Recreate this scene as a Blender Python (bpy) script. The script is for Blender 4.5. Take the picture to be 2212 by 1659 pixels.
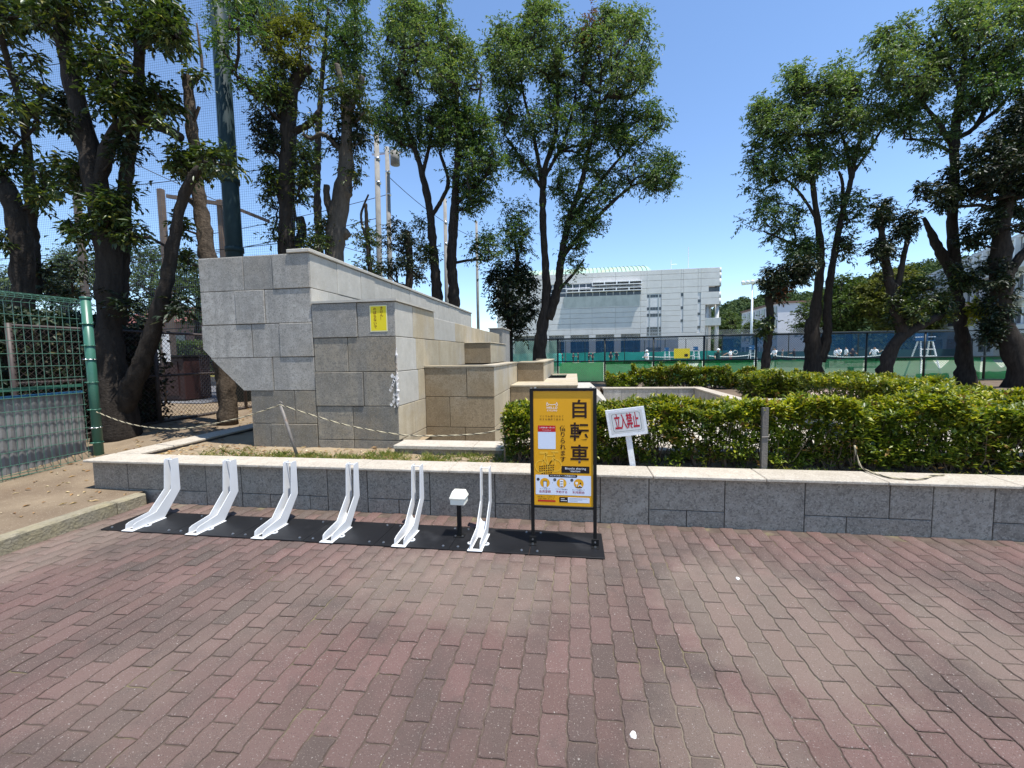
import bpy, math, random
import numpy as np
from mathutils import Vector, Matrix, noise as mnoise

# ------------------------------------------------------------------ reset
for o in list(bpy.data.objects):
    bpy.data.objects.remove(o)
scene = bpy.context.scene
COL = scene.collection
random.seed(7)
RNG = np.random.default_rng(7)

# ------------------------------------------------------------------ camera
CAM_H, PITCH, YAW, ROLL = 1.5, math.radians(4.1), math.radians(8.7), math.radians(0.9)
_f = np.array([-math.sin(YAW) * math.cos(PITCH), math.cos(YAW) * math.cos(PITCH), -math.sin(PITCH)])
_r0 = np.array([math.cos(YAW), math.sin(YAW), 0.0])
_u0 = np.cross(_r0, _f)
_r = _r0 * math.cos(ROLL) - _u0 * math.sin(ROLL)
_u = _r0 * math.sin(ROLL) + _u0 * math.cos(ROLL)
cam = bpy.data.objects.new('camera', bpy.data.cameras.new('camera'))
COL.objects.link(cam)
cam.matrix_world = Matrix(((_r[0], _u[0], -_f[0], 0), (_r[1], _u[1], -_f[1], 0), (_r[2], _u[2], -_f[2], CAM_H), (0, 0, 0, 1)))
cam.data.sensor_width = 36
cam.data.lens = 36 * 1631 / 4032
cam.data.clip_start = 0.05
cam.data.clip_end = 3000
scene.camera = cam

# ------------------------------------------------------------------ sky, sun, exposure
SUN_EL, SUN_AZ = math.radians(73), math.radians(-29)      # azimuth from +X towards +Y
sun_dir = Vector((math.cos(SUN_EL) * math.cos(SUN_AZ), math.cos(SUN_EL) * math.sin(SUN_AZ), math.sin(SUN_EL)))
world = bpy.data.worlds.new('World')
scene.world = world
world.use_nodes = True
wn = world.node_tree.nodes
sky = wn.new('ShaderNodeTexSky')
sky.sky_type = 'NISHITA'
sky.sun_disc = False
sky.sun_elevation = SUN_EL
sky.sun_rotation = math.pi / 2 - SUN_AZ
sky.altitude = 0
sky.air_density = 1.0
sky.dust_density = 0.0
sky.ozone_density = 5.0
world.node_tree.links.new(sky.outputs[0], wn['Background'].inputs[0])
wn['Background'].inputs[1].default_value = 0.15
sun = bpy.data.objects.new('sun', bpy.data.lights.new('sun', 'SUN'))
sun.data.energy = 4.6
sun.data.angle = math.radians(0.5)
sun.data.color = (1.0, 0.965, 0.91)
sun.rotation_euler = sun_dir.to_track_quat('Z', 'Y').to_euler()
COL.objects.link(sun)
scene.view_settings.view_transform = 'Standard'
scene.view_settings.look = 'None'
scene.view_settings.exposure = 0.70
scene.view_settings.gamma = 1.0

# ------------------------------------------------------------------ survey helper: where the sight line through a photo point meets a plane
FPX = 1631 / 4032 * 2212


def at(x, y, Y=None, Z=None, X=None):
    d = _f + _r * (x - 1106) / FPX - _u * (y - 829.5) / FPX
    if Y is not None:
        t = Y / d[1]
    elif Z is not None:
        t = (Z - CAM_H) / d[2]
    else:
        t = X / d[0]
    return Vector((d[0] * t, d[1] * t, CAM_H + d[2] * t))


def project(P):
    P = np.atleast_2d(np.asarray(P, float)) - np.array([0, 0, CAM_H])
    z = P @ _f
    return np.stack([1106 + FPX * (P @ _r) / z, 829.5 - FPX * (P @ _u) / z, z], 1)


# ------------------------------------------------------------------ materials
MATS = {}


def _mix(nt, fac, a, b, blend='MIX'):
    n = nt.nodes.new('ShaderNodeMix')
    n.data_type = 'RGBA'
    n.blend_type = blend
    for s, v in ((n.inputs[0], fac), (n.inputs[6], a), (n.inputs[7], b)):
        if hasattr(v, 'is_linked'):
            nt.links.new(v, s)
        elif isinstance(v, (int, float)):
            s.default_value = v
        else:
            s.default_value = (*v[:3], 1)
    return n.outputs[2]


def _noise(nt, scale, detail=5, rough=.6, vec=None, stretch=None, w=0):
    n = nt.nodes.new('ShaderNodeTexNoise')
    n.inputs['Scale'].default_value = scale
    n.inputs['Detail'].default_value = detail
    n.inputs['Roughness'].default_value = rough
    if vec is not None:
        if stretch:
            m = nt.nodes.new('ShaderNodeMapping')
            m.inputs['Scale'].default_value = stretch
            m.inputs['Location'].default_value = (w, w * .7, w * .3)
            nt.links.new(vec, m.inputs[0])
            vec = m.outputs[0]
        nt.links.new(vec, n.inputs['Vector'])
    return n.outputs[0]


def _ramp(nt, fac, stops):
    n = nt.nodes.new('ShaderNodeValToRGB')
    el = n.color_ramp.elements
    while len(el) < len(stops):
        el.new(.5)
    for e, (p, c) in zip(el, stops):
        e.position = p
        e.color = (*c, 1) if len(c) == 3 else c
    nt.links.new(fac, n.inputs[0])
    return n.outputs[0]


def _g(v):
    return (v, v, v)


def mat(name, c1, c2=None, scale=6, rough=.7, spec=.3, metal=0, bump=0, bscale=80, rnd=0, streak=None,
        speck=None, alpha=None, patch=None, attr=None, island=0, stretch=None, spots=None):
    """procedural material: two tones by noise, optional per-object variation, streak stains, fine speckle, patches, bump"""
    if name in MATS:
        return MATS[name]
    m = bpy.data.materials.new(name)
    m.use_nodes = True
    nt = m.node_tree
    b = nt.nodes['Principled BSDF']
    geo = nt.nodes.new('ShaderNodeNewGeometry')
    pos = geo.outputs['Position']
    col = c1
    if c2 is not None:
        col = _mix(nt, _ramp(nt, _noise(nt, scale, 6, .62, pos, stretch), ((.32, _g(0)), (.68, _g(1)))), c1, c2)
    if rnd:
        if attr:
            a = nt.nodes.new('ShaderNodeAttribute')
            a.attribute_name = attr
            fac = a.outputs['Fac']
        elif island:
            fac = geo.outputs['Random Per Island']
        else:
            fac = nt.nodes.new('ShaderNodeObjectInfo').outputs['Random']
        if isinstance(rnd, (list, tuple)):
            col = _mix(nt, .8, col, _ramp(nt, fac, rnd))
        else:
            col = _mix(nt, 1.0, col, _ramp(nt, fac, ((0, _g(1 - rnd)), (1, _g(1 + rnd)))), 'MULTIPLY')
    if streak:
        sc, amt = streak[0], streak[1]
        f = _ramp(nt, _noise(nt, 1.0, 4, .6, pos, (sc, sc, .55), 3.1), ((.42, _g(0)), (.7, _g(amt))))
        col = _mix(nt, f, col, streak[2])
    if patch:
        for i, (sc, lo, hi, amt, pc) in enumerate(patch):
            f = _ramp(nt, _noise(nt, sc, 5, .6, pos, (1, 1, 1), 7.3 * (i + 1)), ((lo, _g(0)), (hi, _g(amt))))
            col = _mix(nt, f, col, pc)
    if spots:
        for cx, cy, rx, ry, rot, amt, pc in spots:      # worn or dusty patches lying at a place on the ground
            mp = nt.nodes.new('ShaderNodeMapping')
            mp.vector_type = 'TEXTURE'
            mp.inputs['Location'].default_value = (cx, cy, 0)
            mp.inputs['Rotation'].default_value = (0, 0, rot)
            mp.inputs['Scale'].default_value = (rx, ry, 50)
            nt.links.new(pos, mp.inputs[0])
            ln = nt.nodes.new('ShaderNodeVectorMath')
            ln.operation = 'LENGTH'
            nt.links.new(mp.outputs[0], ln.inputs[0])
            ad = nt.nodes.new('ShaderNodeMath')
            ad.operation = 'MULTIPLY_ADD'
            nt.links.new(_noise(nt, 4.5, 6, .7, pos), ad.inputs[0])
            ad.inputs[1].default_value = -1.3
            nt.links.new(ln.outputs['Value'], ad.inputs[2])
            f = _ramp(nt, ad.outputs[0], ((0, _g(amt)), (.45, _g(0))))
            col = _mix(nt, f, col, pc)
    if speck:
        for sc, th, amt, pc in speck:
            f = _ramp(nt, _noise(nt, sc, 2, .5, pos), ((th, _g(0)), (min(th + .08, 1), _g(amt))))
            col = _mix(nt, f, col, pc)
    if hasattr(col, 'is_linked'):
        nt.links.new(col, b.inputs['Base Color'])
    else:
        b.inputs['Base Color'].default_value = (*col, 1)
    b.inputs['Roughness'].default_value = rough
    b.inputs['Specular IOR Level'].default_value = spec
    b.inputs['Metallic'].default_value = metal
    if bump:
        bn = nt.nodes.new('ShaderNodeBump')
        bn.inputs['Strength'].default_value = bump
        bn.inputs['Distance'].default_value = .01
        nt.links.new(_noise(nt, bscale, 6, .65, pos), bn.inputs['Height'])
        nt.links.new(bn.outputs[0], b.inputs['Normal'])
    if alpha is not None:
        b.inputs['Alpha'].default_value = alpha
    MATS[name] = m
    return m


def leafmat(name, stops, rough=.45, spec=.35, trans=.3):
    if name in MATS:
        return MATS[name]
    m = bpy.data.materials.new(name)
    m.use_nodes = True
    nt = m.node_tree
    b = nt.nodes['Principled BSDF']
    geo = nt.nodes.new('ShaderNodeNewGeometry')
    col = _ramp(nt, geo.outputs['Random Per Island'], stops)
    col = _mix(nt, 1.0, col, _ramp(nt, _noise(nt, .9, 3, .6, geo.outputs['Position']), ((.3, _g(.62)), (.7, _g(1.35)))), 'MULTIPLY')
    nt.links.new(col, b.inputs['Base Color'])
    b.inputs['Roughness'].default_value = rough
    b.inputs['Specular IOR Level'].default_value = spec
    t = nt.nodes.new('ShaderNodeBsdfTranslucent')
    nt.links.new(_mix(nt, 1.0, col, (1.5, 1.6, .6), 'MULTIPLY'), t.inputs[0])
    mx = nt.nodes.new('ShaderNodeMixShader')
    mx.inputs[0].default_value = trans
    nt.links.new(b.outputs[0], mx.inputs[1])
    nt.links.new(t.outputs[0], mx.inputs[2])
    nt.links.new(mx.outputs[0], nt.nodes['Material Output'].inputs[0])
    MATS[name] = m
    return m


def sheer(name, color, opacity, transl=.5):
    """woven net or gauze: lets part of the light straight through"""
    if name in MATS:
        return MATS[name]
    m = bpy.data.materials.new(name)
    m.use_nodes = True
    nt = m.node_tree
    nt.nodes.remove(nt.nodes['Principled BSDF'])
    d = nt.nodes.new('ShaderNodeBsdfDiffuse')
    t = nt.nodes.new('ShaderNodeBsdfTranslucent')
    tr = nt.nodes.new('ShaderNodeBsdfTransparent')
    geo = nt.nodes.new('ShaderNodeNewGeometry')
    col = _mix(nt, _noise(nt, 1.6, 5, .6, geo.outputs['Position']), tuple(v * .7 for v in color), tuple(min(v * 1.3, 1) for v in color))
    nt.links.new(col, d.inputs[0])
    nt.links.new(col, t.inputs[0])
    a = nt.nodes.new('ShaderNodeMixShader')
    a.inputs[0].default_value = transl
    nt.links.new(d.outputs[0], a.inputs[1])
    nt.links.new(t.outputs[0], a.inputs[2])
    c = nt.nodes.new('ShaderNodeMixShader')
    c.inputs[0].default_value = opacity
    nt.links.new(tr.outputs[0], c.inputs[1])
    nt.links.new(a.outputs[0], c.inputs[2])
    nt.links.new(c.outputs[0], nt.nodes['Material Output'].inputs[0])
    MATS[name] = m
    return m


# ------------------------------------------------------------------ mesh helpers
def wloc(o):
    v = Vector((0, 0, 0))
    while o is not None:
        v += o.location
        o = o.parent
    return v


def link_mesh(name, me, material, parent=None, origin=None):
    o = bpy.data.objects.new(name, me)
    COL.objects.link(o)
    if material is not None and not me.materials:
        me.materials.append(material)
    if parent is not None:
        o.parent = parent
    return o


class MB:
    """collects shapes in world coordinates and links them as one mesh object"""

    def __init__(s):
        s.v = []
        s.f = []

    def add(s, vs, fs):
        n = len(s.v)
        s.v += [tuple(p) for p in vs]
        s.f += [tuple(i + n for i in f) for f in fs]
        return s

    def box(s, x0, x1, y0, y1, z0, z1, c=0.0):
        if c <= 0:
            return s.add([(x0, y0, z0), (x1, y0, z0), (x1, y1, z0), (x0, y1, z0), (x0, y0, z1), (x1, y0, z1), (x1, y1, z1), (x0, y1, z1)],
                         [(0, 3, 2, 1), (4, 5, 6, 7), (0, 1, 5, 4), (1, 2, 6, 5), (2, 3, 7, 6), (3, 0, 4, 7)])
        # chamfered box
        vs = []
        for sx in (0, 1):
            for sy in (0, 1):
                for sz in (0, 1):
                    X, Y, Z = (x0, x1)[sx], (y0, y1)[sy], (z0, z1)[sz]
                    dx, dy, dz = c * (1 - 2 * sx), c * (1 - 2 * sy), c * (1 - 2 * sz)
                    vs += [(X, Y + dy, Z + dz), (X + dx, Y, Z + dz), (X + dx, Y + dy, Z)]

        def i(sx, sy, sz, a):
            return (sx * 4 + sy * 2 + sz) * 3 + a
        fs = []
        fs += [(i(0, 0, 0, 0), i(0, 0, 1, 0), i(0, 1, 1, 0), i(0, 1, 0, 0)), (i(1, 0, 0, 0), i(1, 1, 0, 0), i(1, 1, 1, 0), i(1, 0, 1, 0)),
               (i(0, 0, 0, 1), i(1, 0, 0, 1), i(1, 0, 1, 1), i(0, 0, 1, 1)), (i(0, 1, 0, 1), i(0, 1, 1, 1), i(1, 1, 1, 1), i(1, 1, 0, 1)),
               (i(0, 0, 0, 2), i(0, 1, 0, 2), i(1, 1, 0, 2), i(1, 0, 0, 2)), (i(0, 0, 1, 2), i(1, 0, 1, 2), i(1, 1, 1, 2), i(0, 1, 1, 2))]
        for a in (0, 1):
            for b in (0, 1):
                fs.append((i(a, b, 0, 0), i(a, b, 0, 1), i(a, b, 1, 1), i(a, b, 1, 0)))
                fs.append((i(a, 0, b, 0), i(a, 0, b, 2), i(a, 1, b, 2), i(a, 1, b, 0)))
                fs.append((i(0, a, b, 1), i(0, a, b, 2), i(1, a, b, 2), i(1, a, b, 1)))
        for a in (0, 1):
            for b in (0, 1):
                for d in (0, 1):
                    fs.append((i(a, b, d, 0), i(a, b, d, 1), i(a, b, d, 2)))
        return s.add(vs, fs)

    def prism(s, poly, fn0, fn1):
        """poly: list of 2D points; fn0/fn1 map a 2D point to the two end caps"""
        n = len(poly)
        vs = [fn0(*p) for p in poly] + [fn1(*p) for p in poly]
        fs = [tuple(range(n))[::-1], tuple(range(n, 2 * n))]
        fs += [(k, (k + 1) % n, n + (k + 1) % n, n + k) for k in range(n)]
        return s.add(vs, fs)

    def tube(s, pts, rad, n=8, jitter=0.0, cap=True):
        pts = [Vector(p) for p in pts]
        if isinstance(rad, (int, float)):
            rad = [rad] * len(pts)
        up = Vector((0, 0, 1))
        vs = []
        prev = None
        for k, p in enumerate(pts):
            t = (pts[min(k + 1, len(pts) - 1)] - pts[max(k - 1, 0)])
            if t.length < 1e-9:
                t = Vector((0, 0, 1))
            t.normalize()
            if prev is None:
                a = t.cross(up if abs(t.z) < .9 else Vector((1, 0, 0))).normalized()
            else:
                a = (prev - t * prev.dot(t))
                a = a.normalized() if a.length > 1e-6 else t.orthogonal().normalized()
            prev = a
            b = t.cross(a)
            for j in range(n):
                an = 2 * math.pi * j / n
                r = rad[k]
                if jitter:
                    w0 = p + (a * math.cos(an) + b * math.sin(an)) * r
                    r *= 1 + jitter * mnoise.noise(w0 * (1.2 / max(rad[0], .02))) + jitter * .35 * mnoise.noise(Vector((w0.x, w0.y, w0.z * .45)) * (4.5 / max(rad[0], .02)))
                vs.append(p + (a * math.cos(an) + b * math.sin(an)) * r)
        fs = []
        for k in range(len(pts) - 1):
            for j in range(n):
                fs.append((k * n + j, k * n + (j + 1) % n, (k + 1) * n + (j + 1) % n, (k + 1) * n + j))
        if cap:
            fs.append(tuple(range(n))[::-1])
            fs.append(tuple(range((len(pts) - 1) * n, len(pts) * n)))
        return s.add(vs, fs)

    def bar(s, a, b, w, h=None):
        """rectangular bar from a to b"""
        a, b = Vector(a), Vector(b)
        h = h or w
        t = (b - a).normalized()
        u = t.cross(Vector((0, 0, 1)) if abs(t.z) < .95 else Vector((1, 0, 0))).normalized()
        v = u.cross(t)
        vs = []
        for p in (a, b):
            for su, sv in ((-1, -1), (1, -1), (1, 1), (-1, 1)):
                vs.append(p + u * su * w / 2 + v * sv * h / 2)
        return s.add(vs, [(3, 2, 1, 0), (4, 5, 6, 7), (0, 1, 5, 4), (1, 2, 6, 5), (2, 3, 7, 6), (3, 0, 4, 7)])

    def quad(s, a, b, c, d):
        return s.add([a, b, c, d], [(0, 1, 2, 3)])

    def disc(s, c, ax1, ax2, r, n=24):
        c, ax1, ax2 = Vector(c), Vector(ax1), Vector(ax2)
        return s.add([c + ax1 * r * math.cos(2 * math.pi * k / n) + ax2 * r * math.sin(2 * math.pi * k / n) for k in range(n)], [tuple(range(n))])

    def build(s, name, material, parent=None, smooth=False):
        a = np.array(s.v, float)
        if parent is not None:
            org = wloc(parent)
        else:
            lo, hi = a.min(0), a.max(0)
            org = Vector(((lo[0] + hi[0]) / 2, (lo[1] + hi[1]) / 2, lo[2]))
        a = a - np.array(org)
        me = bpy.data.meshes.new(name)
        me.from_pydata(a.tolist(), [], s.f)
        if smooth:
            me.polygons.foreach_set('use_smooth', [True] * len(me.polygons))
        o = link_mesh(name, me, material, parent)
        if parent is None:
            o.location = org
        return o


def empty(name, loc, label=None, cat=None, group=None):
    o = bpy.data.objects.new(name, None)
    o.empty_display_size = .1
    COL.objects.link(o)
    o.location = loc
    if label:
        tag(o, label, cat, group)
    return o


def tag(o, label, cat, group=None):
    o['label'] = label
    o['category'] = cat
    if group:
        o['group'] = group
    return o


def struct(o):
    o['kind'] = 'structure'
    return o


def stuff(o):
    o['kind'] = 'stuff'
    return o


def fast_mesh(name, verts, tris, material, parent=None, smooth=False, attrs=None):
    """numpy mesh of triangles"""
    verts = np.asarray(verts, np.float32)
    tris = np.asarray(tris, np.int32)
    org = np.array(wloc(parent)) if parent is not None else np.zeros(3)
    verts = verts - org.astype(np.float32)
    me = bpy.data.meshes.new(name)
    me.vertices.add(len(verts))
    me.vertices.foreach_set('co', verts.ravel())
    me.loops.add(tris.size)
    me.loops.foreach_set('vertex_index', tris.ravel())
    me.polygons.add(len(tris))
    me.polygons.foreach_set('loop_start', np.arange(0, tris.size, 3, dtype=np.int32))
    me.update(calc_edges=True)
    if smooth:
        me.polygons.foreach_set('use_smooth', np.ones(len(tris), bool))
    if attrs:
        for k, v in attrs.items():
            at_ = me.attributes.new(k, 'FLOAT', 'POINT')
            at_.data.foreach_set('value', np.asarray(v, np.float32))
    return link_mesh(name, me, material, parent)


def unit(a):
    return a / np.maximum(np.linalg.norm(a, axis=1, keepdims=True), 1e-9)


def leaf_arrays(pos, d, nrm, length, width, fold=.25):
    """folded two-triangle leaves"""
    n = len(pos)
    d = unit(d)
    side = unit(np.cross(d, nrm))
    up = np.cross(side, d)
    L = np.broadcast_to(np.asarray(length), (n,))[:, None]
    W = np.broadcast_to(np.asarray(width), (n,))[:, None]
    base = pos
    tip = pos + d * L - up * L * .12
    mid = pos + d * L * .45
    l = mid + side * W * .5 + up * W * fold
    r = mid - side * W * .5 + up * W * fold
    v = np.stack([base, l, tip, r], 1).reshape(-1, 3)
    i = np.arange(n)[:, None] * 4
    t = np.concatenate([np.concatenate([i, i + 2, i + 1], 1), np.concatenate([i, i + 3, i + 2], 1)], 0)
    return v, t


def clump_leaves(rng, centres, per, radius, length, width, droop=.4, flat=.8, twigs=5):
    """sprays: each clump is a few short drooping twigs with leaves set along them"""
    nC = len(centres)
    rad = np.broadcast_to(radius, (nC,)) * rng.uniform(.65, 1.2, nC)
    k = max(2, per // twigs)
    tc = np.repeat(centres, twigs, 0)
    tr = np.repeat(rad, twigs)
    td = rng.normal(size=(nC * twigs, 3)) * np.array([1, 1, flat])
    td = unit(td)
    tdir = np.repeat(td, k, 0)
    n = len(tdir)
    s_ = rng.uniform(.05, 1.0, n)
    r_ = np.repeat(tr, k)
    pos = np.repeat(tc, k, 0) + tdir * (s_ * r_)[:, None]
    pos[:, 2] -= droop * .35 * r_ * s_ ** 2
    side = unit(np.cross(tdir, np.array([0, 0, 1.0])[None] + rng.normal(0, .2, (n, 3))))
    sg = np.where(rng.uniform(size=n) < .5, -1.0, 1.0)[:, None]
    d = tdir * .7 + side * sg * .8 + rng.normal(0, .25, (n, 3))
    d[:, 2] -= droop * .8
    nr = rng.normal(size=(n, 3)) * .40 + np.array([0, 0, 1.0])
    pos += rng.normal(0, .015, (n, 3))
    return leaf_arrays(pos, d, nr, length * rng.uniform(.65, 1.25, n), width * rng.uniform(.75, 1.2, n))


def in_poly(px, py, poly):
    poly = np.asarray(poly, float)
    inside = np.zeros(len(px), bool)
    j = len(poly) - 1
    for i in range(len(poly)):
        xi, yi = poly[i]
        xj, yj = poly[j]
        cond = ((yi > py) != (yj > py)) & (px < (xj - xi) * (py - yi) / (yj - yi + 1e-12) + xi)
        inside ^= cond
        j = i
    return inside


def edge_dist(px, py, poly):
    poly = np.asarray(poly, float)
    best = np.full(len(px), 1e9)
    for i in range(len(poly)):
        a, b = poly[i - 1], poly[i]
        ab = b - a
        t = np.clip(((px - a[0]) * ab[0] + (py - a[1]) * ab[1]) / (ab @ ab + 1e-9), 0, 1)
        best = np.minimum(best, np.hypot(px - a[0] - t * ab[0], py - a[1] - t * ab[1]))
    return best


def at_many(px, py, Y):
    d = _f[None] + _r[None] * ((px - 1106) / FPX)[:, None] - _u[None] * ((py - 829.5) / FPX)[:, None]
    t = (Y / d[:, 1])[:, None]
    return d * t + np.array([0, 0, CAM_H])


def nz(p, s, seed=0):
    return np.array([mnoise.noise(Vector((q[0] * s + seed * 13.7, q[1] * s + seed * 5.1, q[2] * s))) for q in p])


# ------------------------------------------------------------------ text
def lettering(text, size, colour, parent, origin, ux=(1, 0, 0), uz=(0, 0, 1), bold=0.0, align='CENTER', name='lettering', sx=1.0, vertical=False, lead=1.0, spacing=1.0):
    """flat print: glyph outlines laid on a surface spanned by ux, uz at origin"""
    cu = bpy.data.curves.new('print', 'FONT')
    cu.body = '\n'.join(text) if vertical else text
    cu.size = size
    cu.align_x = align
    cu.align_y = 'TOP' if vertical else 'CENTER'
    cu.offset = bold * size
    cu.space_line = lead
    cu.space_character = spacing
    cu.resolution_u = 3
    to = bpy.data.objects.new('print', cu)
    COL.objects.link(to)
    dg = bpy.context.evaluated_depsgraph_get()
    dg.update()
    me = bpy.data.meshes.new_from_object(to.evaluated_get(dg))
    bpy.data.objects.remove(to)
    bpy.data.curves.remove(cu)
    n = len(me.vertices)
    co = np.empty(n * 3, np.float32)
    me.vertices.foreach_get('co', co)
    co = co.reshape(-1, 3)
    ux, uz = np.array(ux, float), np.array(uz, float)
    w = np.array(origin)[None] + co[:, :1] * ux[None] * sx + co[:, 1:2] * uz[None]
    w = w - np.array(wloc(parent))
    me.vertices.foreach_set('co', w.astype(np.float32).ravel())
    me.materials.clear()
    me.materials.append(colour)
    me.name = name
    return link_mesh(name, me, colour, parent)

# ================================================================== MATERIALS
SPOTS = [(1.05, 2.45, .55, .75, .1, 1, 0), (2.15, 2.0, .35, .95, .25, 1, 0), (2.55, 1.2, .5, .7, .3, 1, 0), (-.75, 2.55, .8, .5, 0, .8, 0), (.55, 1.35, .35, .6, .2, .8, 0), (-4.1, 2.6, .35, 1.3, 0, .9, 0)]
m_joint = mat('joint_sand', (.075, .055, .045), (.13, .10, .08), 14, .95, .1, bump=.5, bscale=220,
              patch=[(2.3, .56, .66, .6, (.28, .25, .12))], spots=[(a, b_, c, d, e, f, (.20, .165, .125)) for a, b_, c, d, e, f, _ in SPOTS])
PAVER_STOPS = ((0, (0.100, 0.079, 0.066)), (.25, (0.155, 0.094, 0.079)), (.5, (0.119, 0.085, 0.072)), (.75, (0.194, 0.117, 0.101)), (1, (0.143, 0.096, 0.081)))
_pk = dict(scale=9, rough=.85, spec=.25, bump=.9, bscale=260,
           patch=[(.42, .50, .70, .5, (0.214, 0.163, 0.130)), (2.2, .50, .68, .5, (0.076, 0.064, 0.055)), (1.1, .52, .7, .45, (0.206, 0.111, 0.099)), (7, .58, .7, .35, (0.088, 0.072, 0.061))],
           spots=[(a, b_, c, d, e, f * .35, (0.286, 0.230, 0.178)) for a, b_, c, d, e, f, _ in SPOTS],
           speck=[(150, .63, .85, (0.317, 0.261, 0.228)), (190, .62, .75, (0.052, 0.039, 0.034)), (90, .67, .9, (0.444, 0.397, 0.349))])
m_paver = mat('red_paver', (0.127, 0.085, 0.072), (0.162, 0.109, 0.092), rnd=PAVER_STOPS, **_pk)
m_paver_far = mat('red_paver_rest', (0.127, 0.085, 0.072), (0.162, 0.109, 0.092), rnd=PAVER_STOPS, attr='rnd', **_pk)
m_dirt = mat('dirt', (.165, .125, .085), (.24, .185, .125), 2.2, .95, .1, bump=1.0, bscale=30,
             patch=[(.8, .5, .7, .6, (.13, .09, .062))], speck=[(90, .63, .6, (.45, .38, .28)), (45, .66, .6, (.07, .05, .035))])
m_soil = mat('planter_soil', (.24, .18, .115), (.33, .26, .17), 2.6, .95, .1, bump=1.0, bscale=40,
             patch=[(1.5, .52, .68, .5, (.16, .12, .08))], speck=[(110, .64, .6, (.46, .40, .30)), (70, .66, .6, (.09, .07, .05))])
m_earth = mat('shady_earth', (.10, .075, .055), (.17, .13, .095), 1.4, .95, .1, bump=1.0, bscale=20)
m_ground = mat('far_ground', (.14, .13, .09), (.20, .17, .12), .05, .95, .1)
m_court = mat('tennis_court', (.29, .33, .25), (.35, .37, .28), .25, .95, .05, patch=[(.12, .45, .6, .5, (.23, .30, .20))])
m_asphalt = mat('asphalt', (.12, .12, .125), (.16, .16, .165), 3, .9, .2, bump=.4, bscale=200)
GR = dict(rough=.75, spec=.25, bump=.35, bscale=120)
m_stone = mat('grey_stone', (.245, .23, .20), (.36, .338, .30), 9, rnd=.22, streak=(7, .65, (.19, .185, .17)),
              speck=[(95, .56, .5, (.52, .50, .46)), (60, .56, .6, (.155, .148, .13)), (22, .56, .4, (.19, .18, .158))],
              patch=[(1.4, .48, .7, .6, (.29, .255, .20))], **GR)
m_stone_lo = mat('grey_stone_brown', (.185, .16, .118), (.275, .24, .185), 8, rnd=.22, streak=(8, .55, (.13, .128, .122)),  # darker, browner copy of the grey stone for lower courses and basin panels
                 speck=[(95, .56, .5, (.38, .36, .32)), (60, .56, .6, (.11, .105, .092)), (22, .55, .45, (.14, .13, .11))],
                 patch=[(1.3, .46, .68, .7, (.27, .21, .135))], **GR)
m_pale = mat('pale_stone', (.40, .37, .31), (.49, .46, .395), 6, rnd=.1, streak=(8, .35, (.36, .33, .27)),
             speck=[(60, .56, .35, (.34, .33, .31)), (22, .56, .35, (.40, .385, .35)), (120, .6, .4, (.68, .67, .63))], **GR)
m_tan = mat('tan_stone', (.225, .165, .095), (.30, .225, .135), 5, rnd=.16, streak=(9, .6, (.20, .15, .09)),
            speck=[(95, .57, .45, (.38, .30, .20)), (60, .56, .55, (.13, .09, .05)), (20, .55, .5, (.18, .13, .075))],
            patch=[(1.3, .5, .7, .55, (.33, .29, .22))], **GR)
m_tan_pale = mat('tan_pale_stone', (.36, .30, .20), (.45, .38, .265), 5, rnd=.12, streak=(9, .6, (.32, .25, .15)),
                 speck=[(60, .56, .4, (.30, .24, .16)), (120, .6, .4, (.62, .57, .47))], patch=[(1.2, .5, .7, .6, (.38, .37, .35))], **GR)
m_mortar = mat('mortar', (.07, .065, .06), (.10, .095, .085), 20, .95, .1)
m_wallstone = mat('dark_grey_granite', (.235, .203, .163), (.335, .295, .242), 9, .5, .35, rnd=.16, bump=.2, bscale=160,
                  speck=[(95, .54, .55, (.44, .40, .34)), (60, .55, .6, (.105, .092, .076)), (20, .56, .4, (.165, .143, .116))],
                  patch=[(1.1, .5, .7, .45, (.26, .205, .16)), (3.5, .58, .7, .4, (.16, .15, .13))])
m_coping = mat('pale_coping', (.37, .325, .26), (.46, .41, .335), 7, .8, .25, rnd=.07, bump=.6, bscale=70,
               patch=[(2.4, .56, .7, .4, (.40, .33, .25)), (9, .62, .7, .35, (.33, .28, .22))], speck=[(70, .56, .55, (.56, .51, .43)), (45, .56, .5, (.28, .24, .19))])
m_kerb = mat('old_concrete_kerb', (.21, .185, .13), (.30, .265, .19), 12, .95, .1, rnd=.1, bump=1.6, bscale=45,
             patch=[(9, .55, .66, .6, (.13, .12, .09)), (3, .5, .66, .5, (.33, .28, .15))])
m_black = mat('black_steel_plate', (.007, .007, .008), (.012, .012, .013), 3, .42, .35, bump=.05, bscale=40,
              speck=[(260, .68, .5, (.10, .10, .10))], patch=[(4, .55, .72, .35, (.05, .05, .052))])
m_blackpost = mat('black_paint', (.006, .006, .006), (.010, .010, .010), 8, .5, .25)
m_white = mat('white_powder_coat', (.64, .64, .63), (.70, .70, .69), 6, .42, .35, patch=[(7, .62, .75, .25, (.6, .6, .58))])
m_steel = mat('galvanised_bolt', (.55, .55, .55), (.7, .7, .7), 40, .3, .5, metal=1.0)
m_ivory = mat('ivory_plastic', (.72, .70, .58), (.78, .76, .65), 6, .45, .4)

# ================================================================== GROUND
g = MB()
g.quad((-900, -300, -.06), (900, -300, -.06), (900, 1200, -.06), (-900, 1200, -.06))
struct(g.build('ground', m_ground))


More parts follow.
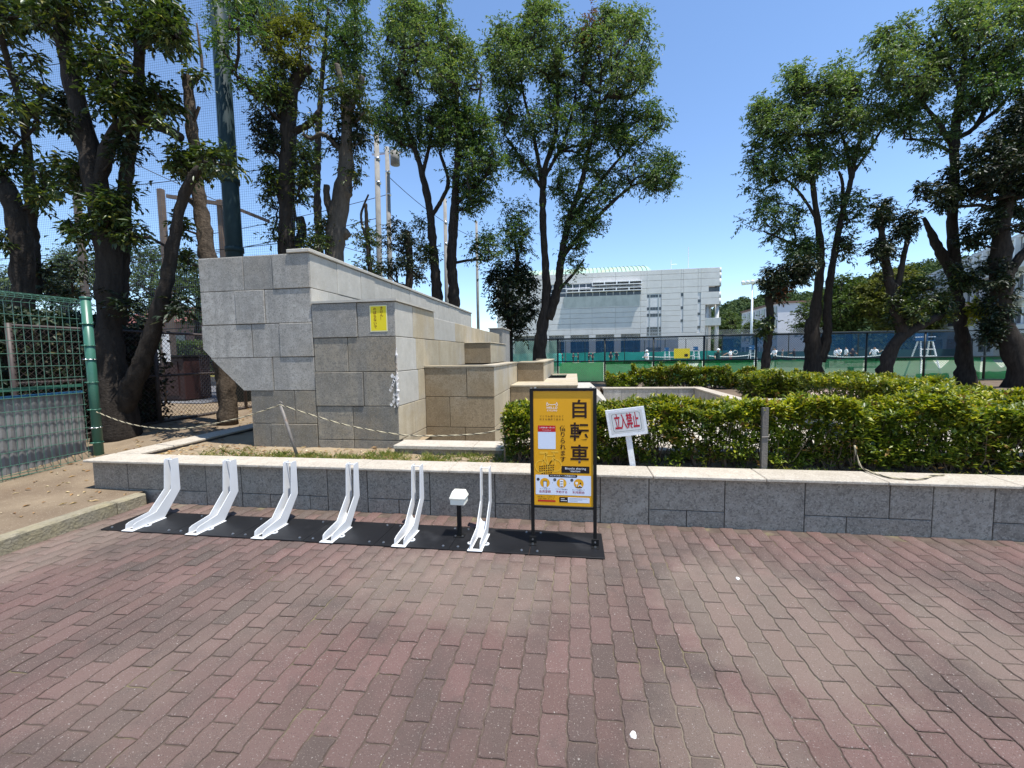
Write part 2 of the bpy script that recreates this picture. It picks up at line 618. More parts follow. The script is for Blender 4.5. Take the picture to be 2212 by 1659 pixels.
def sheet(name, x0, x1, y0, y1, nx, ny, zf, material):
    xs, ys = np.linspace(x0, x1, nx), np.linspace(y0, y1, ny)
    X, Y = np.meshgrid(xs, ys)
    Z = np.vectorize(zf)(X, Y)
    v = np.stack([X, Y, Z], -1).reshape(-1, 3)
    i = (np.arange(ny - 1)[:, None] * nx + np.arange(nx - 1)[None]).ravel()
    t = np.concatenate([np.stack([i, i + 1, i + nx + 1], 1), np.stack([i, i + nx + 1, i + nx], 1)])
    return fast_mesh(name, v, t, material, smooth=True)


def sm(a, b, x):
    t = min(max((x - a) / (b - a), 0), 1)
    return t * t * (3 - 2 * t)


def bed_z(x, y):
    h = .12 + .05 * sm(-4.6, -6.2, x) + .22 * sm(3.6, 6.0, y) * sm(-4.4, -5.2, x) - .35 * sm(12, 17, y)
    return h + .012 * mnoise.noise(Vector((x * 2.3, y * 2.3, 0))) + .02 * mnoise.noise(Vector((x * .7, y * .7, 3)))


struct(sheet('dirt_bed', -40, -4.50, -6, 20, 190, 150, lambda x, y: bed_z(x, y) if not (x > -5.3 and y > 3.7) else min(bed_z(x, y), .36), m_dirt))
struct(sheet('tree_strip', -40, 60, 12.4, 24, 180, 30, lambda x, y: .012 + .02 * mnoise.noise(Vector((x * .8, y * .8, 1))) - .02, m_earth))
ct = MB()
ct.quad((-34, 21.9, .0), (70, 21.9, .0), (70, 70, .0), (-34, 70, .0))
struct(ct.build('tennis_court', m_court))
mk = MB()
for (x0, x1, y) in ((-6, 5, 36), (-6, 5, 60), (8, 19, 36), (8, 19, 60), (22, 33, 36), (22, 33, 60)):
    mk.box(x0, x1, y - .05, y + .05, .002, .008)
for x in (-6, 5, 8, 19, 22, 33):
    mk.box(x - .05, x + .05, 36.06, 59.94, .002, .008)
struct(mk.build('court_markings', mat('court_line', (.75, .75, .72))))

# ---- plaza: joint bed and interlocking pavers
pl = MB()
pl.quad((-4.43, -7, -.006), (14, -7, -.006), (14, 3.70, -.006), (-4.43, 3.70, -.006))
plaza = struct(pl.build('plaza', m_joint))
PW, PL = .1125, .225
SKX = math.tan(math.radians(-.6))


def zig(t):
    return 2 * abs(2 * (t - math.floor(t + .5))) - 1


def kink(t):
    return max(-1.0, min(1.0, 5.0 * (abs(2 * (t - math.floor(t)) - 1) - .5)))


def paver_outline(gap=.0034):
    pts = []
    A, B = .0046, .0026
    # right side bottom->top, top right->left, left side top->bottom, bottom left->right
    ts = np.array([0, .1, .15, .35, .40, .60, .65, .85, .90, 1.0])
    right = [(PW / 2 + A * kink(t * 2) - gap, (t - .5) * PL) for t in ts]
    left = [(-PW / 2 + A * kink(t * 2) + gap, (t - .5) * PL) for t in ts[::-1]]
    top = [(PW / 2 * (1 - 2 * t), PL / 2 + B * math.sin(2 * math.pi * t) - gap) for t in (.25, .5, .75)]
    bot = [(PW / 2 * (2 * t - 1), -PL / 2 - B * math.sin(2 * math.pi * t) + gap) for t in (.25, .5, .75)]
    right[0] = (right[0][0], right[0][1] + gap)
    right[-1] = (right[-1][0], right[-1][1] - gap)
    left[0] = (left[0][0], left[0][1] - gap)
    left[-1] = (left[-1][0], left[-1][1] + gap)
    return np.array(right + top + left + bot)


OUT = paver_outline()
_n = len(OUT)
_in = OUT * np.array([1 - .006 / PW, 1 - .006 / PL])
PV = np.concatenate([np.c_[_in, np.zeros(_n)], np.c_[OUT, np.full(_n, -.003)], np.c_[OUT, np.full(_n, -.012)], [[0, 0, .0004]]])
_k = np.arange(_n)
_k2 = (_k + 1) % _n
PT = np.concatenate([np.stack([np.full(_n, 3 * _n), _k, _k2], 1),
                     np.stack([_k, _k + _n, _k2 + _n], 1), np.stack([_k, _k2 + _n, _k2], 1),
                     np.stack([_k + _n, _k + 2 * _n, _k2 + 2 * _n], 1), np.stack([_k + _n, _k2 + 2 * _n, _k2 + _n], 1)])
PT_LIGHT = PT[:3 * _n]
cells = []
ci = 0
for i in range(int((8.6 + 4.43) / PW) + 1):
    for j in range(-6, 18):
        x = -4.37 + i * PW
        y = 3.66 - .115 - j * PL - (PL / 2 if i % 2 else 0)
        if y > 3.66 - PL * .45 or y < -.5:
            continue
        cells.append((x, y))
cells = np.array(cells)
pj = project(np.c_[cells, np.zeros(len(cells))])
vis = (pj[:, 2] > .3) & (pj[:, 0] > -40) & (pj[:, 0] < 2252) & (pj[:, 1] > 900) & (pj[:, 1] < 1700)
size = np.where(vis, 1 / np.maximum(pj[:, 2], .1) ** 3, 0)
order = np.argsort(-size)
near = order[:300]
rest = order[300:]
pm = bpy.data.meshes.new('paver')
pm.from_pydata(PV.tolist(), [], PT_LIGHT.tolist())
pm.materials.append(m_paver)
po = wloc(plaza)
for c in near:
    o = bpy.data.objects.new('paver', pm)
    COL.objects.link(o)
    o.parent = plaza
    o.location = Vector((cells[c][0], cells[c][1], random.uniform(-.0012, .0012))) - po
    o.rotation_euler = (random.uniform(-.006, .006), random.uniform(-.008, .008), random.uniform(-.008, .008))
nr = len(rest)
nv = len(PV)
V = np.repeat(PV[None], nr, 0).copy()
V[:, :, :2] += cells[rest][:, None, :]
V[:, :, 2] += RNG.uniform(-.0012, .0012, nr)[:, None]
T = PT_LIGHT[None] + (np.arange(nr) * nv)[:, None, None]
stuff(fast_mesh('paver_field', V.reshape(-1, 3), T.reshape(-1, 3), m_paver_far, plaza, attrs={'rnd': np.repeat(RNG.uniform(0, 1, nr), nv)}))

# ---- kerb on the left
kb = empty('kerb', (-4.47, 1.5, 0))
struct(kb)
y1 = 3.60
for k, ln in enumerate((.28, .86, .9, .9, .9, .9)):
    b = MB()
    b.box(-4.545, -4.415, y1 - ln + .006, y1, -.05, .128 + random.uniform(-.004, .004) - (.01 if k == 0 else 0), .014)
    b.build('kerb_stone', m_kerb, kb)
    y1 -= ln

# ================================================================== PLANTER WALL
pw = empty('planter_wall', (-1.0, 3.75, 0), 'low dark granite planter wall with pale coping behind the bicycle racks', 'wall')
b = MB()
b.box(-5.13, 9.0, 3.675, 3.86, -.04, .424)
b.box(-5.13, -4.86, 3.862, 6.6, -.04, .424)
b.build('wall_core', m_mortar, pw)


def panel(x0, x1, z0, z1, pr=0.0):
    q = MB()
    q.box(x0 + .0035, x1 - .0035, 3.66 - pr, 3.70, z0 + .003, z1 - .003, .003)
    q.build('stone_panel', m_wallstone, pw)


ZS, ZT = .134, .424
full = [(-5.148, -4.711), (-3.765, -3.354), (-2.406, -1.988), (-1.359, -.734), (.214, .629), (1.248, 1.868), (2.793, 3.211), (4.14, 4.56), (5.50, 6.12)]
split = [((-4.711, -3.765), (), ()), ((-3.354, -2.406), (-2.726,), (-3.037, -2.60)), ((-1.988, -1.359), (), (-1.672,)), ((-.734, .214), (-.10,), (-.414,)),
         ((.629, 1.248), (), (.942,)), ((1.868, 2.793), (2.489,), (2.182,)), ((3.211, 4.14), (3.83,), (3.52,)), ((4.56, 5.50), (5.18,), (4.87,)), ((6.12, 7.0), (6.6,), (6.4,))]
for a, c in full:
    panel(a, c, -.02, ZT, random.uniform(0, .002))
for (a, c), up, lo in split:
    e = [a, *up, c]
    for i in range(len(e) - 1):
        panel(e[i], e[i + 1], ZS, ZT, random.uniform(0, .002))
    e = [a, *lo, c]
    for i in range(len(e) - 1):
        panel(e[i], e[i + 1], -.02, ZS, random.uniform(0, .002))
e = [-5.17, -4.05, -3.09, -2.04, -1.15, -.25, .65, 1.54, 2.43, 3.33, 4.22, 5.12, 6.0, 7.0]
for i in range(len(e) - 1):
    q = MB()
    q.box(e[i] + .002, e[i + 1] - .002, 3.588 + random.uniform(-.003, .003), 3.895, .426, .453 + random.uniform(-.0015, .0015), .006)
    q.build('coping_slab', m_coping, pw)
e = [3.908, 4.8, 5.7, 6.6]
for i in range(3):
    q = MB()
    q.box(-5.165, -4.85, e[i] + .002, e[i + 1] - .002, .426, .453, .006)
    q.build('coping_slab', m_coping, pw)
struct(sheet('planter_soil', -4.86, 9.0, 3.86, 4.37, 300, 16, lambda x, y: .398 + .014 * mnoise.noise(Vector((x * 3, y * 3, 0))) + .01 * mnoise.noise(Vector((x * 9, y * 9, 0))), m_soil))
struct(sheet('planter_soil', -4.86, -1.96, 4.37, 9.0, 70, 100, lambda x, y: .398 + .014 * mnoise.noise(Vector((x * 3, y * 3, 0))) + .01 * mnoise.noise(Vector((x * 9, y * 9, 0))), m_soil))

# ================================================================== STONE FOUNTAIN
ft = empty('stone_fountain', (-2.6, 6.5, .38), 'dry stepped stone fountain of grey and tan blocks with an undercut left end', 'fountain')


def fslab(x0, x1, z0, z1, Y, m, pr=0.0):
    q = MB()
    q.box(x0 + .003, x1 - .003, Y - pr, Y + .05, z0 + .003, z1 - .003, .005)
    q.build('stone_block', m, ft)


def rslab(y0, y1, z0, z1, X, m, pr=0.0):
    q = MB()
    q.box(X - .05, X + pr, y0 + .003, y1 - .003, z0 + .003, z1 - .003, .005)
    q.build('stone_block', m, ft)


YF = 4.59
core = MB()
core.prism([(-4.60, 2.73), (-4.60, 1.62), (-4.06, 1.12), (-3.97, 1.08), (-3.97, .2), (-3.15, .2), (-3.15, 2.73)], lambda x, z: (x, YF + .04, z), lambda x, z: (x, 12.33, z))
core.box(-3.149, -2.10, YF + .04, 5.90, .2, 2.12)
core.box(-3.149, -2.10, 5.901, 12.2, .2, 2.05)
core.box(-2.099, -1.12, 5.51, 9.2, .1, 1.32)
core.box(-2.099, -1.60, 7.64, 9.28, 1.321, 1.70)
core.box(-1.119, -.62, 7.78, 11.5, .1, 1.32)
core.box(-1.119, .0, 6.87, 8.75, .1, .94)
core.box(-.619, .0, 10.35, 10.6, .1, .94)
core.box(-.17, .0, 8.751, 10.349, .1, .94)
core.box(-.619, -.171, 8.751, 10.349, .1, .72)
core.build('core', m_mortar, ft)
# tall front face, courses of 0.41 m
for z0, z1, js, pr, m in ((2.33, 2.74, (-4.62, -4.00, -3.60, -3.112), (0, .0, .011), m_stone), (1.92, 2.33, (-4.62, -4.13, -3.73, -3.115), (0, .011, 0), m_stone)):
    for i in range(len(js) - 1):
        fslab(js[i], js[i + 1], z0, z1, YF, m, pr[i])


def fpoly(poly, pr, m):
    q = MB()
    q.prism(poly, lambda x, z: (x, YF - pr, z), lambda x, z: (x, YF + .05, z))
    q.build('stone_block', m, ft)


fpoly([(-4.625, 1.915), (-4.625, 1.62), (-4.52, 1.515), (-3.934, 1.515), (-3.934, 1.915)], 0, m_stone)
fslab(-3.93, -3.555, 1.51, 1.92, YF, m_stone, .0)
fslab(-3.555, -3.11, 1.51, 1.92, YF, m_stone, .011)
fpoly([(-4.515, 1.507), (-4.075, 1.103), (-3.673, 1.103), (-3.673, 1.507)], .011, m_stone)
fslab(-3.67, -3.112, 1.10, 1.51, YF, m_stone, .0)
fslab(-4.0, -3.40, .69, 1.10, YF, m_stone_lo, .0)
fslab(-3.40, -3.112, .69, 1.10, YF, m_stone_lo, .0)
fslab(-4.0, -3.74, .35, .69, YF, m_stone_lo, .0)
fslab(-3.74, -3.112, .35, .69, YF, m_stone_lo, .009)
# lower front block
XL = -2.06
for z0, z1, j, pr, m in ((1.73, 2.135, -2.535, (.012, 0), m_stone), (1.32, 1.73, -2.67, (0, 0), m_stone_lo), (.91, 1.32, -2.49, (.012, 0), m_stone_lo), (.50, .91, -2.64, (0, .0), m_stone_lo)):
    fslab(-3.108, j, z0, z1, YF, m, pr[0])
    fslab(j, XL - .002, z0, z1, YF, m, pr[1])
fslab(-3.108, -2.64, .35, .50, YF, m_stone_lo)
fslab(-2.64, XL - .002, .35, .50, YF, m_stone_lo)
# right face of the tall wall
for z0, z1, js in ((2.33, 2.74, (4.60, 5.17, 5.78, 6.21, 6.83, 7.62, 8.5, 9.3, 10.1, 11.0, 11.7, 12.36)), (2.06, 2.33, (4.60, 4.95, 5.55, 6.3, 7.1, 7.9, 8.7, 9.6, 10.5, 11.4, 12.36))):
    for i in range(len(js) - 1):
        rslab(js[i], js[i + 1], z0, z1, -3.112, m_pale, 0 if z0 < 2.3 else .004 * (i % 3))
# right face of the lower block
for z0, z1, js in ((1.73, 2.135, (4.595, 5.12, 5.93)), (1.73, 2.06, (5.935, 7.03, 7.75, 8.52, 9.2, 9.94, 10.6, 11.3)),
                   (1.32, 1.73, (4.595, 5.20, 5.55, 6.15, 6.75, 7.2, 7.62)), (.91, 1.32, (4.595, 5.25, 5.50)), (.50, .91, (4.595, 5.10, 5.50)), (.2, .50, (4.70, 5.0, 5.49))):
    for i in range(len(js) - 1):
        rslab(js[i], js[i + 1], z0, z1, XL, m_tan_pale if (z0 > .8 and i > 0 or z0 < .9) else m_pale, .003 * (i % 2))
# copings of the upper levels
e = [4.555, 5.5, 6.45, 7.4, 8.35, 9.3, 10.25, 11.2, 12.38]
for i in range(len(e) - 1):
    q = MB()
    q.box(-3.385, -3.085, e[i] + .002, e[i + 1] - .002, 2.743, 2.785, .006)
    q.build('coping_slab', m_pale, ft)
q = MB()
q.box(-4.61, -3.39, 4.60, 12.3, 2.735, 2.744)
q.build('top_bed', m_stone, ft)
q = MB()
q.prism([(-3.108, 4.565), (-2.035, 4.565), (-2.035, 5.94), (-2.30, 5.94), (-2.30, 4.83), (-3.108, 4.83)], lambda x, y: (x, y, 2.138), lambda x, y: (x, y, 2.163))
q.build('coping_slab', m_pale, ft)
# end pillar
for y0, y1 in ((11.35, 11.95), (11.95, 12.6)):
    q = MB()
    q.box(-2.35, -1.98, y0, y1 - .004, .2, 2.21, .006)
    q.build('stone_block', m_stone, ft)
q = MB()
q.box(-2.38, -1.95, 11.32, 12.63, 2.212, 2.24, .006)
q.build('coping_slab', m_pale, ft)
# upper spill block
fslab(-2.056, -1.555, 1.34, 1.715, 7.6, m_tan)
for a, c in ((7.605, 8.35), (8.35, 9.3)):
    rslab(a, c, 1.34, 1.715, -1.557, m_tan_pale)
q = MB()
q.box(-2.05, -1.545, 7.585, 9.31, 1.718, 1.735, .004)
q.build('coping_slab', m_tan_pale, ft)
# first step
for z0, z1, js, pr in ((.93, 1.335, (-2.056, -1.46, -1.078), (0, .006)), (.51, .93, (-2.056, -1.71, -1.078), (0, 0)), (.15, .51, (-2.056, -1.50, -1.078), (0, 0))):
    for i in range(2):
        fslab(js[i], js[i + 1], z0, z1, 5.47, m_tan, pr[i])
for z0, z1, js in ((.93, 1.335, (5.475, 6.75, 7.735)), (.51, .93, (5.475, 6.1, 6.83)), (.15, .51, (5.475, 6.2, 6.83))):
    for i in range(len(js) - 1):
        rslab(js[i], js[i + 1], z0, z1, -1.08, m_tan_pale)
q = MB()
q.prism([(-2.055, 5.455), (-1.065, 5.455), (-1.065, 7.75), (-1.30, 7.75), (-1.30, 5.70), (-2.055, 5.70)], lambda x, y: (x, y, 1.338), lambda x, y: (x, y, 1.358))
q.build('coping_slab', m_tan_pale, ft)
# second step
fslab(-1.078, -.58, .97, 1.335, 7.74, m_tan)
for a, c in ((7.745, 8.3), (8.3, 9.0), (9.0, 10.2), (10.2, 11.5)):
    rslab(a, c, .97, 1.335, -.582, m_tan_pale)
q = MB()
for bx in ((-1.06, -.565, 7.72, 7.98), (-.80, -.565, 7.984, 11.6), (-1.06, -.804, 7.984, 8.3), (-1.06, -.804, 11.3, 11.6)):
    q.box(bx[0], bx[1], bx[2], bx[3], 1.338, 1.358)
q.build('coping_slab', m_tan_pale, ft)
# third step
for z0, z1, js in ((.55, .96, (-1.078, -.62, -.12, .03)), (.15, .55, (-1.078, -.5, .03))):
    for i in range(len(js) - 1):
        fslab(js[i], js[i + 1], z0, z1, 6.83, m_tan)
for z0, z1, js in ((.55, .96, (6.835, 7.6, 8.6, 9.6, 10.6)), (.15, .55, (6.835, 8.0, 9.4, 10.6))):
    for i in range(len(js) - 1):
        rslab(js[i], js[i + 1], z0, z1, .03, m_tan_pale)
q = MB()
for bx in ((-1.07, .045, 6.815, 7.1), (-1.07, .045, 7.104, 8.78), (-.20, .045, 8.784, 10.62), (-.57, -.204, 10.3, 10.62)):
    q.box(bx[0], bx[1], bx[2], bx[3], .963, .985)
q.build('coping_slab', m_tan_pale, ft)
# lowest spill ledge by the basin
q = MB()
q.prism([(.06, .15), (.06, .60), (.45, .60), (.78, .30), (.78, .15)], lambda x, z: (x, 9.2, z), lambda x, z: (x, 12.9, z))
q.build('spill_ledge', m_pale, ft)
# broken corner with white repair mortar
pts = []
for k in range(26):
    z = 1.60 - .70 * k / 25
    pts.append((-2.062 + random.uniform(-.004, .006), 4.588 + random.uniform(-.006, .004), z))
q = MB()
m_chip = mat('white_repair_mortar', (.55, .50, .44), (.80, .78, .75), 18, .95, .1, bump=1.5, bscale=60, patch=[(14, .5, .62, .7, (.30, .22, .15))])
rr = [.004 + .024 * abs(mnoise.noise(Vector((k * .55, 3.3, 0)))) + (.006 if k > 10 else 0) for k in range(26)]
rr[0] = rr[-1] = .003
q.tube(pts, rr, 7, .5)
q.build('broken_corner', m_chip, ft)
q = MB()
for k in range(14):
    cx, cz = -2.10 + random.uniform(-.05, .02), 1.27 - k * .028
    s_ = random.uniform(.012, .03)
    ring = [(cx + s_ * random.uniform(.6, 1.2) * math.cos(t) * .7, YF - .0015, cz + s_ * random.uniform(.6, 1.3) * math.sin(t)) for t in np.linspace(0, 2 * math.pi, 9)[:-1]]
    q.add(ring + [(p[0], YF + .004, p[2]) for p in ring], [tuple(range(8))[::-1]] + [(i, (i + 1) % 8, 8 + (i + 1) % 8, 8 + i) for i in range(8)])
q.build('mortar_smear', m_chip, ft)

# ---- pool edge in front and basin behind
bs = empty('basin_wall', (1.5, 8, .1), 'pale low stone rim around the empty fountain basin behind the hedge', 'basin')
b = MB()
b.box(-2.03, 9.0, 4.385, 4.62, .1, .455)
b.box(.80, 3.3, 12.13, 12.33, -.05, .46)
b.box(3.29, 3.5, 9.05, 12.128, -.05, .46)
b.box(3.501, 4.6, 9.05, 9.25, -.05, .46)
b.build('wall_core', m_mortar, bs)
e = list(np.arange(-2.03, 9.0, .62))
for i in range(len(e) - 1):
    q = MB()
    q.box(e[i] + .003, e[i + 1] - .003, 4.372, 4.40, .36, .452)
    q.build('stone_panel', m_stone_lo, bs)
e = list(np.arange(-2.03, 9.0, .92))
for i in range(len(e) - 1):
    q = MB()
    q.box(e[i] + .002, e[i + 1] - .002, 4.345, 4.655, .458, .50, .005)
    q.build('coping_slab', m_coping, bs)
for a, c in ((.80, 1.30), (1.30, 1.72), (1.72, 2.27), (2.27, 2.85), (2.85, 3.27)):
    q = MB()
    q.box(a + .003, c - .003, 12.11, 12.14, .0, .452)
    q.build('stone_panel', m_stone, bs)
for a, c in ((9.07, 9.7), (9.7, 10.3), (10.3, 10.9), (10.9, 11.5), (11.5, 12.105)):
    q = MB()
    q.box(3.272, 3.30, a + .003, c - .003, .0, .452)
    q.build('stone_panel', m_stone, bs)
for a, c in ((3.27, 3.9), (3.9, 4.6)):
    q = MB()
    q.box(a + .003, c - .003, 9.03, 9.06, .0, .452)
    q.build('stone_panel', m_stone, bs)
for bx in ((.78, 1.7, 12.09, 12.36), (1.7, 2.6, 12.09, 12.36), (2.6, 3.53, 12.09, 12.36), (3.25, 3.53, 11.0, 12.086), (3.25, 3.53, 10.0, 11.0), (3.25, 3.53, 9.29, 10.0), (3.25, 3.95, 9.01, 9.286), (3.95, 4.65, 9.01, 9.286)):
    q = MB()
    q.box(bx[0] + .002, bx[1] - .002, bx[2] + .002, bx[3] - .002, .462, .50, .005)
    q.build('coping_slab', m_coping, bs)
b = MB()
b.quad((-2.1, 4.62, .10), (9, 4.62, .10), (9, 9.04, .10), (-2.1, 9.04, .10))
b.quad((-2.1, 9.04, .10), (3.28, 9.04, .10), (3.28, 12.13, .10), (-2.1, 12.13, .10))
struct(b.build('basin_floor', mat('basin_floor', (.40, .36, .29), (.50, .46, .38), 2.5, .9, .1, patch=[(1.2, .5, .7, .6, (.24, .20, .14))])))
struct(sheet('shrub_soil', .8, 6.5, 12.36, 14.2, 40, 16, lambda x, y: .40 - .3 * sm(13.4, 14.2, y) + .02 * mnoise.noise(Vector((x * 3, y * 3, 0))), m_earth))
struct(sheet('shrub_soil', 3.5, 6.3, 9.25, 12.36, 30, 30, lambda x, y: .42 - .3 * sm(5.6, 6.3, x) + .02 * mnoise.noise(Vector((x * 3, y * 3, 0))), m_earth))
p_ = MB()
p_.quad((6.0, 12.0, .06), (9.5, 12.0, .06), (9.5, 16, .06), (6.0, 16, .06))
struct(p_.build('garden_path', mat('pink_path', (.42, .31, .26), (.5, .38, .32), 3, .9, .1)))
for a, c in (((6.15, 15.6, .10), (6.4, 12.4, .10)), ((4.5, 12.8, .10), (6.4, 12.4, .10))):
    q = MB()
    q.bar(a, c, .22, .1)
    struct(q.build('path_kerb', m_coping))
# ================================================================== BICYCLE STATION
# ---- base plates
PSE = [-4.17, -3.46, -2.83, -2.205, -1.587, -.97, -.35, .21]
names = ['leftmost', 'second from left', 'third from left', 'fourth from left', 'fifth from left', 'sixth from left', 'rightmost, under the orange sign,']
for i in range(7):
    pt_ = empty('base_plate', ((PSE[i] + PSE[i + 1]) / 2, 3.19, 0), f'black steel base plate on the paving, {names[i]} of seven', 'base plate', 'black base plates in a row')
    q = MB()
    q.box(PSE[i] + .0015, PSE[i + 1] - .0015, 2.98, 3.40, .0005, .0105, .0015)
    q.build('plate', m_black, pt_)
    for bx, by in ((PSE[i] + .06, 3.03), (PSE[i + 1] - .06, 3.03), (PSE[i] + .06, 3.355), (PSE[i + 1] - .06, 3.355)):
        if i == 6 and bx > 0:
            continue
        q = MB()
        q.tube([(bx, by, .010), (bx, by, .0135)], .011, 10)
        q.tube([(bx, by, .0135), (bx, by, .019)], .0065, 6)
        q.build('bolt', m_steel, pt_)

# ---- racks
RX = [-3.875, -3.235, -2.608, -1.99, -1.375, -.762]
rk_lab = ['leftmost of the six', 'second from left', 'third from left', 'fourth from left', 'fifth from left, just left of the meter box', 'rightmost, between meter box and orange sign']
PROF = [(2.985, .016), (2.992, .060), (3.02, .072), (3.195, .098), (3.352, .262), (3.372, .54), (3.380, .548), (3.436, .548), (3.444, .54), (3.444, .236), (3.268, .016)]


def make_rack():
    r = empty('bike_rack', (RX[0], 3.2, .0105))
    x = RX[0]
    for s in (-1, 1):
        q = MB()
        q.prism(PROF, lambda y, z: (x + s * .038 - .003, y, z), lambda y, z: (x + s * .038 + .003, y, z))
        q.build('side_plate', m_white, r)
    q = MB()      # foot flange with two bolt ears
    fl = [(-.058, 2.965), (.058, 2.965), (.058, 3.06), (.085, 3.075), (.085, 3.115), (.058, 3.13), (.052, 3.275), (-.052, 3.275), (-.058, 3.13), (-.085, 3.115), (-.085, 3.075), (-.058, 3.06)]
    hole = [(-.026, 3.0), (.026, 3.0), (.026, 3.2), (-.026, 3.2)]
    q.box(x - .058, x + .058, 2.965, 3.0, .0106, .016, .001)
    for s in (-1, 1):
        q.box(min(x + s * .028, x + s * .056), max(x + s * .028, x + s * .056), 3.0, 3.275, .0106, .016, .001)
        q.tube([(x + s * .062, 3.095, .0106), (x + s * .062, 3.095, .016)], .026, 14)
    q.box(x - .028, x + .028, 3.2, 3.275, .0106, .016, .001)
    q.build('foot_flange', m_white, r)
    q = MB()      # curved rear web closing the trough
    prev = None
    rows = [(3.20, .018, 0), (3.262, .022, 0), (3.300, .075, 0), (3.325, .11, .012), (3.338, .128, .026)]
    n = 7
    vs = []
    for y, z, dip in rows:
        for k in range(n):
            t = k / (n - 1) * 2 - 1
            vs.append((x + t * .036, y - dip * (1 - t * t) * .9, z - dip * (1 - t * t)))
    fs = [(a * n + k, a * n + k + 1, (a + 1) * n + k + 1, (a + 1) * n + k) for a in range(len(rows) - 1) for k in range(n - 1)]
    q.add(vs, fs)
    q.build('rear_web', m_white, r)
    q = MB()
    q.tube([(x - .038, 3.41, .535), (x + .038, 3.41, .535)], .005, 8)
    q.build('top_bar', m_white, r)
    for s in (-1, 1):
        q = MB()
        q.tube([(x + s * .064, 3.095, .016), (x + s * .064, 3.095, .0185)], .013, 10)
        q.tube([(x + s * .064, 3.095, .0185), (x + s * .064, 3.095, .024)], .008, 6)
        q.build('bolt', m_steel, r)
    return r


rack0 = make_rack()
for i, X in enumerate(RX):
    if i == 0:
        r = rack0
    else:
        r = rack0.copy()
        COL.objects.link(r)
        r.location = (X, 3.2, .0105)
        for ch in list(rack0.children):
            c = ch.copy()
            COL.objects.link(c)
            c.parent = r
    tag(r, f'white steel bicycle rack, {rk_lab[i]}', 'bike rack', 'white bicycle racks in a row')

# ---- meter box on a short post
mb = empty('meter_box', (-.95, 3.22, .0105), 'ivory plastic box on a short black post between two racks', 'meter box')
q = MB()
q.box(-.995, -.905, 3.185, 3.255, .0108, .016)
q.build('foot', m_blackpost, mb)
for bx in (-.98, -.92):
    q = MB()
    q.tube([(bx, 3.20, .016), (bx, 3.20, .022)], .008, 6)
    q.build('bolt', m_steel, mb)
q = MB()
q.box(-.966, -.934, 3.205, 3.235, .016, .287, .002)
q.build('post', m_blackpost, mb)
q = MB()
q.box(-1.008, -.888, 3.165, 3.275, .288, .335, .004)
bd = q.build('box', m_ivory, mb)
q = MB()
q.box(-1.014, -.882, 3.158, 3.282, .335, .352, .004)
q.build('rim', m_ivory, bd)
q = MB()
q.add([(-1.010, 3.162, .3525), (-.886, 3.162, .3525), (-.886, 3.278, .3525), (-1.010, 3.278, .3525), (-.995, 3.18, .392), (-.90, 3.18, .392), (-.90, 3.262, .392), (-.995, 3.262, .392)],
      [(4, 5, 6, 7), (0, 1, 5, 4), (1, 2, 6, 5), (2, 3, 7, 6), (3, 0, 4, 7), (3, 2, 1, 0)])
q.build('lid', m_ivory, bd)

# ================================================================== ORANGE STATION SIGN
SX0, SX1, SY = -.335, .146, 3.17
sg = empty('station_sign', ((SX0 + SX1) / 2, SY, .0105), 'orange bicycle sharing sign in a black metal frame at the end of the plates', 'sign')
m_orange = mat('orange_print', (.72, .34, .008), (.75, .365, .012), 2, .28, .5)
m_orange_lt = mat('light_orange_print', (.80, .45, .04))
m_ink = mat('dark_brown_print', (.028, .012, .009), rough=.3)
m_red = mat('red_print', (.50, .02, .022), rough=.3)
m_redtxt = mat('crimson_print', (.30, .012, .03), rough=.3)
m_pwhite = mat('white_print', (.80, .82, .86), rough=.3)
m_pale_b = mat('pale_blue_print', (.66, .71, .80), rough=.3)
m_pblack = mat('black_print', (.018, .014, .014), rough=.3)
for s, X in ((-1, SX0), (1, SX1)):
    q = MB()
    q.box(X - .013, X + .013, SY - .013, SY + .013, .0108, 1.237, .002)
    p = q.build('post', m_blackpost, sg)
    q = MB()
    q.tube([(X, SY, 1.237), (X, SY, 1.241)], .009, 10)
    q.build('post_cap', m_steel, p)
    q = MB()
    q.box(X - .03, X + .03, SY - .055, SY - .0135, .0108, .0165, .001)
    q.box(X - .028, X + .028, SY - .019, SY - .0135, .0165, .07, .001)
    br = q.build('foot_bracket', m_blackpost, sg)
    for bx, bz in ((0, 0),):
        q = MB()
        q.tube([(X, SY - .04, .0165), (X, SY - .04, .025)], .009, 6)
        q.tube([(X, SY - .019, .048), (X, SY - .027, .048)], .007, 6)
        q.build('bolt', m_steel, br)
for z, h in ((1.215, .022), (.298, .02)):
    q = MB()
    q.box(SX0 + .0135, SX1 - .0135, SY - .012, SY + .012, z, z + h, .002)
    q.build('crossbar', m_blackpost, sg)
for X in (SX0 + .03, SX1 - .03):
    q = MB()
    q.tube([(X, SY, 1.2375), (X, SY, 1.246)], .009, 8)
    q.build('bolt', m_steel, sg)
q = MB()
PX0, PX1, PZ0, PZ1 = SX0 + .014, SX1 - .014, .3185, 1.2145
q.box(PX0, PX1, SY - .003, SY + .003, PZ0, PZ1)
pan = q.build('panel', m_orange, sg)
PH = PZ1 - PZ0
PWD = PX1 - PX0
YP = SY - .0036


def sp(u, v, k=0):
    """photo crop coordinates on the sign face (u 85-660, v 60-1150 scaled) to the panel"""
    return (PX0 + u * PWD, YP - .0004 * k, PZ1 - v * PH)


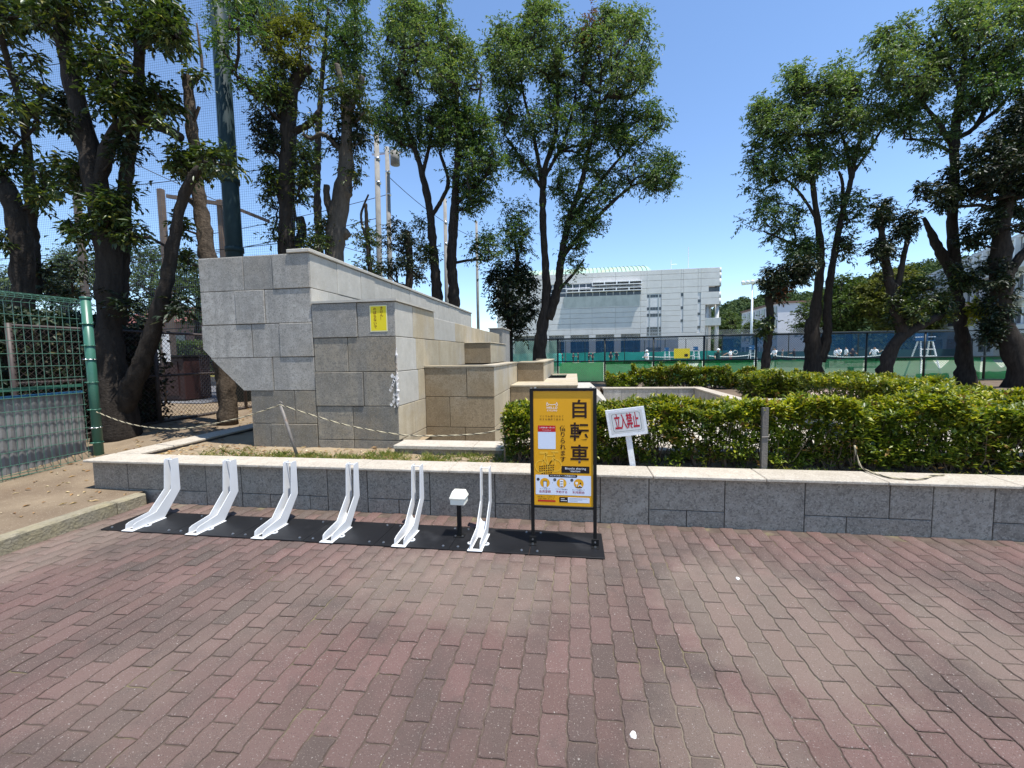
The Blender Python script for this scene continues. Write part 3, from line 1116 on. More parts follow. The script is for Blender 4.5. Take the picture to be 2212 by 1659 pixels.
def srect(u0, u1, v0, v1, m, k=0, name='print', rnd_=.0):
    a, c = sp(u0, v1, k), sp(u1, v0, k)
    x0, z0, x1, z1 = a[0], a[2], c[0], c[2]
    q = MB()
    if rnd_:
        pts = []
        for cx, cz, s0 in ((x1 - rnd_, z1 - rnd_, 0), (x0 + rnd_, z1 - rnd_, 90), (x0 + rnd_, z0 + rnd_, 180), (x1 - rnd_, z0 + rnd_, 270)):
            for t in range(0, 91, 18):
                an = math.radians(s0 + t)
                pts.append((cx + rnd_ * math.cos(an), a[1], cz + rnd_ * math.sin(an)))
        q.add(pts[::-1], [tuple(range(len(pts)))])
    else:
        q.quad((x0, a[1], z0), (x1, a[1], z0), (x1, a[1], z1), (x0, a[1], z1))
    return q.build(name, m, pan)


def sdisc(u, v, r, m, k=1, name='print'):
    q = MB()
    c = sp(u, v, k)
    q.disc(c, (1, 0, 0), (0, 0, 1), r, 24)
    return q.build(name, m, pan)


def stext(t, u, v, size, m, k=1, **kw):
    return lettering(t, size, m, pan, sp(u, v, k), **kw)


# u,v in panel fractions
for ch, v in (('自', .165), ('転', .36), ('車', .552)):
    stext(ch, .775, v, .148, m_ink, 2, bold=.018)
for k, ch in enumerate('借りられます'):
    stext(ch, .495, .325 + k * .0535, .047, m_ink, 2, bold=.014)
# emblem: handlebar with two round grips, and the name
q = MB()
c = sp(.318, .113, 2)
for s in (-1, 1):
    for k in range(20):
        t0, t1 = 2 * math.pi * k / 20, 2 * math.pi * (k + 1) / 20
        for ra, rb in ((.0062, .0092),):
            q.quad(*[(c[0] + s * .035 + r_ * math.cos(t), c[1], c[2] - .003 + r_ * math.sin(t)) for r_, t in ((ra, t0), (rb, t0), (rb, t1), (ra, t1))])
    q.quad(*[(c[0] + s * x, c[1], c[2] + z) for x, z in ((.036, .0055), (.041, .0055), (.038, .016), (.034, .015))])
for k in range(10):
    xs = [-.029 + .058 * kk / 10 for kk in (k, k + 1)]
    zz = [(.004 - .006 * (1 - (x / .029) ** 2)) for x in xs]
    q.quad((xs[0] + c[0], c[1], c[2] + zz[0] - .004), (xs[1] + c[0], c[1], c[2] + zz[1] - .004), (xs[1] + c[0], c[1], c[2] + zz[1]), (xs[0] + c[0], c[1], c[2] + zz[0]))
q.build('emblem', m_pwhite, pan)
stext('HELLO', .318, .1435, .0235, m_pwhite, 2, bold=.012, spacing=1.25)
stext('CYCLING', .318, .167, .0165, m_pwhite, 2, bold=.010, spacing=1.15)
stext('どこでも借りられて', .31, .218, .0165, m_ink, 2, bold=.006, spacing=1.55)
stext('好きな場所で返せる', .31, .245, .0165, m_ink, 2, bold=.006, spacing=1.55)
# code card left blank below its red header
srect(.075, .375, .297, .502, m_pale_b, 1, 'card', .006)
srect(.075, .375, .297, .352, m_red, 2, 'card_header', .004)
stext('ご利用料金・使い方', .225, .316, .0125, m_pwhite, 3, bold=.004, spacing=1.2)
stext('Price & How to use', .225, .337, .0085, m_pwhite, 3)
# pale bicycle silhouette
q = MB()
for u, v, r in ((.13, .655, .052), (.37, .645, .05)):
    c = sp(u, v, 1)
    for k in range(24):
        t0, t1 = 2 * math.pi * k / 24, 2 * math.pi * (k + 1) / 24
        q.quad(*[(c[0] + r_ * math.cos(t), c[1], c[2] + r_ * math.sin(t)) for r_, t in ((r - .008, t0), (r, t0), (r, t1), (r - .008, t1))])
for (u0, v0), (u1, v1), w in (((.13, .655), (.2, .54), .008), ((.2, .56), (.35, .56), .008), ((.2, .545), (.25, .65), .008), ((.35, .56), (.25, .65), .008), ((.34, .53), (.37, .645), .008), ((.1, .535), (.24, .535), .018), ((.3, .525), (.42, .525), .012)):
    a, c = Vector(sp(u0, v0, 1)), Vector(sp(u1, v1, 1))
    d = (c - a).normalized()
    nn = Vector((-d.z, 0, d.x)) * w / 2
    q.quad(a - nn, c - nn, c + nn, a + nn)
q.build('bicycle_print', m_orange_lt, pan)
for k in range(4):
    for j in range(7 - (k == 3) * 2):
        u0 = .09 + j * .038 + (k == 3) * .04
        srect(u0, u0 + .025, .652 + k * .0205 - j * .0022, .661 + k * .0205 - j * .0022, m_ink, 2, 'fine_print')
srect(.47, .94, .648, .708, m_pblack, 1, 'label_box', .004)
stext('Bicycle sharing', .705, .669, .0235, m_pwhite, 2, bold=.008, spacing=1.12)
stext('station', .705, .691, .0235, m_pwhite, 2, bold=.008, spacing=1.12)
srect(.025, .965, .730, .905, m_pale_b, 1, 'card', .006)
srect(.25, .735, .722, .748, m_pblack, 2, 'label_box', .009)
stext('はじめての方 へ ご利用開始方法', .49, .735, .0135, m_pwhite, 3, bold=.004)
for u in (.165, .45, .74):
    sdisc(u + .02, .80, .038, m_orange, 2)
    sdisc(u - .095, .770, .0115, m_pblack, 3)
for k, u in enumerate((.06, .345, .635)):
    stext(str(k + 1), u + .010, .770, .012, m_pwhite, 4)
# pictograms: phone, ticket, rider
srect(.155, .22, .782, .834, m_pblack, 3, 'pictogram', .002)
srect(.162, .213, .789, .838, m_pale_b, 4, 'pictogram')
srect(.44, .50, .768, .836, m_pwhite, 3, 'pictogram')
srect(.505, .545, .785, .812, m_orange_lt, 3, 'pictogram')
for v in (.782, .803, .824):
    srect(.45, .49, v, v + .006, m_pblack, 4, 'pictogram')
srect(.705, .745, .785, .805, m_pwhite, 3, 'pictogram', .002)
srect(.722, .728, .805, .826, m_pwhite, 3, 'pictogram')
srect(.705, .815, .826, .834, m_pblack, 3, 'pictogram')
q = MB()
for u0, u1, u2 in ((.745, .77, .795), (.76, .785, .815)):
    q.add([sp(u0, .826, 4), sp(u2, .826, 4), sp(u1, .806, 4)], [(0, 1, 2)])
q.build('pictogram', m_pwhite, pan)
sdisc(.788, .796, .006, m_pblack, 4, 'pictogram')
for u, a, c_ in ((.185, 'アプリを使って', '会員登録'), (.47, 'アプリで自転車を', '予約する'), (.755, 'ロックを解除して', '利用開始')):
    stext(a, u, .855, .0115, m_ink, 2, bold=.003, spacing=1.1)
    stext(c_, u, .879, .023, m_redtxt, 2, bold=.008)
for u in (.315, .605):
    stext('・', u, .80, .02, m_ink, 2)
stext('自転車はルールを守って', .205, .925, .0125, m_ink, 2, bold=.004)
stext('安全に利用しましょう', .205, .943, .0125, m_ink, 2, bold=.004)
srect(.06, .365, .953, .968, m_red, 1, 'label_box', .004)
srect(.43, .94, .922, .968, m_pale_b, 1, 'label_box', .003)
srect(.43, .575, .922, .968, m_pblack, 2, 'label_box', .003)
srect(.455, .52, .934, .939, m_pwhite, 3, 'fine_print')
srect(.455, .56, .950, .955, m_pwhite, 3, 'fine_print')
for k in range(3):
    srect(.60, .90 - .08 * k, .931 + .011 * k, .933 + .011 * k, m_pblack, 2, 'fine_print')

# ================================================================== NO ENTRY SIGN
ne = empty('no_entry_sign', (.545, 3.93, .40), 'tilted white board reading 立入禁止 in red on a white stake by the hedge', 'sign')
TL, TR, BR_, BL = [Vector(at(*p, Y=3.91)) for p in ((1307, 887), (1390, 877), (1400, 936), (1317, 945))]
q = MB()
q.add([(p.x, 3.895, p.z) for p in (TL, TR, BR_, BL)] + [(p.x, 3.914, p.z) for p in (TL, TR, BR_, BL)], [(3, 2, 1, 0), (4, 5, 6, 7), (0, 1, 5, 4), (1, 2, 6, 5), (2, 3, 7, 6), (3, 0, 4, 7)])
m_wood_white = mat('white_painted_wood', (.70, .71, .72), (.78, .79, .80), 14, .6, .3, bump=.3, bscale=90, patch=[(8, .58, .7, .4, (.5, .49, .46))])
board = q.build('board', m_wood_white, ne)
q = MB()
a, c = Vector((.540, 3.924, .36)), Vector((.448, 3.924, .98))
q.bar(a, c, .016, .052)
q.build('stake', m_wood_white, ne)
cen = (TL + TR + BR_ + BL) / 4
ux = (TR - TL).normalized()
uz = (TL - BL).normalized()
W_, H_ = (TR - TL).length, (TL - BL).length


def bp(u, v, k=1):
    p = cen + ux * u * W_ + uz * v * H_
    return (p.x, 3.895 - .0006 * k, p.z)


q = MB()
q.quad(bp(-.43, -.38), bp(.43, -.38), bp(.43, .40), bp(-.43, .40))
q.build('inset', mat('grey_white_print', (.58, .58, .57)), board)
m_line = mat('green_grey_line', (.12, .17, .15))
pts = []
for cx, cy, s0 in ((.36 - .05, .33 - .08, 0), (-.36 + .05, .33 - .08, 90), (-.36 + .05, -.31 + .08, 180), (.36 - .05, -.31 + .08, 270)):
    for t in range(0, 91, 18):
        an = math.radians(s0 + t)
        pts.append((cx + .05 * math.cos(an), cy + .08 * math.sin(an)))
q = MB()
n = len(pts)
for k in range(n):
    (u0, v0), (u1, v1) = pts[k], pts[(k + 1) % n]
    q.quad(bp(u0, v0, 2), bp(u1, v1, 2), bp(u1 * 1.022, v1 * 1.03, 2), bp(u0 * 1.022, v0 * 1.03, 2))
q.build('border_line', m_line, board)
m_rp = mat('red_paint', (.42, .012, .03), rough=.5)
for ch, u in (('立', -.235), ('入', -.08), ('禁', .08), ('止', .24)):
    lettering(ch, .155, m_rp, board, bp(u, .0, 3), ux=tuple(ux), uz=tuple(uz), bold=.022, sx=.37)

# ================================================================== YELLOW WARNING STICKER
st = empty('warning_sticker', (-2.265, 4.56, 1.79), 'yellow warning sheet with brown hiragana stuck on the fountain block', 'sticker')
m_yel = mat('yellow_sheet', (.70, .56, .01), (.74, .60, .02), 4, .5, .3)
q = MB()
q.box(-2.371, -2.158, 4.5855, 4.5885, 1.79, 2.093)
sh = q.build('sheet', mat('pale_yellow_edge', (.74, .70, .42)), st)
q = MB()
q.quad((-2.361, 4.585, 1.80), (-2.168, 4.585, 1.80), (-2.168, 4.585, 2.083), (-2.361, 4.585, 2.083))
q.build('field', m_yel, sh)
m_maroon = mat('maroon_print', (.16, .015, .008))
for k, ch in enumerate('きけん！'):
    lettering(ch, .042, m_maroon, sh, (-2.225, 4.5845, 2.056 - k * .040), bold=.02)
for k, ch in enumerate('のぼらないで'):
    lettering(ch, .042, m_maroon, sh, (-2.308, 4.5845, 2.048 - k * .041), bold=.02)

# ================================================================== ROPES, STAKES, POSTS
m_rope = mat('dirty_rope', (.38, .33, .22), (.48, .42, .29), 40, .9, .1)
m_ropey = mat('black_strand', (.05, .045, .035), rough=.9)
m_rust = mat('rusty_grey_steel', (.16, .145, .13), (.24, .215, .19), 14, .65, .4, metal=.3, patch=[(12, .58, .7, .7, (.16, .08, .04))])


def rope(label, pts, r=.010, twist=.045, black=True, group=None):
    P = [Vector(p) for p in pts]
    fine = []
    for k in range(len(P) - 1):
        p0, p1, p2, p3 = P[max(k - 1, 0)], P[k], P[k + 1], P[min(k + 2, len(P) - 1)]
        n = max(3, int((p2 - p1).length / .03))
        for j in range(n):
            t = j / n
            fine.append(.5 * ((2 * p1) + (p2 - p0) * t + (2 * p0 - 5 * p1 + 4 * p2 - p3) * t * t + (3 * p1 - p0 - 3 * p2 + p3) * t ** 3))
    fine.append(P[-1])
    root = empty('rope', P[0], label, 'rope', group)
    s = 0
    strands = [[], [], []]
    for k, p in enumerate(fine):
        t = (fine[min(k + 1, len(fine) - 1)] - fine[max(k - 1, 0)]).normalized()
        a = t.orthogonal().normalized()
        a = Vector((0, 0, 1)) - t * t.z
        a = a.normalized() if a.length > .05 else t.orthogonal().normalized()
        b_ = t.cross(a)
        for j in range(3):
            an = s / twist * 2 * math.pi / 3 + j * 2 * math.pi / 3
            strands[j].append(p + (a * math.cos(an) + b_ * math.sin(an)) * r * .5)
        if k + 1 < len(fine):
            s += (fine[k + 1] - p).length
    for j in range(3):
        q = MB()
        q.tube(strands[j], r * .55, 5)
        q.build('strand', m_ropey if (black and j == 2) else m_rope, root, True)
    return root


rope('yellow and black rope from green fence post past the tree trunks to the leaning stake', [(-6.22, 4.52, .83), (-5.7, 4.42, .72), (-5.2, 4.35, .665), (-4.6, 4.25, .68), (-3.9, 4.15, .80), (-3.56, 4.1, .88), (-3.215, 4.1, .985)], .0075)
rope('sagging rope across the fountain front from leaning stake to hedge end', [(-3.21, 4.1, .985), (-2.796, 4.1, .862), (-2.389, 4.1, .757), (-1.836, 4.1, .673), (-1.415, 4.1, .665), (-.95, 4.08, .70), (-.72, 4.05, .76)], .008)
rope('loose rope end lying along the coping below the right hedge', [at(1846, 962, Y=3.93), at(1852, 990, Y=3.92), at(1862, 1010, Y=3.90), at(1885, 1021, Z=.463), at(1920, 1031, Z=.462), at(1960, 1035, Z=.462), at(1995, 1034, Z=.462), at(2015, 1027, Z=.462), at(2040, 1026, Z=.462)], .008, .05, True)
for k, (dz, ln) in enumerate(((0, 0), (.10, .1))):
    rope(f'{"upper" if k == 0 else "lower"} thin rope beside the far shrubs at the garden path', [at(1679, 826 + k * 21, Y=11.5), at(1710, 842 + k * 13, Y=11.0), at(1745, 853 + k * 10, Y=10.4)], .014, .06, False, 'two ropes by the path')
q = MB()
q.tube([(-3.025, 4.1, .36), (-3.12, 4.1, .68), (-3.205, 4.1, .975)], .017, 10)
sk = q.build('metal_stake', m_rust, None, True)
tag(sk, 'leaning rusty metal stake holding the rope before the fountain', 'stake')
q = MB()
ring = [(-3.21 + .022 * math.cos(t), 4.1, .995 + .022 * math.sin(t)) for t in np.linspace(0, 2 * math.pi, 13)]
q.tube(ring, .006, 6)
q.build('eye', m_rust, sk, True)
q = MB()
q.tube([(-.70, 4.03, .36), (-.70, 4.03, .80), (-.70, 4.03, .86), (-.713, 4.03, .885), (-.735, 4.03, .875), (-.738, 4.03, .85)], .007, 8)
tag(q.build('metal_stake', m_rust, None, True), 'thin hooked grey stake at the left end of the front hedge', 'stake')
q = MB()
q.box(1.633, 1.685, 3.915, 3.955, .36, .998, .004)
wp = q.build('wooden_post', mat('weathered_wood', (.12, .108, .092), (.19, .172, .148), 4, .85, .15, bump=.8, bscale=60, stretch=(18, 18, 1)))
tag(wp, 'weathered grey wooden post standing in front of the long hedge', 'post')
q = MB()
q.tube([(1.63, 3.912, .735), (1.69, 3.912, .738)], .005, 6)
q.build('wire_tie', m_rust, wp)

# ---- white chips on the paving
m_chipw = mat('white_chip', (.75, .74, .70), rough=.8)
for k, (x, y, lab) in enumerate(((1368, 1588, 'small white chip on red paving near the bottom edge'), (1593, 1250, 'small white chip on red paving right of the sign'))):
    p = at(x, y, Z=0)
    q = MB()
    ring = [(p.x + .013 * math.cos(t) * random.uniform(.8, 1.2), p.y + .017 * math.sin(t) * random.uniform(.8, 1.2)) for t in np.linspace(0, 2 * math.pi, 9)[:-1]]
    q.prism(ring, lambda x, y: (x, y, .001), lambda x, y: (p.x + (x - p.x) * .8, p.y + (y - p.y) * .8, .006))
    tag(q.build('white_chip', m_chipw), lab, 'debris')
# grass along the bed and leaf litter
rng = np.random.default_rng(5)
tuft = []
for (x0, x1, y0, y1, n) in ((-3.75, -3.2, 3.95, 4.25, 26), (-3.3, -2.3, 3.95, 4.2, 70), (-2.3, -1.4, 4.0, 4.3, 50), (-1.6, -.6, 3.95, 4.3, 60), (-4.3, -3.8, 4.0, 4.4, 14), (1.5, 2.2, 3.92, 4.0, 24), (.7, 1.2, 3.92, 4.0, 10), (-2.2, -1.9, 4.25, 4.33, 8), (-1.2, -1.0, 4.25, 4.33, 8), (2.6, 4.2, 3.92, 4.0, 24)):
    tuft.append(np.c_[rng.uniform(x0, x1, n), rng.uniform(y0, y1, n), np.full(n, .40)])
tuft = np.concatenate(tuft)
per = 16
c_ = np.repeat(tuft, per, 0)
n = len(c_)
ang = rng.uniform(0, 2 * math.pi, n)
d = np.c_[np.cos(ang), np.sin(ang), rng.uniform(.5, 2.2, n)]
pos = c_ + np.c_[rng.normal(0, .018, n), rng.normal(0, .018, n), np.full(n, -.005)]
v, t = leaf_arrays(pos, d, np.c_[-np.cos(ang), -np.sin(ang), np.full(n, .8)], rng.uniform(.03, .10, n), rng.uniform(.003, .006, n))
stuff(fast_mesh('grass', v, t, leafmat('grass_blade', ((0, (.09, .14, .03)), (.5, (.14, .19, .045)), (.8, (.26, .24, .08)), (1, (.36, .30, .14))), .6, .2, .3)))
n = 1500
px = np.concatenate([rng.uniform(-9, -4.6, 900), rng.uniform(-4.8, -2.1, 250), rng.uniform(-2.1, 6, 350)])
py = np.concatenate([rng.uniform(2, 9, 900), rng.uniform(3.9, 4.6, 250), rng.uniform(3.91, 4.3, 350)])
ok = ~((px > -5.2) & (py > 3.6) & (px < -4.84))
px, py = px[ok], py[ok]
n = len(px)
pz = np.array([bed_z(a, b_) + .006 if a < -5.2 or b_ < 3.6 else .412 for a, b_ in zip(px, py)])
ang = rng.uniform(0, 6.28, n)
v, t = leaf_arrays(np.c_[px, py, pz], np.c_[np.cos(ang), np.sin(ang), rng.uniform(0, .25, n)], np.c_[rng.normal(0, .2, n), rng.normal(0, .2, n), np.ones(n)], rng.uniform(.03, .08, n), rng.uniform(.015, .03, n))
stuff(fast_mesh('fallen_leaves', v, t, leafmat('dry_leaf', ((0, (.20, .10, .045)), (.5, (.30, .19, .09)), (.85, (.42, .32, .18)), (1, (.55, .48, .34))), .8, .1, .1)))
# ================================================================== VEGETATION
m_bark = mat('grey_brown_bark', (.075, .062, .05), (.13, .11, .088), 5, .95, .1, bump=2.0, bscale=26, patch=[(3, .55, .7, .5, (.17, .155, .13))], stretch=(3, 3, .7))
m_bark_d = mat('dark_shaded_bark', (.022, .018, .015), (.048, .040, .033), 5, .95, .1, bump=2.0, bscale=26, stretch=(3, 3, .7))  # dark bark, taken blacker so its colour stands in for crown shade
m_bark_b = mat('brown_bark', (.06, .045, .033), (.12, .092, .066), 9, .95, .1, bump=2.5, bscale=22, stretch=(2, 2, .8), patch=[(10, .52, .62, .7, (.035, .027, .02))])
m_cut = mat('sawn_wood', (.42, .33, .22), (.52, .42, .30), 10, .9, .1)
lf_ever = leafmat('glossy_evergreen_leaf', ((0, (.016, .030, .010)), (.5, (.035, .060, .016)), (.8, (.065, .095, .022)), (.95, (.13, .15, .03)), (1, (.24, .22, .05))), .38, .42, .22)
lf_dark = leafmat('dark_evergreen_leaf', ((0, (.008, .016, .009)), (.6, (.016, .030, .013)), (.9, (.030, .048, .018)), (1, (.08, .07, .03))), .5, .3, .10)
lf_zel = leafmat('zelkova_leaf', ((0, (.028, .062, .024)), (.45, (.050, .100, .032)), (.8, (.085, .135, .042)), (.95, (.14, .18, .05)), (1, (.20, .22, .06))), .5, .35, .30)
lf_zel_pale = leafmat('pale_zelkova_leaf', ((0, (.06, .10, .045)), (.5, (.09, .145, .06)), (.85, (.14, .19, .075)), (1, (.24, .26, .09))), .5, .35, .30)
lf_brown = leafmat('withered_leaf', ((0, (.14, .06, .035)), (1, (.26, .13, .075))), .8, .1, .2)
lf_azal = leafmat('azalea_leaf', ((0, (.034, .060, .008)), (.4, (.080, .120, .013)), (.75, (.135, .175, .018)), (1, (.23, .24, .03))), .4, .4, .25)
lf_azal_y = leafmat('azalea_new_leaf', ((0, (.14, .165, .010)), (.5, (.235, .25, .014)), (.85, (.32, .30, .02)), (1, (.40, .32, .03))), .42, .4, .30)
lf_azal_b = leafmat('azalea_dry_leaf', ((0, (.16, .09, .03)), (1, (.30, .19, .07))), .6, .2, .2)
lf_mid = leafmat('mid_green_leaf', ((0, (.035, .062, .018)), (.6, (.060, .095, .026)), (1, (.11, .14, .035))), .6, .2, .25)
lf_olive = leafmat('olive_green_leaf', ((0, (.07, .085, .016)), (.6, (.11, .12, .024)), (1, (.17, .165, .035))), .6, .2, .25)


def world_path(path, Y):
    """path of (x, y, radius[, dY]) photo points to 3D points and radii"""
    P, R_ = [], []
    for q in path:
        dy = q[3] if len(q) > 3 else 0
        P.append(at(q[0], q[1], Y=Y + dy))
        R_.append(q[2])
    return P, R_


def smooth_path(P, R_, step):
    out, ro = [], []
    for k in range(len(P) - 1):
        p0, p1, p2, p3 = P[max(k - 1, 0)], P[k], P[k + 1], P[min(k + 2, len(P) - 1)]
        n = max(2, int((p2 - p1).length / step))
        for j in range(n):
            t = j / n
            out.append(.5 * ((2 * p1) + (p2 - p0) * t + (2 * p0 - 5 * p1 + 4 * p2 - p3) * t * t + (3 * p1 - p0 - 3 * p2 + p3) * t ** 3))
            ro.append(R_[k] + (R_[k + 1] - R_[k]) * t)
    out.append(P[-1])
    ro.append(R_[-1])
    return out, ro


def tree(name, label, Y, limbs, crowns, leaf, bark, seed, leaf_len, leaf_w, group='trees', cat='tree', twig=.010, flare=True, extra=None, droop=.4, sides=10):
    """limbs: trunk and main limbs as photo paths; crowns: dicts (poly, n, per, r, depth, hole, gap) traced and given depth around the trunk"""
    rng = np.random.default_rng(seed)
    base = at(limbs[0][0][0], limbs[0][0][1], Y=Y)
    gz = extra.get('gz', base.z) if extra else base.z
    root = empty(name, (base.x, base.y, gz), label, cat, group)
    nodes, nrad = [], []
    tm = MB()
    for li, L in enumerate(limbs):
        P, R_ = world_path(L, Y)
        if li == 0:
            foot = P[0].copy()
            foot.z = gz - .12
            P = [foot, P[0]] + P[1:] if P[0].z > gz + .05 else P
            if len(P) > len(R_):
                R_ = [R_[0] * 1.15] + R_
        P, R_ = smooth_path(P, R_, max(.09, R_[0] * .6))
        if li == 0 and flare:
            for k, p in enumerate(P):
                h = p.z - gz
                R_[k] *= 1 + .16 * math.exp(-max(h, 0) / (R_[0] * 1.2))
        tm.tube(P, R_, (14 if R_[0] > .12 else sides) if R_[0] > .06 else 6, .34)
        nodes += P
        nrad += R_
    tm.build('trunk', bark, root, True)
    N = [np.array(p) for p in nodes]
    fixed = len(N)
    br = MB()
    groups = {}
    for c in crowns:
        poly = np.array(c['poly'], float)
        lo, hi = poly.min(0), poly.max(0)
        need = int(c['n'] * 1.2)
        px, py = [], []
        while len(px) < need:
            m = need * 4
            x, y = rng.uniform(lo[0], hi[0], m), rng.uniform(lo[1], hi[1], m)
            ok = in_poly(x, y, poly)
            ed0 = edge_dist(x, y, poly)
            if ok.any():
                ok &= ed0 > min(c.get('r', .45) * FPX / c.get('Y', Y) * .22, .3 * ed0[ok].max())
            for h in c.get('holes', ()):
                ok &= ~in_poly(x, y, h)
            px += list(x[ok])
            py += list(y[ok])
        px, py = np.array(px[:need]), np.array(py[:need])
        ed = edge_dist(px, py, poly)
        Yc = c.get('Y', Y)
        sc = Yc / FPX
        half = np.minimum(ed * sc * 1.35 + .15, c.get('depth', 3.0))
        yy = Yc + rng.uniform(-1, 1, need) * half
        C = at_many(px, py, yy)
        g_ = nz(C, 1 / c.get('gapsize', 1.3), seed)
        keep = g_ > c.get('gap', -.12)
        C, ed = C[keep], ed[keep]
        # branches: join each clump to the nearest node nearer the trunk
        fork = np.array(N[0]) if 'fork' not in c else np.array(at(*c['fork'], Y=Y))
        od = np.argsort(np.linalg.norm(C - fork, axis=1))
        ids, par, pts = [], [], [np.array(p) for p in N[:fixed]]
        A = np.zeros((fixed + len(C), 3))
        A[:fixed] = np.array(N[:fixed])
        cnt = fixed
        for k in od:
            d = np.linalg.norm(A[:cnt] - C[k], axis=1) + .6 * np.maximum(A[:cnt, 2] - C[k][2] + .1, 0)
            par.append(int(np.argmin(d)))
            A[cnt] = C[k]
            cnt += 1
        w = np.ones(cnt)
        for k in range(len(par) - 1, -1, -1):
            if par[k] >= fixed:
                w[par[k]] += w[fixed + k]
        for k, p in enumerate(par):
            a, b_ = A[p], A[fixed + k]
            r1 = twig * w[fixed + k] ** .45
            r0 = twig * math.sqrt(w[p]) if p >= fixed else min(r1 * 1.3, nrad[p])
            r0 = min(r0, r1 * 1.8)
            mid = (a + b_) / 2 + rng.normal(0, .06, 3) * np.linalg.norm(b_ - a)
            br.tube([a, mid, b_], [r0, (r0 + r1) / 2, r1 * .8], 4 if r1 < .05 else 6, 0, False)
        lm = c.get('leaf', leaf)
        per = c.get('per', 40)
        ll, lw = c.get('len', leaf_len), c.get('w', leaf_w)
        v, t = clump_leaves(rng, C, per, c.get('r', .45), ll, lw, droop, c.get('flat', .75))
        groups.setdefault(lm.name, [lm, [], [], 0])
        gq = groups[lm.name]
        gq[1].append(v)
        gq[2].append(t + gq[3])
        gq[3] += len(v)
    if br.v:
        stuff(br.build('branches', bark, root, True))
    first = True
    for k, (lm, vs, ts, _) in groups.items():
        o = fast_mesh('crown' if lm is leaf else ('withered_crown' if 'withered' in k else 'crown'), np.concatenate(vs), np.concatenate(ts), lm, root)
    return root


def blob(x, y, rx, ry=None, k=10, jit=.22, seed=0):
    r_ = random.Random(int(x * 7 + y * 13 + seed))
    ry = ry or rx
    return [(x + rx * math.cos(2 * math.pi * i / k) * r_.uniform(1 - jit, 1 + jit), y + ry * math.sin(2 * math.pi * i / k) * r_.uniform(1 - jit, 1 + jit)) for i in range(k)]


EV = dict(per=34, r=.22, depth=1.0, gap=-.06, gapsize=.5)
# ---- far left tree behind the green fence
tree('evergreen_tree', 'glossy evergreen tree at the far left, behind the green mesh fence', 6.4,
     [[(52, 900, .17), (50, 640, .16), (45, 520, .16), (28, 440, .14), (0, 385, .12), (-60, 300, .10)], [(78, 640, .10, .8), (70, 520, .10, .8), (66, 430, .09, .6), (60, 330, .07, .4), (45, 220, .05)]],
     [dict(poly=[(-120, 90), (0, 75), (60, 90), (120, 150), (125, 200), (100, 260), (110, 310), (70, 330), (20, 350), (-120, 330)], n=150, **EV),
      dict(poly=[(-100, -40), (60, -30), (120, 20), (110, 70), (40, 85), (-100, 80)], n=110, **EV),
      dict(poly=[(50, 340), (100, 345), (130, 380), (115, 440), (70, 455), (55, 400)], n=50, **EV),
      dict(poly=[(-30, 300), (30, 310), (50, 350), (20, 380), (-30, 380)], n=30, **EV),
      dict(poly=[(-20, 500), (20, 500), (30, 545), (-20, 560)], n=14, **EV),
      dict(poly=[(70, 585), (150, 560), (200, 580), (190, 640), (120, 640), (80, 620)], n=60, Y=7.5, **{**EV, 'leaf': lf_dark})],
     lf_ever, m_bark_d, 11, .125, .046, 'evergreen trees on the left', extra=dict(gz=.25), twig=.007)
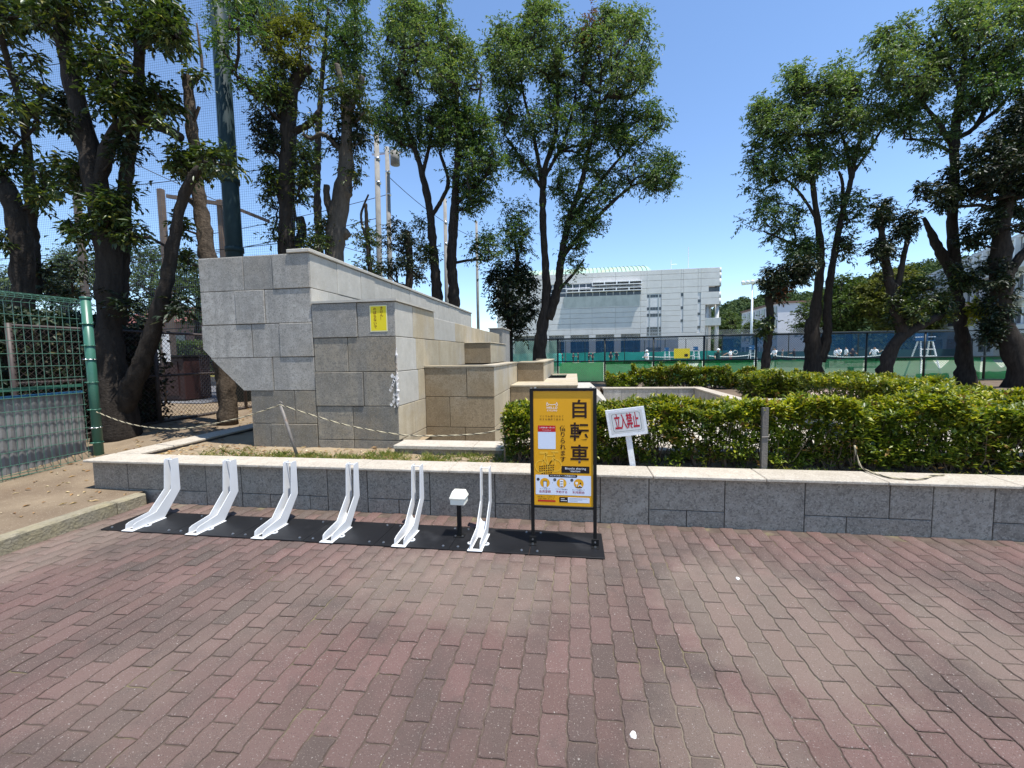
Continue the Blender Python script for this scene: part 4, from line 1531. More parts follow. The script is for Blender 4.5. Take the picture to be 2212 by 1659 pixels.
# ---- big forked tree left of the fountain
tree('evergreen_tree', 'big dark fork-trunked evergreen between green fence and fountain', 5.25,
     [[(256, 955, .25), (254, 880, .23), (243, 800, .185), (234, 700, .155), (238, 580, .15), (222, 470, .145), (205, 380, .135), (188, 310, .125), (165, 215, .11), (142, 120, .10), (128, 30, .095), (120, -40, .09)],
      [(258, 900, .15), (278, 850, .145), (305, 790, .13), (330, 715, .105), (358, 620, .088), (372, 540, .08), (385, 470, .07), (404, 405, .062), (432, 362, .05)],
      [(255, 700, .10, .15), (262, 600, .095, .2), (268, 480, .09, .25), (272, 380, .085, .25), (285, 300, .08, .2), (300, 200, .07, .1), (300, 100, .06), (306, 45, .05)],
      [(212, 400, .085), (240, 300, .085), (272, 265, .08), (320, 262, .07), (362, 280, .065), (388, 297, .062)],
      [(300, 130, .055), (320, 65, .052), (395, 42, .05)], [(182, 330, .055), (165, 300, .05), (148, 285, .045)],
      [(135, 60, .07), (120, 20, .066), (112, 12, .066)], [(404, 405, .05), (418, 390, .045), (424, 386, .045)]],
     [dict(poly=[(60, -40), (180, -30), (330, -30), (400, 10), (395, 60), (300, 100), (240, 60), (150, 60), (80, 70), (40, 20)], n=150, **EV),
      dict(poly=[(150, 70), (240, 60), (290, 110), (300, 170), (270, 220), (230, 230), (190, 200), (160, 140)], n=95, **EV),
      dict(poly=[(300, 70), (380, 50), (412, 90), (400, 115), (340, 85)], n=30, **EV),
      dict(poly=[(190, 190), (280, 180), (350, 180), (378, 215), (370, 260), (362, 300), (310, 310), (290, 260), (220, 250)], n=115, **EV),
      dict(poly=[(125, 185), (160, 190), (175, 260), (150, 280), (118, 260)], n=40, **{**EV, 'leaf': lf_dark}),
      dict(poly=[(235, 290), (280, 290), (290, 360), (245, 350)], n=24, **{**EV, 'leaf': lf_dark}),
      dict(poly=[(128, 350), (175, 345), (185, 390), (165, 430), (135, 400)], n=24, **EV),
      dict(poly=[(190, 400), (305, 390), (310, 425), (270, 440), (260, 490), (310, 470), (305, 520), (230, 530), (195, 480)], n=75, **EV),
      dict(poly=[(140, 470), (180, 470), (195, 520), (150, 510)], n=16, **EV),
      dict(poly=[(375, 305), (430, 300), (500, 330), (510, 365), (460, 395), (395, 375), (372, 345)], n=62, **EV),
      dict(poly=[(325, 490), (355, 490), (362, 540), (335, 555)], n=12, **EV),
      dict(poly=[(255, 640), (290, 645), (300, 690), (265, 690)], n=10, **{**EV, 'leaf': lf_dark}),
      dict(poly=[(365, 650), (395, 650), (405, 680), (370, 690)], n=8, **{**EV, 'leaf': lf_dark})],
     lf_ever, m_bark_d, 12, .105, .04, 'evergreen trees on the left', extra=dict(gz=.27), twig=.006)
# ---- pollarded leaning tree behind the fountain's left end
tree('pollard_tree', 'leaning pollarded tree with a bare sawn top beside the undercut fountain end', 6.2,
     [[(492, 915, .145), (490, 850, .135), (478, 775, .13), (463, 680, .13), (454, 600, .125), (447, 540, .12), (437, 470, .11), (428, 410, .095), (422, 350, .085), (417, 290, .08), (410, 230, .075), (405, 165, .07)],
      [(412, 260, .06), (395, 240, .058), (372, 224, .055), (362, 218, .05)], [(418, 265, .03), (425, 245, .026), (430, 230, .022)],
      [(408, 180, .05), (425, 172, .035), (437, 150, .024), (430, 90, .018), (425, 50, .012)], [(437, 470, .05), (420, 440, .045), (400, 430, .03)]],
     [dict(poly=[(370, 345), (405, 345), (412, 380), (380, 392)], n=10, **EV), dict(poly=[(408, 148), (425, 150), (440, 165), (415, 170)], n=4, **EV),
      dict(poly=[(375, 455), (400, 450), (412, 520), (380, 530)], n=12, **EV), dict(poly=[(390, 545), (425, 548), (432, 570), (395, 580)], n=6, **EV)],
     lf_ever, m_bark_b, 13, .10, .04, 'evergreen trees on the left', extra=dict(gz=.36), twig=.006)

EVB = dict(per=36, r=.34, depth=1.5, gap=-.06, gapsize=.7)
# ---- trees behind the fountain
tree('evergreen_tree', 'straight-trunked evergreen with dense column of leaves behind the fountain top', 10.0,
     [[(626, 700, .23), (622, 560, .21), (618, 450, .20), (622, 330, .19), (626, 230, .17), (640, 170, .12), (672, 145, .08)],
      [(624, 300, .10), (595, 215, .09), (560, 185, .08)], [(622, 290, .09), (665, 270, .08), (690, 240, .06)], [(636, 540, .13, .5), (652, 505, .12, .5), (648, 470, .1, .5)], [(626, 240, .1), (610, 150, .07), (600, 60, .05)]],
     [dict(poly=[(555, 40), (640, 30), (700, 60), (695, 120), (660, 150), (600, 150), (560, 120), (545, 80)], n=120, **{**EVB, 'leaf': lf_olive}),
      dict(poly=[(432, -20), (470, -30), (570, -20), (565, 60), (570, 200), (545, 300), (520, 250), (490, 180), (470, 120), (445, 60)], n=130, Y=8.9, leaf=lf_zel, **{**EVB, 'depth': .8, 'r': .36, 'gap': .0}),
      dict(poly=[(545, 120), (620, 140), (690, 140), (700, 200), (640, 230), (560, 230), (540, 180)], n=110, **EVB),
      dict(poly=[(548, 230), (605, 240), (605, 330), (570, 350), (545, 300)], n=60, **{**EVB, 'leaf': lf_dark}),
      dict(poly=[(640, 220), (690, 230), (680, 270), (645, 290)], n=30, **EVB),
      dict(poly=[(560, 360), (605, 350), (610, 440), (600, 545), (568, 540), (575, 450)], n=70, **EVB),
      dict(poly=[(636, 300), (668, 310), (672, 400), (660, 480), (650, 550), (636, 540)], n=70, **EVB),
      dict(poly=[(650, 500), (700, 505), (720, 550), (660, 560)], n=26, **EVB)],
     lf_ever, m_bark_d, 21, .11, .042, 'trees behind the fountain', extra=dict(gz=.3), twig=.007)
tree('pollard_tree', 'knobbly pollarded tree with sawn stubs behind the fountain top', 11.0,
     [[(722, 700, .27), (722, 560, .25), (728, 480, .25), (738, 420, .23), (748, 370, .20), (748, 310, .16), (752, 250, .13), (760, 200, .10)],
      [(748, 300, .09), (740, 200, .075), (728, 140, .07)], [(752, 250, .08), (775, 190, .07), (783, 165, .065)], [(735, 440, .14), (752, 415, .13), (757, 412, .12)],
      [(726, 520, .14), (745, 505, .13), (752, 500, .12)], [(740, 330, .07), (700, 290, .06), (672, 300, .05), (655, 290, .045)], [(728, 480, .1), (708, 440, .1), (706, 400, .08)]],
     [dict(poly=[(708, 180), (760, 150), (800, 190), (800, 250), (770, 280), (720, 270), (705, 220)], n=100, **EVB),
      dict(poly=[(715, 270), (790, 270), (800, 300), (765, 330), (720, 320)], n=60, **{**EVB, 'leaf': lf_dark}),
      dict(poly=[(700, 310), (740, 310), (790, 340), (785, 390), (745, 400), (730, 360)], n=60, **EVB),
      dict(poly=[(690, 470), (715, 470), (715, 550), (685, 550)], n=26, **EVB)],
     lf_ever, m_bark, 22, .115, .045, 'trees behind the fountain', extra=dict(gz=.1), twig=.007)
tree('evergreen_shrub', 'low dark evergreen shrub clump behind the fountain wall', 14.5,
     [[(800, 690, .12), (800, 600, .1), (795, 530, .08), (790, 440, .05)], [(880, 690, .14), (885, 560, .12), (880, 500, .08)], [(800, 540, .06), (780, 470, .04), (796, 420, .03)]],
     [dict(poly=[(750, 500), (790, 450), (810, 480), (830, 520), (830, 600), (790, 620), (745, 570)], n=90, **EVB),
      dict(poly=[(830, 480), (870, 460), (905, 480), (915, 540), (920, 610), (860, 625), (825, 590)], n=120, **{**EVB, 'leaf': lf_dark})],
     lf_ever, m_bark_d, 23, .13, .05, 'trees behind the fountain', extra=dict(gz=.0), twig=.008)
ZL = dict(per=50, r=.56, depth=3.0, gap=-.13, gapsize=1.1)
tree('zelkova_tree', 'tall twin-trunked zelkova behind the fountain, left of the free-standing one', 16.5,
     [[(942, 720, .24), (945, 650, .22), (938, 560, .18), (930, 470, .15), (920, 410, .14), (905, 350, .11), (885, 290, .09), (870, 230, .06)],
      [(982, 720, .24), (980, 640, .22), (976, 560, .19), (982, 450, .17), (985, 390, .14), (990, 300, .11), (985, 200, .08), (970, 120, .05)],
      [(930, 470, .09), (955, 430, .08), (968, 390, .07), (950, 330, .06)], [(984, 440, .1), (1020, 410, .08), (1050, 380, .05)], [(912, 380, .08), (930, 300, .06), (940, 220, .04)], [(988, 330, .07), (1030, 240, .05), (1040, 160, .03)]],
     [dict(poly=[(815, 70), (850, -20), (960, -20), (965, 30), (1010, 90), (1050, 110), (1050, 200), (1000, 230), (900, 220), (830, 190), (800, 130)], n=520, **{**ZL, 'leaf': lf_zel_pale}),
      dict(poly=[(790, 180), (840, 180), (900, 210), (1010, 220), (1050, 220), (1060, 300), (1000, 330), (930, 320), (860, 320), (800, 270)], n=430, **ZL),
      dict(poly=[(990, 300), (1055, 290), (1090, 350), (1080, 400), (1040, 450), (1000, 470), (985, 430), (965, 360)], n=190, **ZL),
      dict(poly=[(900, 470), (930, 460), (945, 520), (940, 570), (905, 560)], n=50, **{**ZL, 'leaf': lf_ever}),
      dict(poly=[(1000, 545), (1050, 490), (1100, 520), (1090, 560), (1030, 575)], n=40, **ZL)],
     lf_zel, m_bark_d, 31, .135, .05, 'zelkova trees', extra=dict(gz=.0), twig=.009)
tree('zelkova_tree', 'tall zelkova filling the top left sky behind the pollarded trunks', 17.5,
     [[(690, 720, .2), (690, 560, .18), (685, 400, .15), (690, 250, .12), (700, 120, .08), (710, 20, .05)], [(686, 380, .09), (660, 330, .07), (600, 250, .06)]],
     [dict(poly=[(432, -20), (560, -30), (820, -30), (815, 60), (790, 130), (745, 120), (700, 70), (640, 60), (560, 70), (490, 90), (450, 60)], n=420, **ZL),
      
      dict(poly=[(690, 90), (790, 100), (800, 180), (720, 170)], n=90, **ZL),
      dict(poly=[(600, 260), (700, 300), (700, 400), (660, 440), (620, 380)], n=70, **{**ZL, 'gap': .0})],
     lf_zel, m_bark_d, 32, .135, .05, 'zelkova trees', extra=dict(gz=.0), twig=.009)
HOLE_C = []
tree('zelkova_tree', 'free-standing vase-shaped zelkova in the middle, in front of the white hall', 18.5,
     [[(1166, 800, .34), (1168, 730, .28), (1180, 650, .20), (1178, 570, .16), (1173, 480, .15), (1173, 410, .14), (1178, 360, .12), (1200, 290, .09), (1205, 200, .07), (1200, 100, .045)],
      [(1185, 690, .22), (1205, 620, .19), (1212, 560, .16), (1228, 480, .13), (1255, 400, .11), (1270, 330, .09), (1290, 250, .06), (1300, 150, .04)],
      [(1174, 420, .12), (1165, 360, .09), (1150, 280, .07), (1130, 200, .05), (1120, 120, .03)], [(1174, 410, .09), (1145, 370, .07), (1110, 320, .05), (1090, 290, .03)],
      [(1210, 560, .11), (1260, 500, .09), (1320, 440, .07), (1370, 400, .05), (1430, 390, .03)], [(1228, 480, .09), (1290, 400, .07), (1350, 330, .05), (1410, 270, .03)],
      [(1178, 380, .08), (1220, 300, .06), (1245, 200, .04)], [(1110, 620, .1, .6), (1118, 560, .09, .6), (1112, 520, .08, .5)], [(1195, 640, .1), (1240, 590, .06), (1262, 560, .04)]],
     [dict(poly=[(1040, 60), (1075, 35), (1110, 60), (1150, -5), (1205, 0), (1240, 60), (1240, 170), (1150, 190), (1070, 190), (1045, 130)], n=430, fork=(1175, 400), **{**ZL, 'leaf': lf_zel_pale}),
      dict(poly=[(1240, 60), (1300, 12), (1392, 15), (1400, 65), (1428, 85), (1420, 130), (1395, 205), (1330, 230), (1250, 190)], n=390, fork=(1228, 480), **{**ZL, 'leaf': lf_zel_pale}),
      dict(poly=[(1060, 180), (1150, 180), (1240, 180), (1330, 220), (1340, 300), (1260, 340), (1190, 330), (1110, 300), (1060, 260)], n=400, fork=(1175, 400), **ZL),
      dict(poly=[(1340, 230), (1430, 215), (1445, 265), (1425, 310), (1340, 340), (1300, 300)], n=150, fork=(1228, 480), **ZL),
      dict(poly=[(1060, 270), (1120, 300), (1170, 360), (1150, 390), (1100, 380), (1080, 320)], n=70, fork=(1175, 400), **{**ZL, 'gap': .02}),
      dict(poly=[(1190, 330), (1300, 320), (1400, 320), (1440, 310), (1475, 365), (1465, 420), (1420, 425), (1380, 395), (1320, 440), (1250, 470), (1195, 420)], n=360, fork=(1228, 480), **ZL),
      dict(poly=[(1210, 450), (1300, 440), (1330, 460), (1300, 490), (1250, 550), (1220, 540)], n=110, fork=(1212, 560), **ZL),
      dict(poly=[(1075, 440), (1160, 430), (1170, 520), (1130, 560), (1085, 540)], n=90, fork=(1110, 560), **ZL),
      dict(poly=[(1205, 540), (1270, 560), (1255, 600), (1215, 640), (1200, 600)], n=50, fork=(1195, 640), **ZL),
      dict(poly=blob(1275, 45, 16, 28), n=26, fork=(1245, 200), **{**ZL, 'leaf': lf_brown, 'per': 30}), dict(poly=blob(1255, 95, 22, 16), n=14, fork=(1245, 200), **{**ZL, 'leaf': lf_brown, 'per': 20}), dict(poly=blob(1305, 100, 18, 15), n=12, fork=(1245, 200), **{**ZL, 'leaf': lf_brown, 'per': 20})],
     lf_zel, m_bark_d, 33, .135, .05, 'zelkova trees', extra=dict(gz=.0), twig=.009)
tree('evergreen_shrub', 'dark round evergreen bush at the foot of the middle zelkova', 19.5,
     [[(1100, 760, .14), (1100, 700, .12), (1095, 640, .09), (1100, 590, .05)]],
     [dict(poly=[(1045, 590), (1085, 555), (1130, 560), (1160, 600), (1165, 660), (1150, 720), (1105, 745), (1090, 690), (1055, 660)], n=230, **{**EVB, 'r': .6, 'per': 40, 'gap': -.3})],
     lf_dark, m_bark_d, 34, .16, .07, 'trees behind the fountain', extra=dict(gz=.0), twig=.008)

# ---- row of trees on the right
tree('evergreen_tree', 'slim dark little tree with palm-like tuft left of the twin-trunk zelkova', 18.0,
     [[(1650, 850, .17), (1655, 770, .15), (1664, 690, .14), (1662, 640, .14), (1668, 600, .1), (1690, 580, .07)], [(1664, 620, .08), (1700, 590, .06), (1735, 570, .04)]],
     [dict(poly=[(1640, 600), (1650, 575), (1700, 570), (1760, 540), (1770, 575), (1740, 610), (1700, 625), (1690, 650), (1655, 640)], n=130, **{**EVB, 'leaf': lf_dark, 'gap': -.25}),
      dict(poly=[(1645, 680), (1680, 680), (1682, 725), (1640, 725)], n=40, **{**EVB, 'leaf': lf_ever, 'depth': .5}), dict(poly=blob(1690, 632, 14, 16), n=12, **{**EVB, 'leaf': lf_brown})],
     lf_dark, m_bark_d, 41, .17, .06, 'trees along the tennis fence', extra=dict(gz=.0), twig=.008)
tree('zelkova_tree', 'twin-trunked zelkova in front of the tennis fence, right of centre', 19.3,
     [[(1760, 832, .33), (1757, 780, .31), (1756, 720, .25), (1766, 640, .17), (1773, 560, .14), (1768, 490, .12), (1758, 420, .10), (1752, 350, .10), (1745, 280, .06)],
      [(1770, 780, .22), (1786, 730, .17), (1787, 670, .15), (1792, 610, .14), (1806, 530, .12), (1822, 450, .105), (1838, 390, .09), (1850, 330, .08), (1870, 250, .05)],
      [(1745, 740, .16), (1748, 700, .15), (1752, 690, .13)], [(1838, 385, .07), (1830, 330, .06), (1815, 280, .04)], [(1845, 370, .06), (1880, 320, .05), (1910, 270, .03)],
      [(1768, 480, .07), (1730, 420, .05), (1690, 380, .04)], [(1756, 400, .06), (1700, 330, .05), (1660, 270, .03)], [(1776, 560, .06), (1720, 530, .05), (1650, 500, .03)], [(1808, 520, .08), (1818, 470, .07), (1820, 400, .06), (1812, 370, .04)]],
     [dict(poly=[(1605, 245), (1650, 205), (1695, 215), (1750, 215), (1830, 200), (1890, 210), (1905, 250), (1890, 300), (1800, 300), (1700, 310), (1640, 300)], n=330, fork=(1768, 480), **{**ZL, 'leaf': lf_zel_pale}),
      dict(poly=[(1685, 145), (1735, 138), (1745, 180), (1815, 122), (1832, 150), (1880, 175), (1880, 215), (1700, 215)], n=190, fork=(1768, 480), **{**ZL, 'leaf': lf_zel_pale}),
      dict(poly=[(1620, 300), (1700, 300), (1800, 300), (1885, 300), (1860, 350), (1800, 370), (1750, 400), (1660, 400), (1600, 385)], n=270, fork=(1768, 480), **ZL),
      dict(poly=[(1605, 400), (1680, 400), (1740, 420), (1740, 500), (1680, 540), (1640, 520), (1585, 475), (1620, 440)], n=150, fork=(1776, 560), **{**ZL, 'gap': -.02}),
      dict(poly=[(1780, 420), (1850, 400), (1875, 430), (1850, 480), (1800, 500)], n=60, fork=(1808, 520), **{**ZL, 'gap': .02}),
      dict(poly=[(1670, 530), (1760, 500), (1770, 560), (1720, 580)], n=60, fork=(1776, 560), **ZL), dict(poly=[(1810, 510), (1860, 495), (1850, 550), (1815, 570)], n=40, fork=(1776, 560), **{**ZL, 'leaf': lf_ever})],
     lf_zel, m_bark_d, 42, .14, .052, 'trees along the tennis fence', extra=dict(gz=.0), twig=.009)
tree('pollard_tree', 'leaning dark pollarded tree bending right before the tennis fence', 17.5,
     [[(1905, 850, .28), (1912, 800, .24), (1926, 755, .21), (1950, 725, .19), (1985, 705, .17), (2015, 690, .14), (2045, 678, .1)],
      [(1955, 725, .17), (1940, 690, .16), (1928, 640, .15), (1918, 590, .14), (1908, 540, .11), (1902, 480, .08)], [(1932, 640, .12), (1945, 590, .1), (1955, 540, .08), (1968, 490, .06)]],
     [dict(poly=[(1880, 440), (1905, 425), (1928, 440), (1925, 480), (1895, 495), (1878, 470)], n=60, **{**EVB, 'leaf': lf_dark}),
      dict(poly=[(1885, 520), (1910, 500), (1940, 530), (1945, 600), (1915, 620), (1885, 570)], n=90, **{**EVB, 'leaf': lf_dark}),
      dict(poly=[(1935, 465), (1975, 445), (1985, 480), (1965, 515), (1935, 510)], n=60, **{**EVB, 'leaf': lf_dark}),
      dict(poly=[(1925, 640), (1960, 600), (2010, 600), (2055, 640), (2050, 690), (2010, 700), (1960, 690), (1935, 720), (1905, 700)], n=190, **EVB)],
     lf_ever, m_bark_d, 43, .15, .058, 'trees along the tennis fence', extra=dict(gz=.0), twig=.008)
tree('zelkova_tree', 'tall straight zelkova with a bare sawn limb near the right edge', 19.0,
     [[(2085, 832, .30), (2083, 780, .25), (2078, 720, .21), (2068, 650, .19), (2065, 580, .175), (2058, 510, .17), (2058, 430, .16), (2062, 350, .15), (2062, 290, .15), (2075, 200, .11), (2085, 100, .07), (2090, 20, .05)],
      [(2066, 610, .17), (2040, 560, .17), (2018, 520, .14), (2005, 490, .1), (1995, 470, .05)], [(2060, 320, .1), (2030, 270, .08), (1990, 220, .06), (1950, 170, .04)],
      [(2062, 300, .09), (2110, 270, .09), (2150, 180, .07), (2180, 80, .05)], [(2060, 330, .07), (2000, 305, .05), (1950, 300, .03)], [(2075, 200, .06), (2040, 120, .05), (2010, 60, .03)], [(2110, 270, .07), (2160, 230, .06), (2205, 170, .04)]],
     [dict(poly=[(1862, 100), (1890, 62), (1975, 30), (1990, 60), (2060, 110), (2060, 200), (1990, 230), (1930, 210), (1880, 180)], n=300, fork=(2062, 300), **{**ZL, 'leaf': lf_zel_pale}),
      dict(poly=[(2030, -20), (2260, -40), (2260, 60), (2200, 120), (2100, 130), (2050, 100), (2020, 40)], n=330, fork=(2062, 300), **{**ZL, 'leaf': lf_zel_pale}),
      dict(poly=[(2060, 110), (2200, 110), (2240, 160), (2160, 230), (2080, 260), (2050, 200)], n=220, fork=(2062, 300), **ZL),
      dict(poly=[(1910, 210), (2000, 230), (2060, 230), (2060, 300), (2010, 330), (1970, 290), (1930, 300), (1900, 260)], n=150, fork=(2062, 300), **{**ZL, 'gap': -.02}),
      dict(poly=[(2040, 560), (2090, 545), (2120, 600), (2100, 640), (2055, 620)], n=70, fork=(2065, 580), **{**ZL, 'leaf': lf_ever}),
      dict(poly=[(2085, 660), (2120, 650), (2130, 680), (2095, 690)], n=26, fork=(2068, 650), **{**ZL, 'leaf': lf_azal_y, 'len': .16, 'w': .07})],
     lf_zel, m_bark_d, 44, .14, .052, 'trees along the tennis fence', extra=dict(gz=.0), twig=.009)
tree('evergreen_tree', 'almost black dense evergreen at the right edge of the picture', 17.8,
     [[(2215, 845, .5), (2205, 790, .38), (2180, 740, .29), (2165, 680, .26), (2160, 600, .28), (2165, 500, .24), (2180, 400, .18), (2200, 300, .1)], [(2165, 620, .16), (2200, 560, .13), (2240, 520, .1)]],
     [dict(poly=[(2070, 330), (2130, 290), (2200, 200), (2290, 160), (2290, 420), (2200, 430), (2130, 440), (2060, 420)], n=420, **{**EVB, 'r': .55, 'per': 40, 'gap': -.3, 'depth': 2.4}),
      dict(poly=[(1975, 400), (2030, 370), (2070, 360), (2080, 420), (2050, 460), (2000, 440)], n=90, **{**EVB, 'gap': -.1}),
      dict(poly=[(2100, 440), (2240, 430), (2230, 500), (2130, 520)], n=120, **{**EVB, 'gap': -.1}),
      dict(poly=[(2075, 480), (2110, 470), (2120, 530), (2080, 540)], n=36, **EVB),
      dict(poly=[(2120, 560), (2160, 540), (2200, 580), (2190, 680), (2130, 690), (2115, 620)], n=110, **EVB),
      dict(poly=[(2125, 690), (2160, 690), (2150, 750), (2125, 735)], n=36, **EVB)],
     lf_dark, m_bark_d, 45, .16, .065, 'trees along the tennis fence', extra=dict(gz=.0), twig=.009)

# ================================================================== HEDGES
def hedge(name, label, boxes, n, leafL, leafW, seed, top_new=.55, group='clipped azalea hedges', stems=60, dens_top=1.0, cat='hedge', bump_=.13, z0=.40):
    """boxes: (x0,x1,y0,y1,ztop): a clipped, lumpy shell of leaves over twiggy stems"""
    rng = np.random.default_rng(seed)
    xs = [b_[0] for b_ in boxes] + [b_[1] for b_ in boxes]
    ys = [b_[2] for b_ in boxes] + [b_[3] for b_ in boxes]
    root = empty(name, ((min(xs) + max(xs)) / 2, (min(ys) + max(ys)) / 2, z0), label, cat, group)
    vol = np.array([(b_[1] - b_[0]) * (b_[3] - b_[2]) for b_ in boxes])
    vs, ts, o_ = {0: [], 1: [], 2: []}, {0: [], 1: [], 2: []}, {0: 0, 1: 0, 2: 0}
    sm_ = MB()
    for (x0, x1, y0, y1, zt), w in zip(boxes, vol / vol.sum()):
        m = int(n * w)
        # sprays: short twigs carrying a rosette of leaves, mostly near the clipped surface
        k = m // 9
        u = rng.uniform(size=(k, 3))
        face = rng.uniform(size=k)
        edge = rng.beta(1, 3.0, k) * .45
        f_top, f_front = .42, .80
        P = np.c_[x0 + u[:, 0] * (x1 - x0), y0 + u[:, 1] * (y1 - y0), z0 + .06 + (u[:, 2] ** .8) * (zt - z0 - .06)]
        ft_ = face < f_top
        P[ft_, 2] = zt - edge[ft_] * (zt - z0) * .7
        ff = (face >= f_top) & (face < f_front)
        P[ff, 1] = y0 + edge[ff] * (y1 - y0)
        fl = (face >= f_front) & (face < .93)
        P[fl, 0] = np.where(rng.uniform(size=fl.sum()) < .5, x0 + edge[fl] * min(.4, x1 - x0), x1 - edge[fl] * min(.4, x1 - x0))
        # lumps
        lump = nz(P, 2.2, seed) * bump_ + nz(P, 6.0, seed + 1) * bump_ * .5
        P[:, 2] += lump * (P[:, 2] - z0) / (zt - z0) * 1.0
        P[:, 1] -= lump * .8
        # thinner near the ground, with holes
        hole = nz(P, 2.6, seed + 3)
        keep = (hole > -.30 - .6 * (P[:, 2] - z0) / (zt - z0)) & (P[:, 2] > z0 + .02)
        P = P[keep]
        k = len(P)
        toprel = (P[:, 2] - z0) / (zt - z0)
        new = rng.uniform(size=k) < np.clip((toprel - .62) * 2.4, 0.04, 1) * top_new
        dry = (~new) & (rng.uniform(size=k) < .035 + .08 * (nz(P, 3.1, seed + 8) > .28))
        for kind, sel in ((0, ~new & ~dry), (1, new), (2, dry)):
            C = P[sel]
            if not len(C):
                continue
            per = 9
            c = np.repeat(C, per, 0)
            nn = len(c)
            ang = rng.uniform(0, 2 * math.pi, nn)
            el = rng.normal(.45, .5, nn)
            d = np.c_[np.cos(ang) * np.cos(el), np.sin(ang) * np.cos(el), np.sin(el)]
            pos = c + d * .006 + rng.normal(0, .012, (nn, 3))
            nr_ = np.c_[-np.cos(ang) * np.sin(el), -np.sin(ang) * np.sin(el), np.cos(el)] + rng.normal(0, .25, (nn, 3))
            v, t = leaf_arrays(pos, d, nr_, leafL * rng.uniform(.6, 1.25, nn), leafW * rng.uniform(.7, 1.2, nn), .15)
            vs[kind].append(v)
            ts[kind].append(t + o_[kind])
            o_[kind] += len(v)
        for _ in range(int(stems * w) + 3):
            bx, by = rng.uniform(x0 + .04, x1 - .04), rng.uniform(y0 + .08, y1 - .05)
            p = Vector((bx, by, z0 - .03))
            for b2 in range(4):
                e_ = Vector((np.clip(bx + rng.normal(0, .14), x0, x1), np.clip(by + rng.normal(0, .1), y0, y1), z0 + (zt - z0) * rng.uniform(.5, .92)))
                md = (p * .55 + e_ * .45) + Vector(rng.normal(0, .03, 3))
                sm_.tube([p, md, e_], [.007, .005, .002], 4, 0, False)
    stuff(sm_.build('stems', mat('azalea_stem', (.11, .08, .055), (.17, .13, .095), 20, .9, .1), root))
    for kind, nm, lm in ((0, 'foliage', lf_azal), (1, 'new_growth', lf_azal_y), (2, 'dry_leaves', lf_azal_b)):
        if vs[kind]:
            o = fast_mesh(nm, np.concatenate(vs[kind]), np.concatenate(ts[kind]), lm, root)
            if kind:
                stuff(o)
    return root


hedge('azalea_hedge', 'long clipped azalea hedge behind the front coping, right of the fountain', [(-.70, .2, 3.99, 4.36, .93), (.2, .9, 3.99, 4.36, .97), (.9, 2.7, 3.99, 4.40, .985), (2.7, 4.6, 3.98, 4.44, .985), (4.6, 6.2, 3.98, 4.44, .98)], 105000, .050, .024, 51, stems=190)
hedge('azalea_hedge', 'clipped azalea hedge running back along the basin on the right', [(4.25, 4.95, 4.75, 6.5, .98), (4.3, 5.1, 6.5, 8.9, .99)], 52000, .058, .029, 52, stems=90, top_new=.6)
hedge('azalea_shrub', 'right-hand lumpy azalea shrub on the basin corner by the rope', [(3.75, 4.6, 9.35, 10.4, .93), (4.3, 5.15, 10.0, 11.6, .90)], 17000, .072, .036, 53, top_new=.5, group='azalea shrubs behind the basin', stems=30, cat='shrub', bump_=.26, z0=.42)
for k, (x0, x1, zt, lab) in enumerate(((.95, 1.75, .80, 'leftmost low azalea shrub behind the empty basin'), (1.7, 2.5, .93, 'second azalea shrub from the left behind the basin'), (2.45, 3.3, 1.0, 'third azalea shrub from the left behind the basin'), (3.3, 4.3, 1.0, 'tallest azalea shrub behind the basin, before the corner one'), (4.3, 5.2, .85, 'rear azalea shrub farthest right behind the basin'))):
    hedge('azalea_shrub', lab, [(x0, x1, 12.45, 13.3, zt)], 6000, .082, .042, 60 + k, top_new=.45, group='azalea shrubs behind the basin', stems=12, cat='shrub', bump_=.3, z0=.40)
# ================================================================== LEFT SIDE: FENCES, NET, POLES
m_gwire = mat('green_coated_wire', (.05, .13, .088), (.07, .155, .11), 6, .3, .5)
m_gpost = mat('green_painted_post', (.035, .125, .085), (.05, .155, .105), 4, .35, .5, patch=[(6, .6, .72, .4, (.10, .16, .12))])
gf = empty('green_mesh_fence', (-6.3, 4.0, .17), 'green welded mesh fence with a round post at the left edge', 'fence')
FX = -6.30
q = MB()
q.tube([(-6.28, 4.55, .1), (-6.28, 4.55, 2.30)], .052, 16)
q.tube([(-6.28, 4.55, 2.30), (-6.28, 4.55, 2.325), (-6.28, 4.55, 2.332)], [.057, .057, .03], 16)
gp = q.build('post', m_gpost, gf, True)
for z in (.42, .62, .86, 1.22, 1.52, 1.70, 1.98):
    q = MB()
    ring = [(-6.28 + .056 * math.cos(t), 4.55 + .056 * math.sin(t), z) for t in np.linspace(0, 2 * math.pi, 17)]
    q.tube(ring, .006, 5)
    q.box(-6.315, -6.255, 4.475, 4.50, z - .008, z + .008)
    q.build('clamp', m_steel if z in (.62, 1.52) else m_gpost, gp, True)


def fx(y):
    return FX - (4.5 - y) * .02


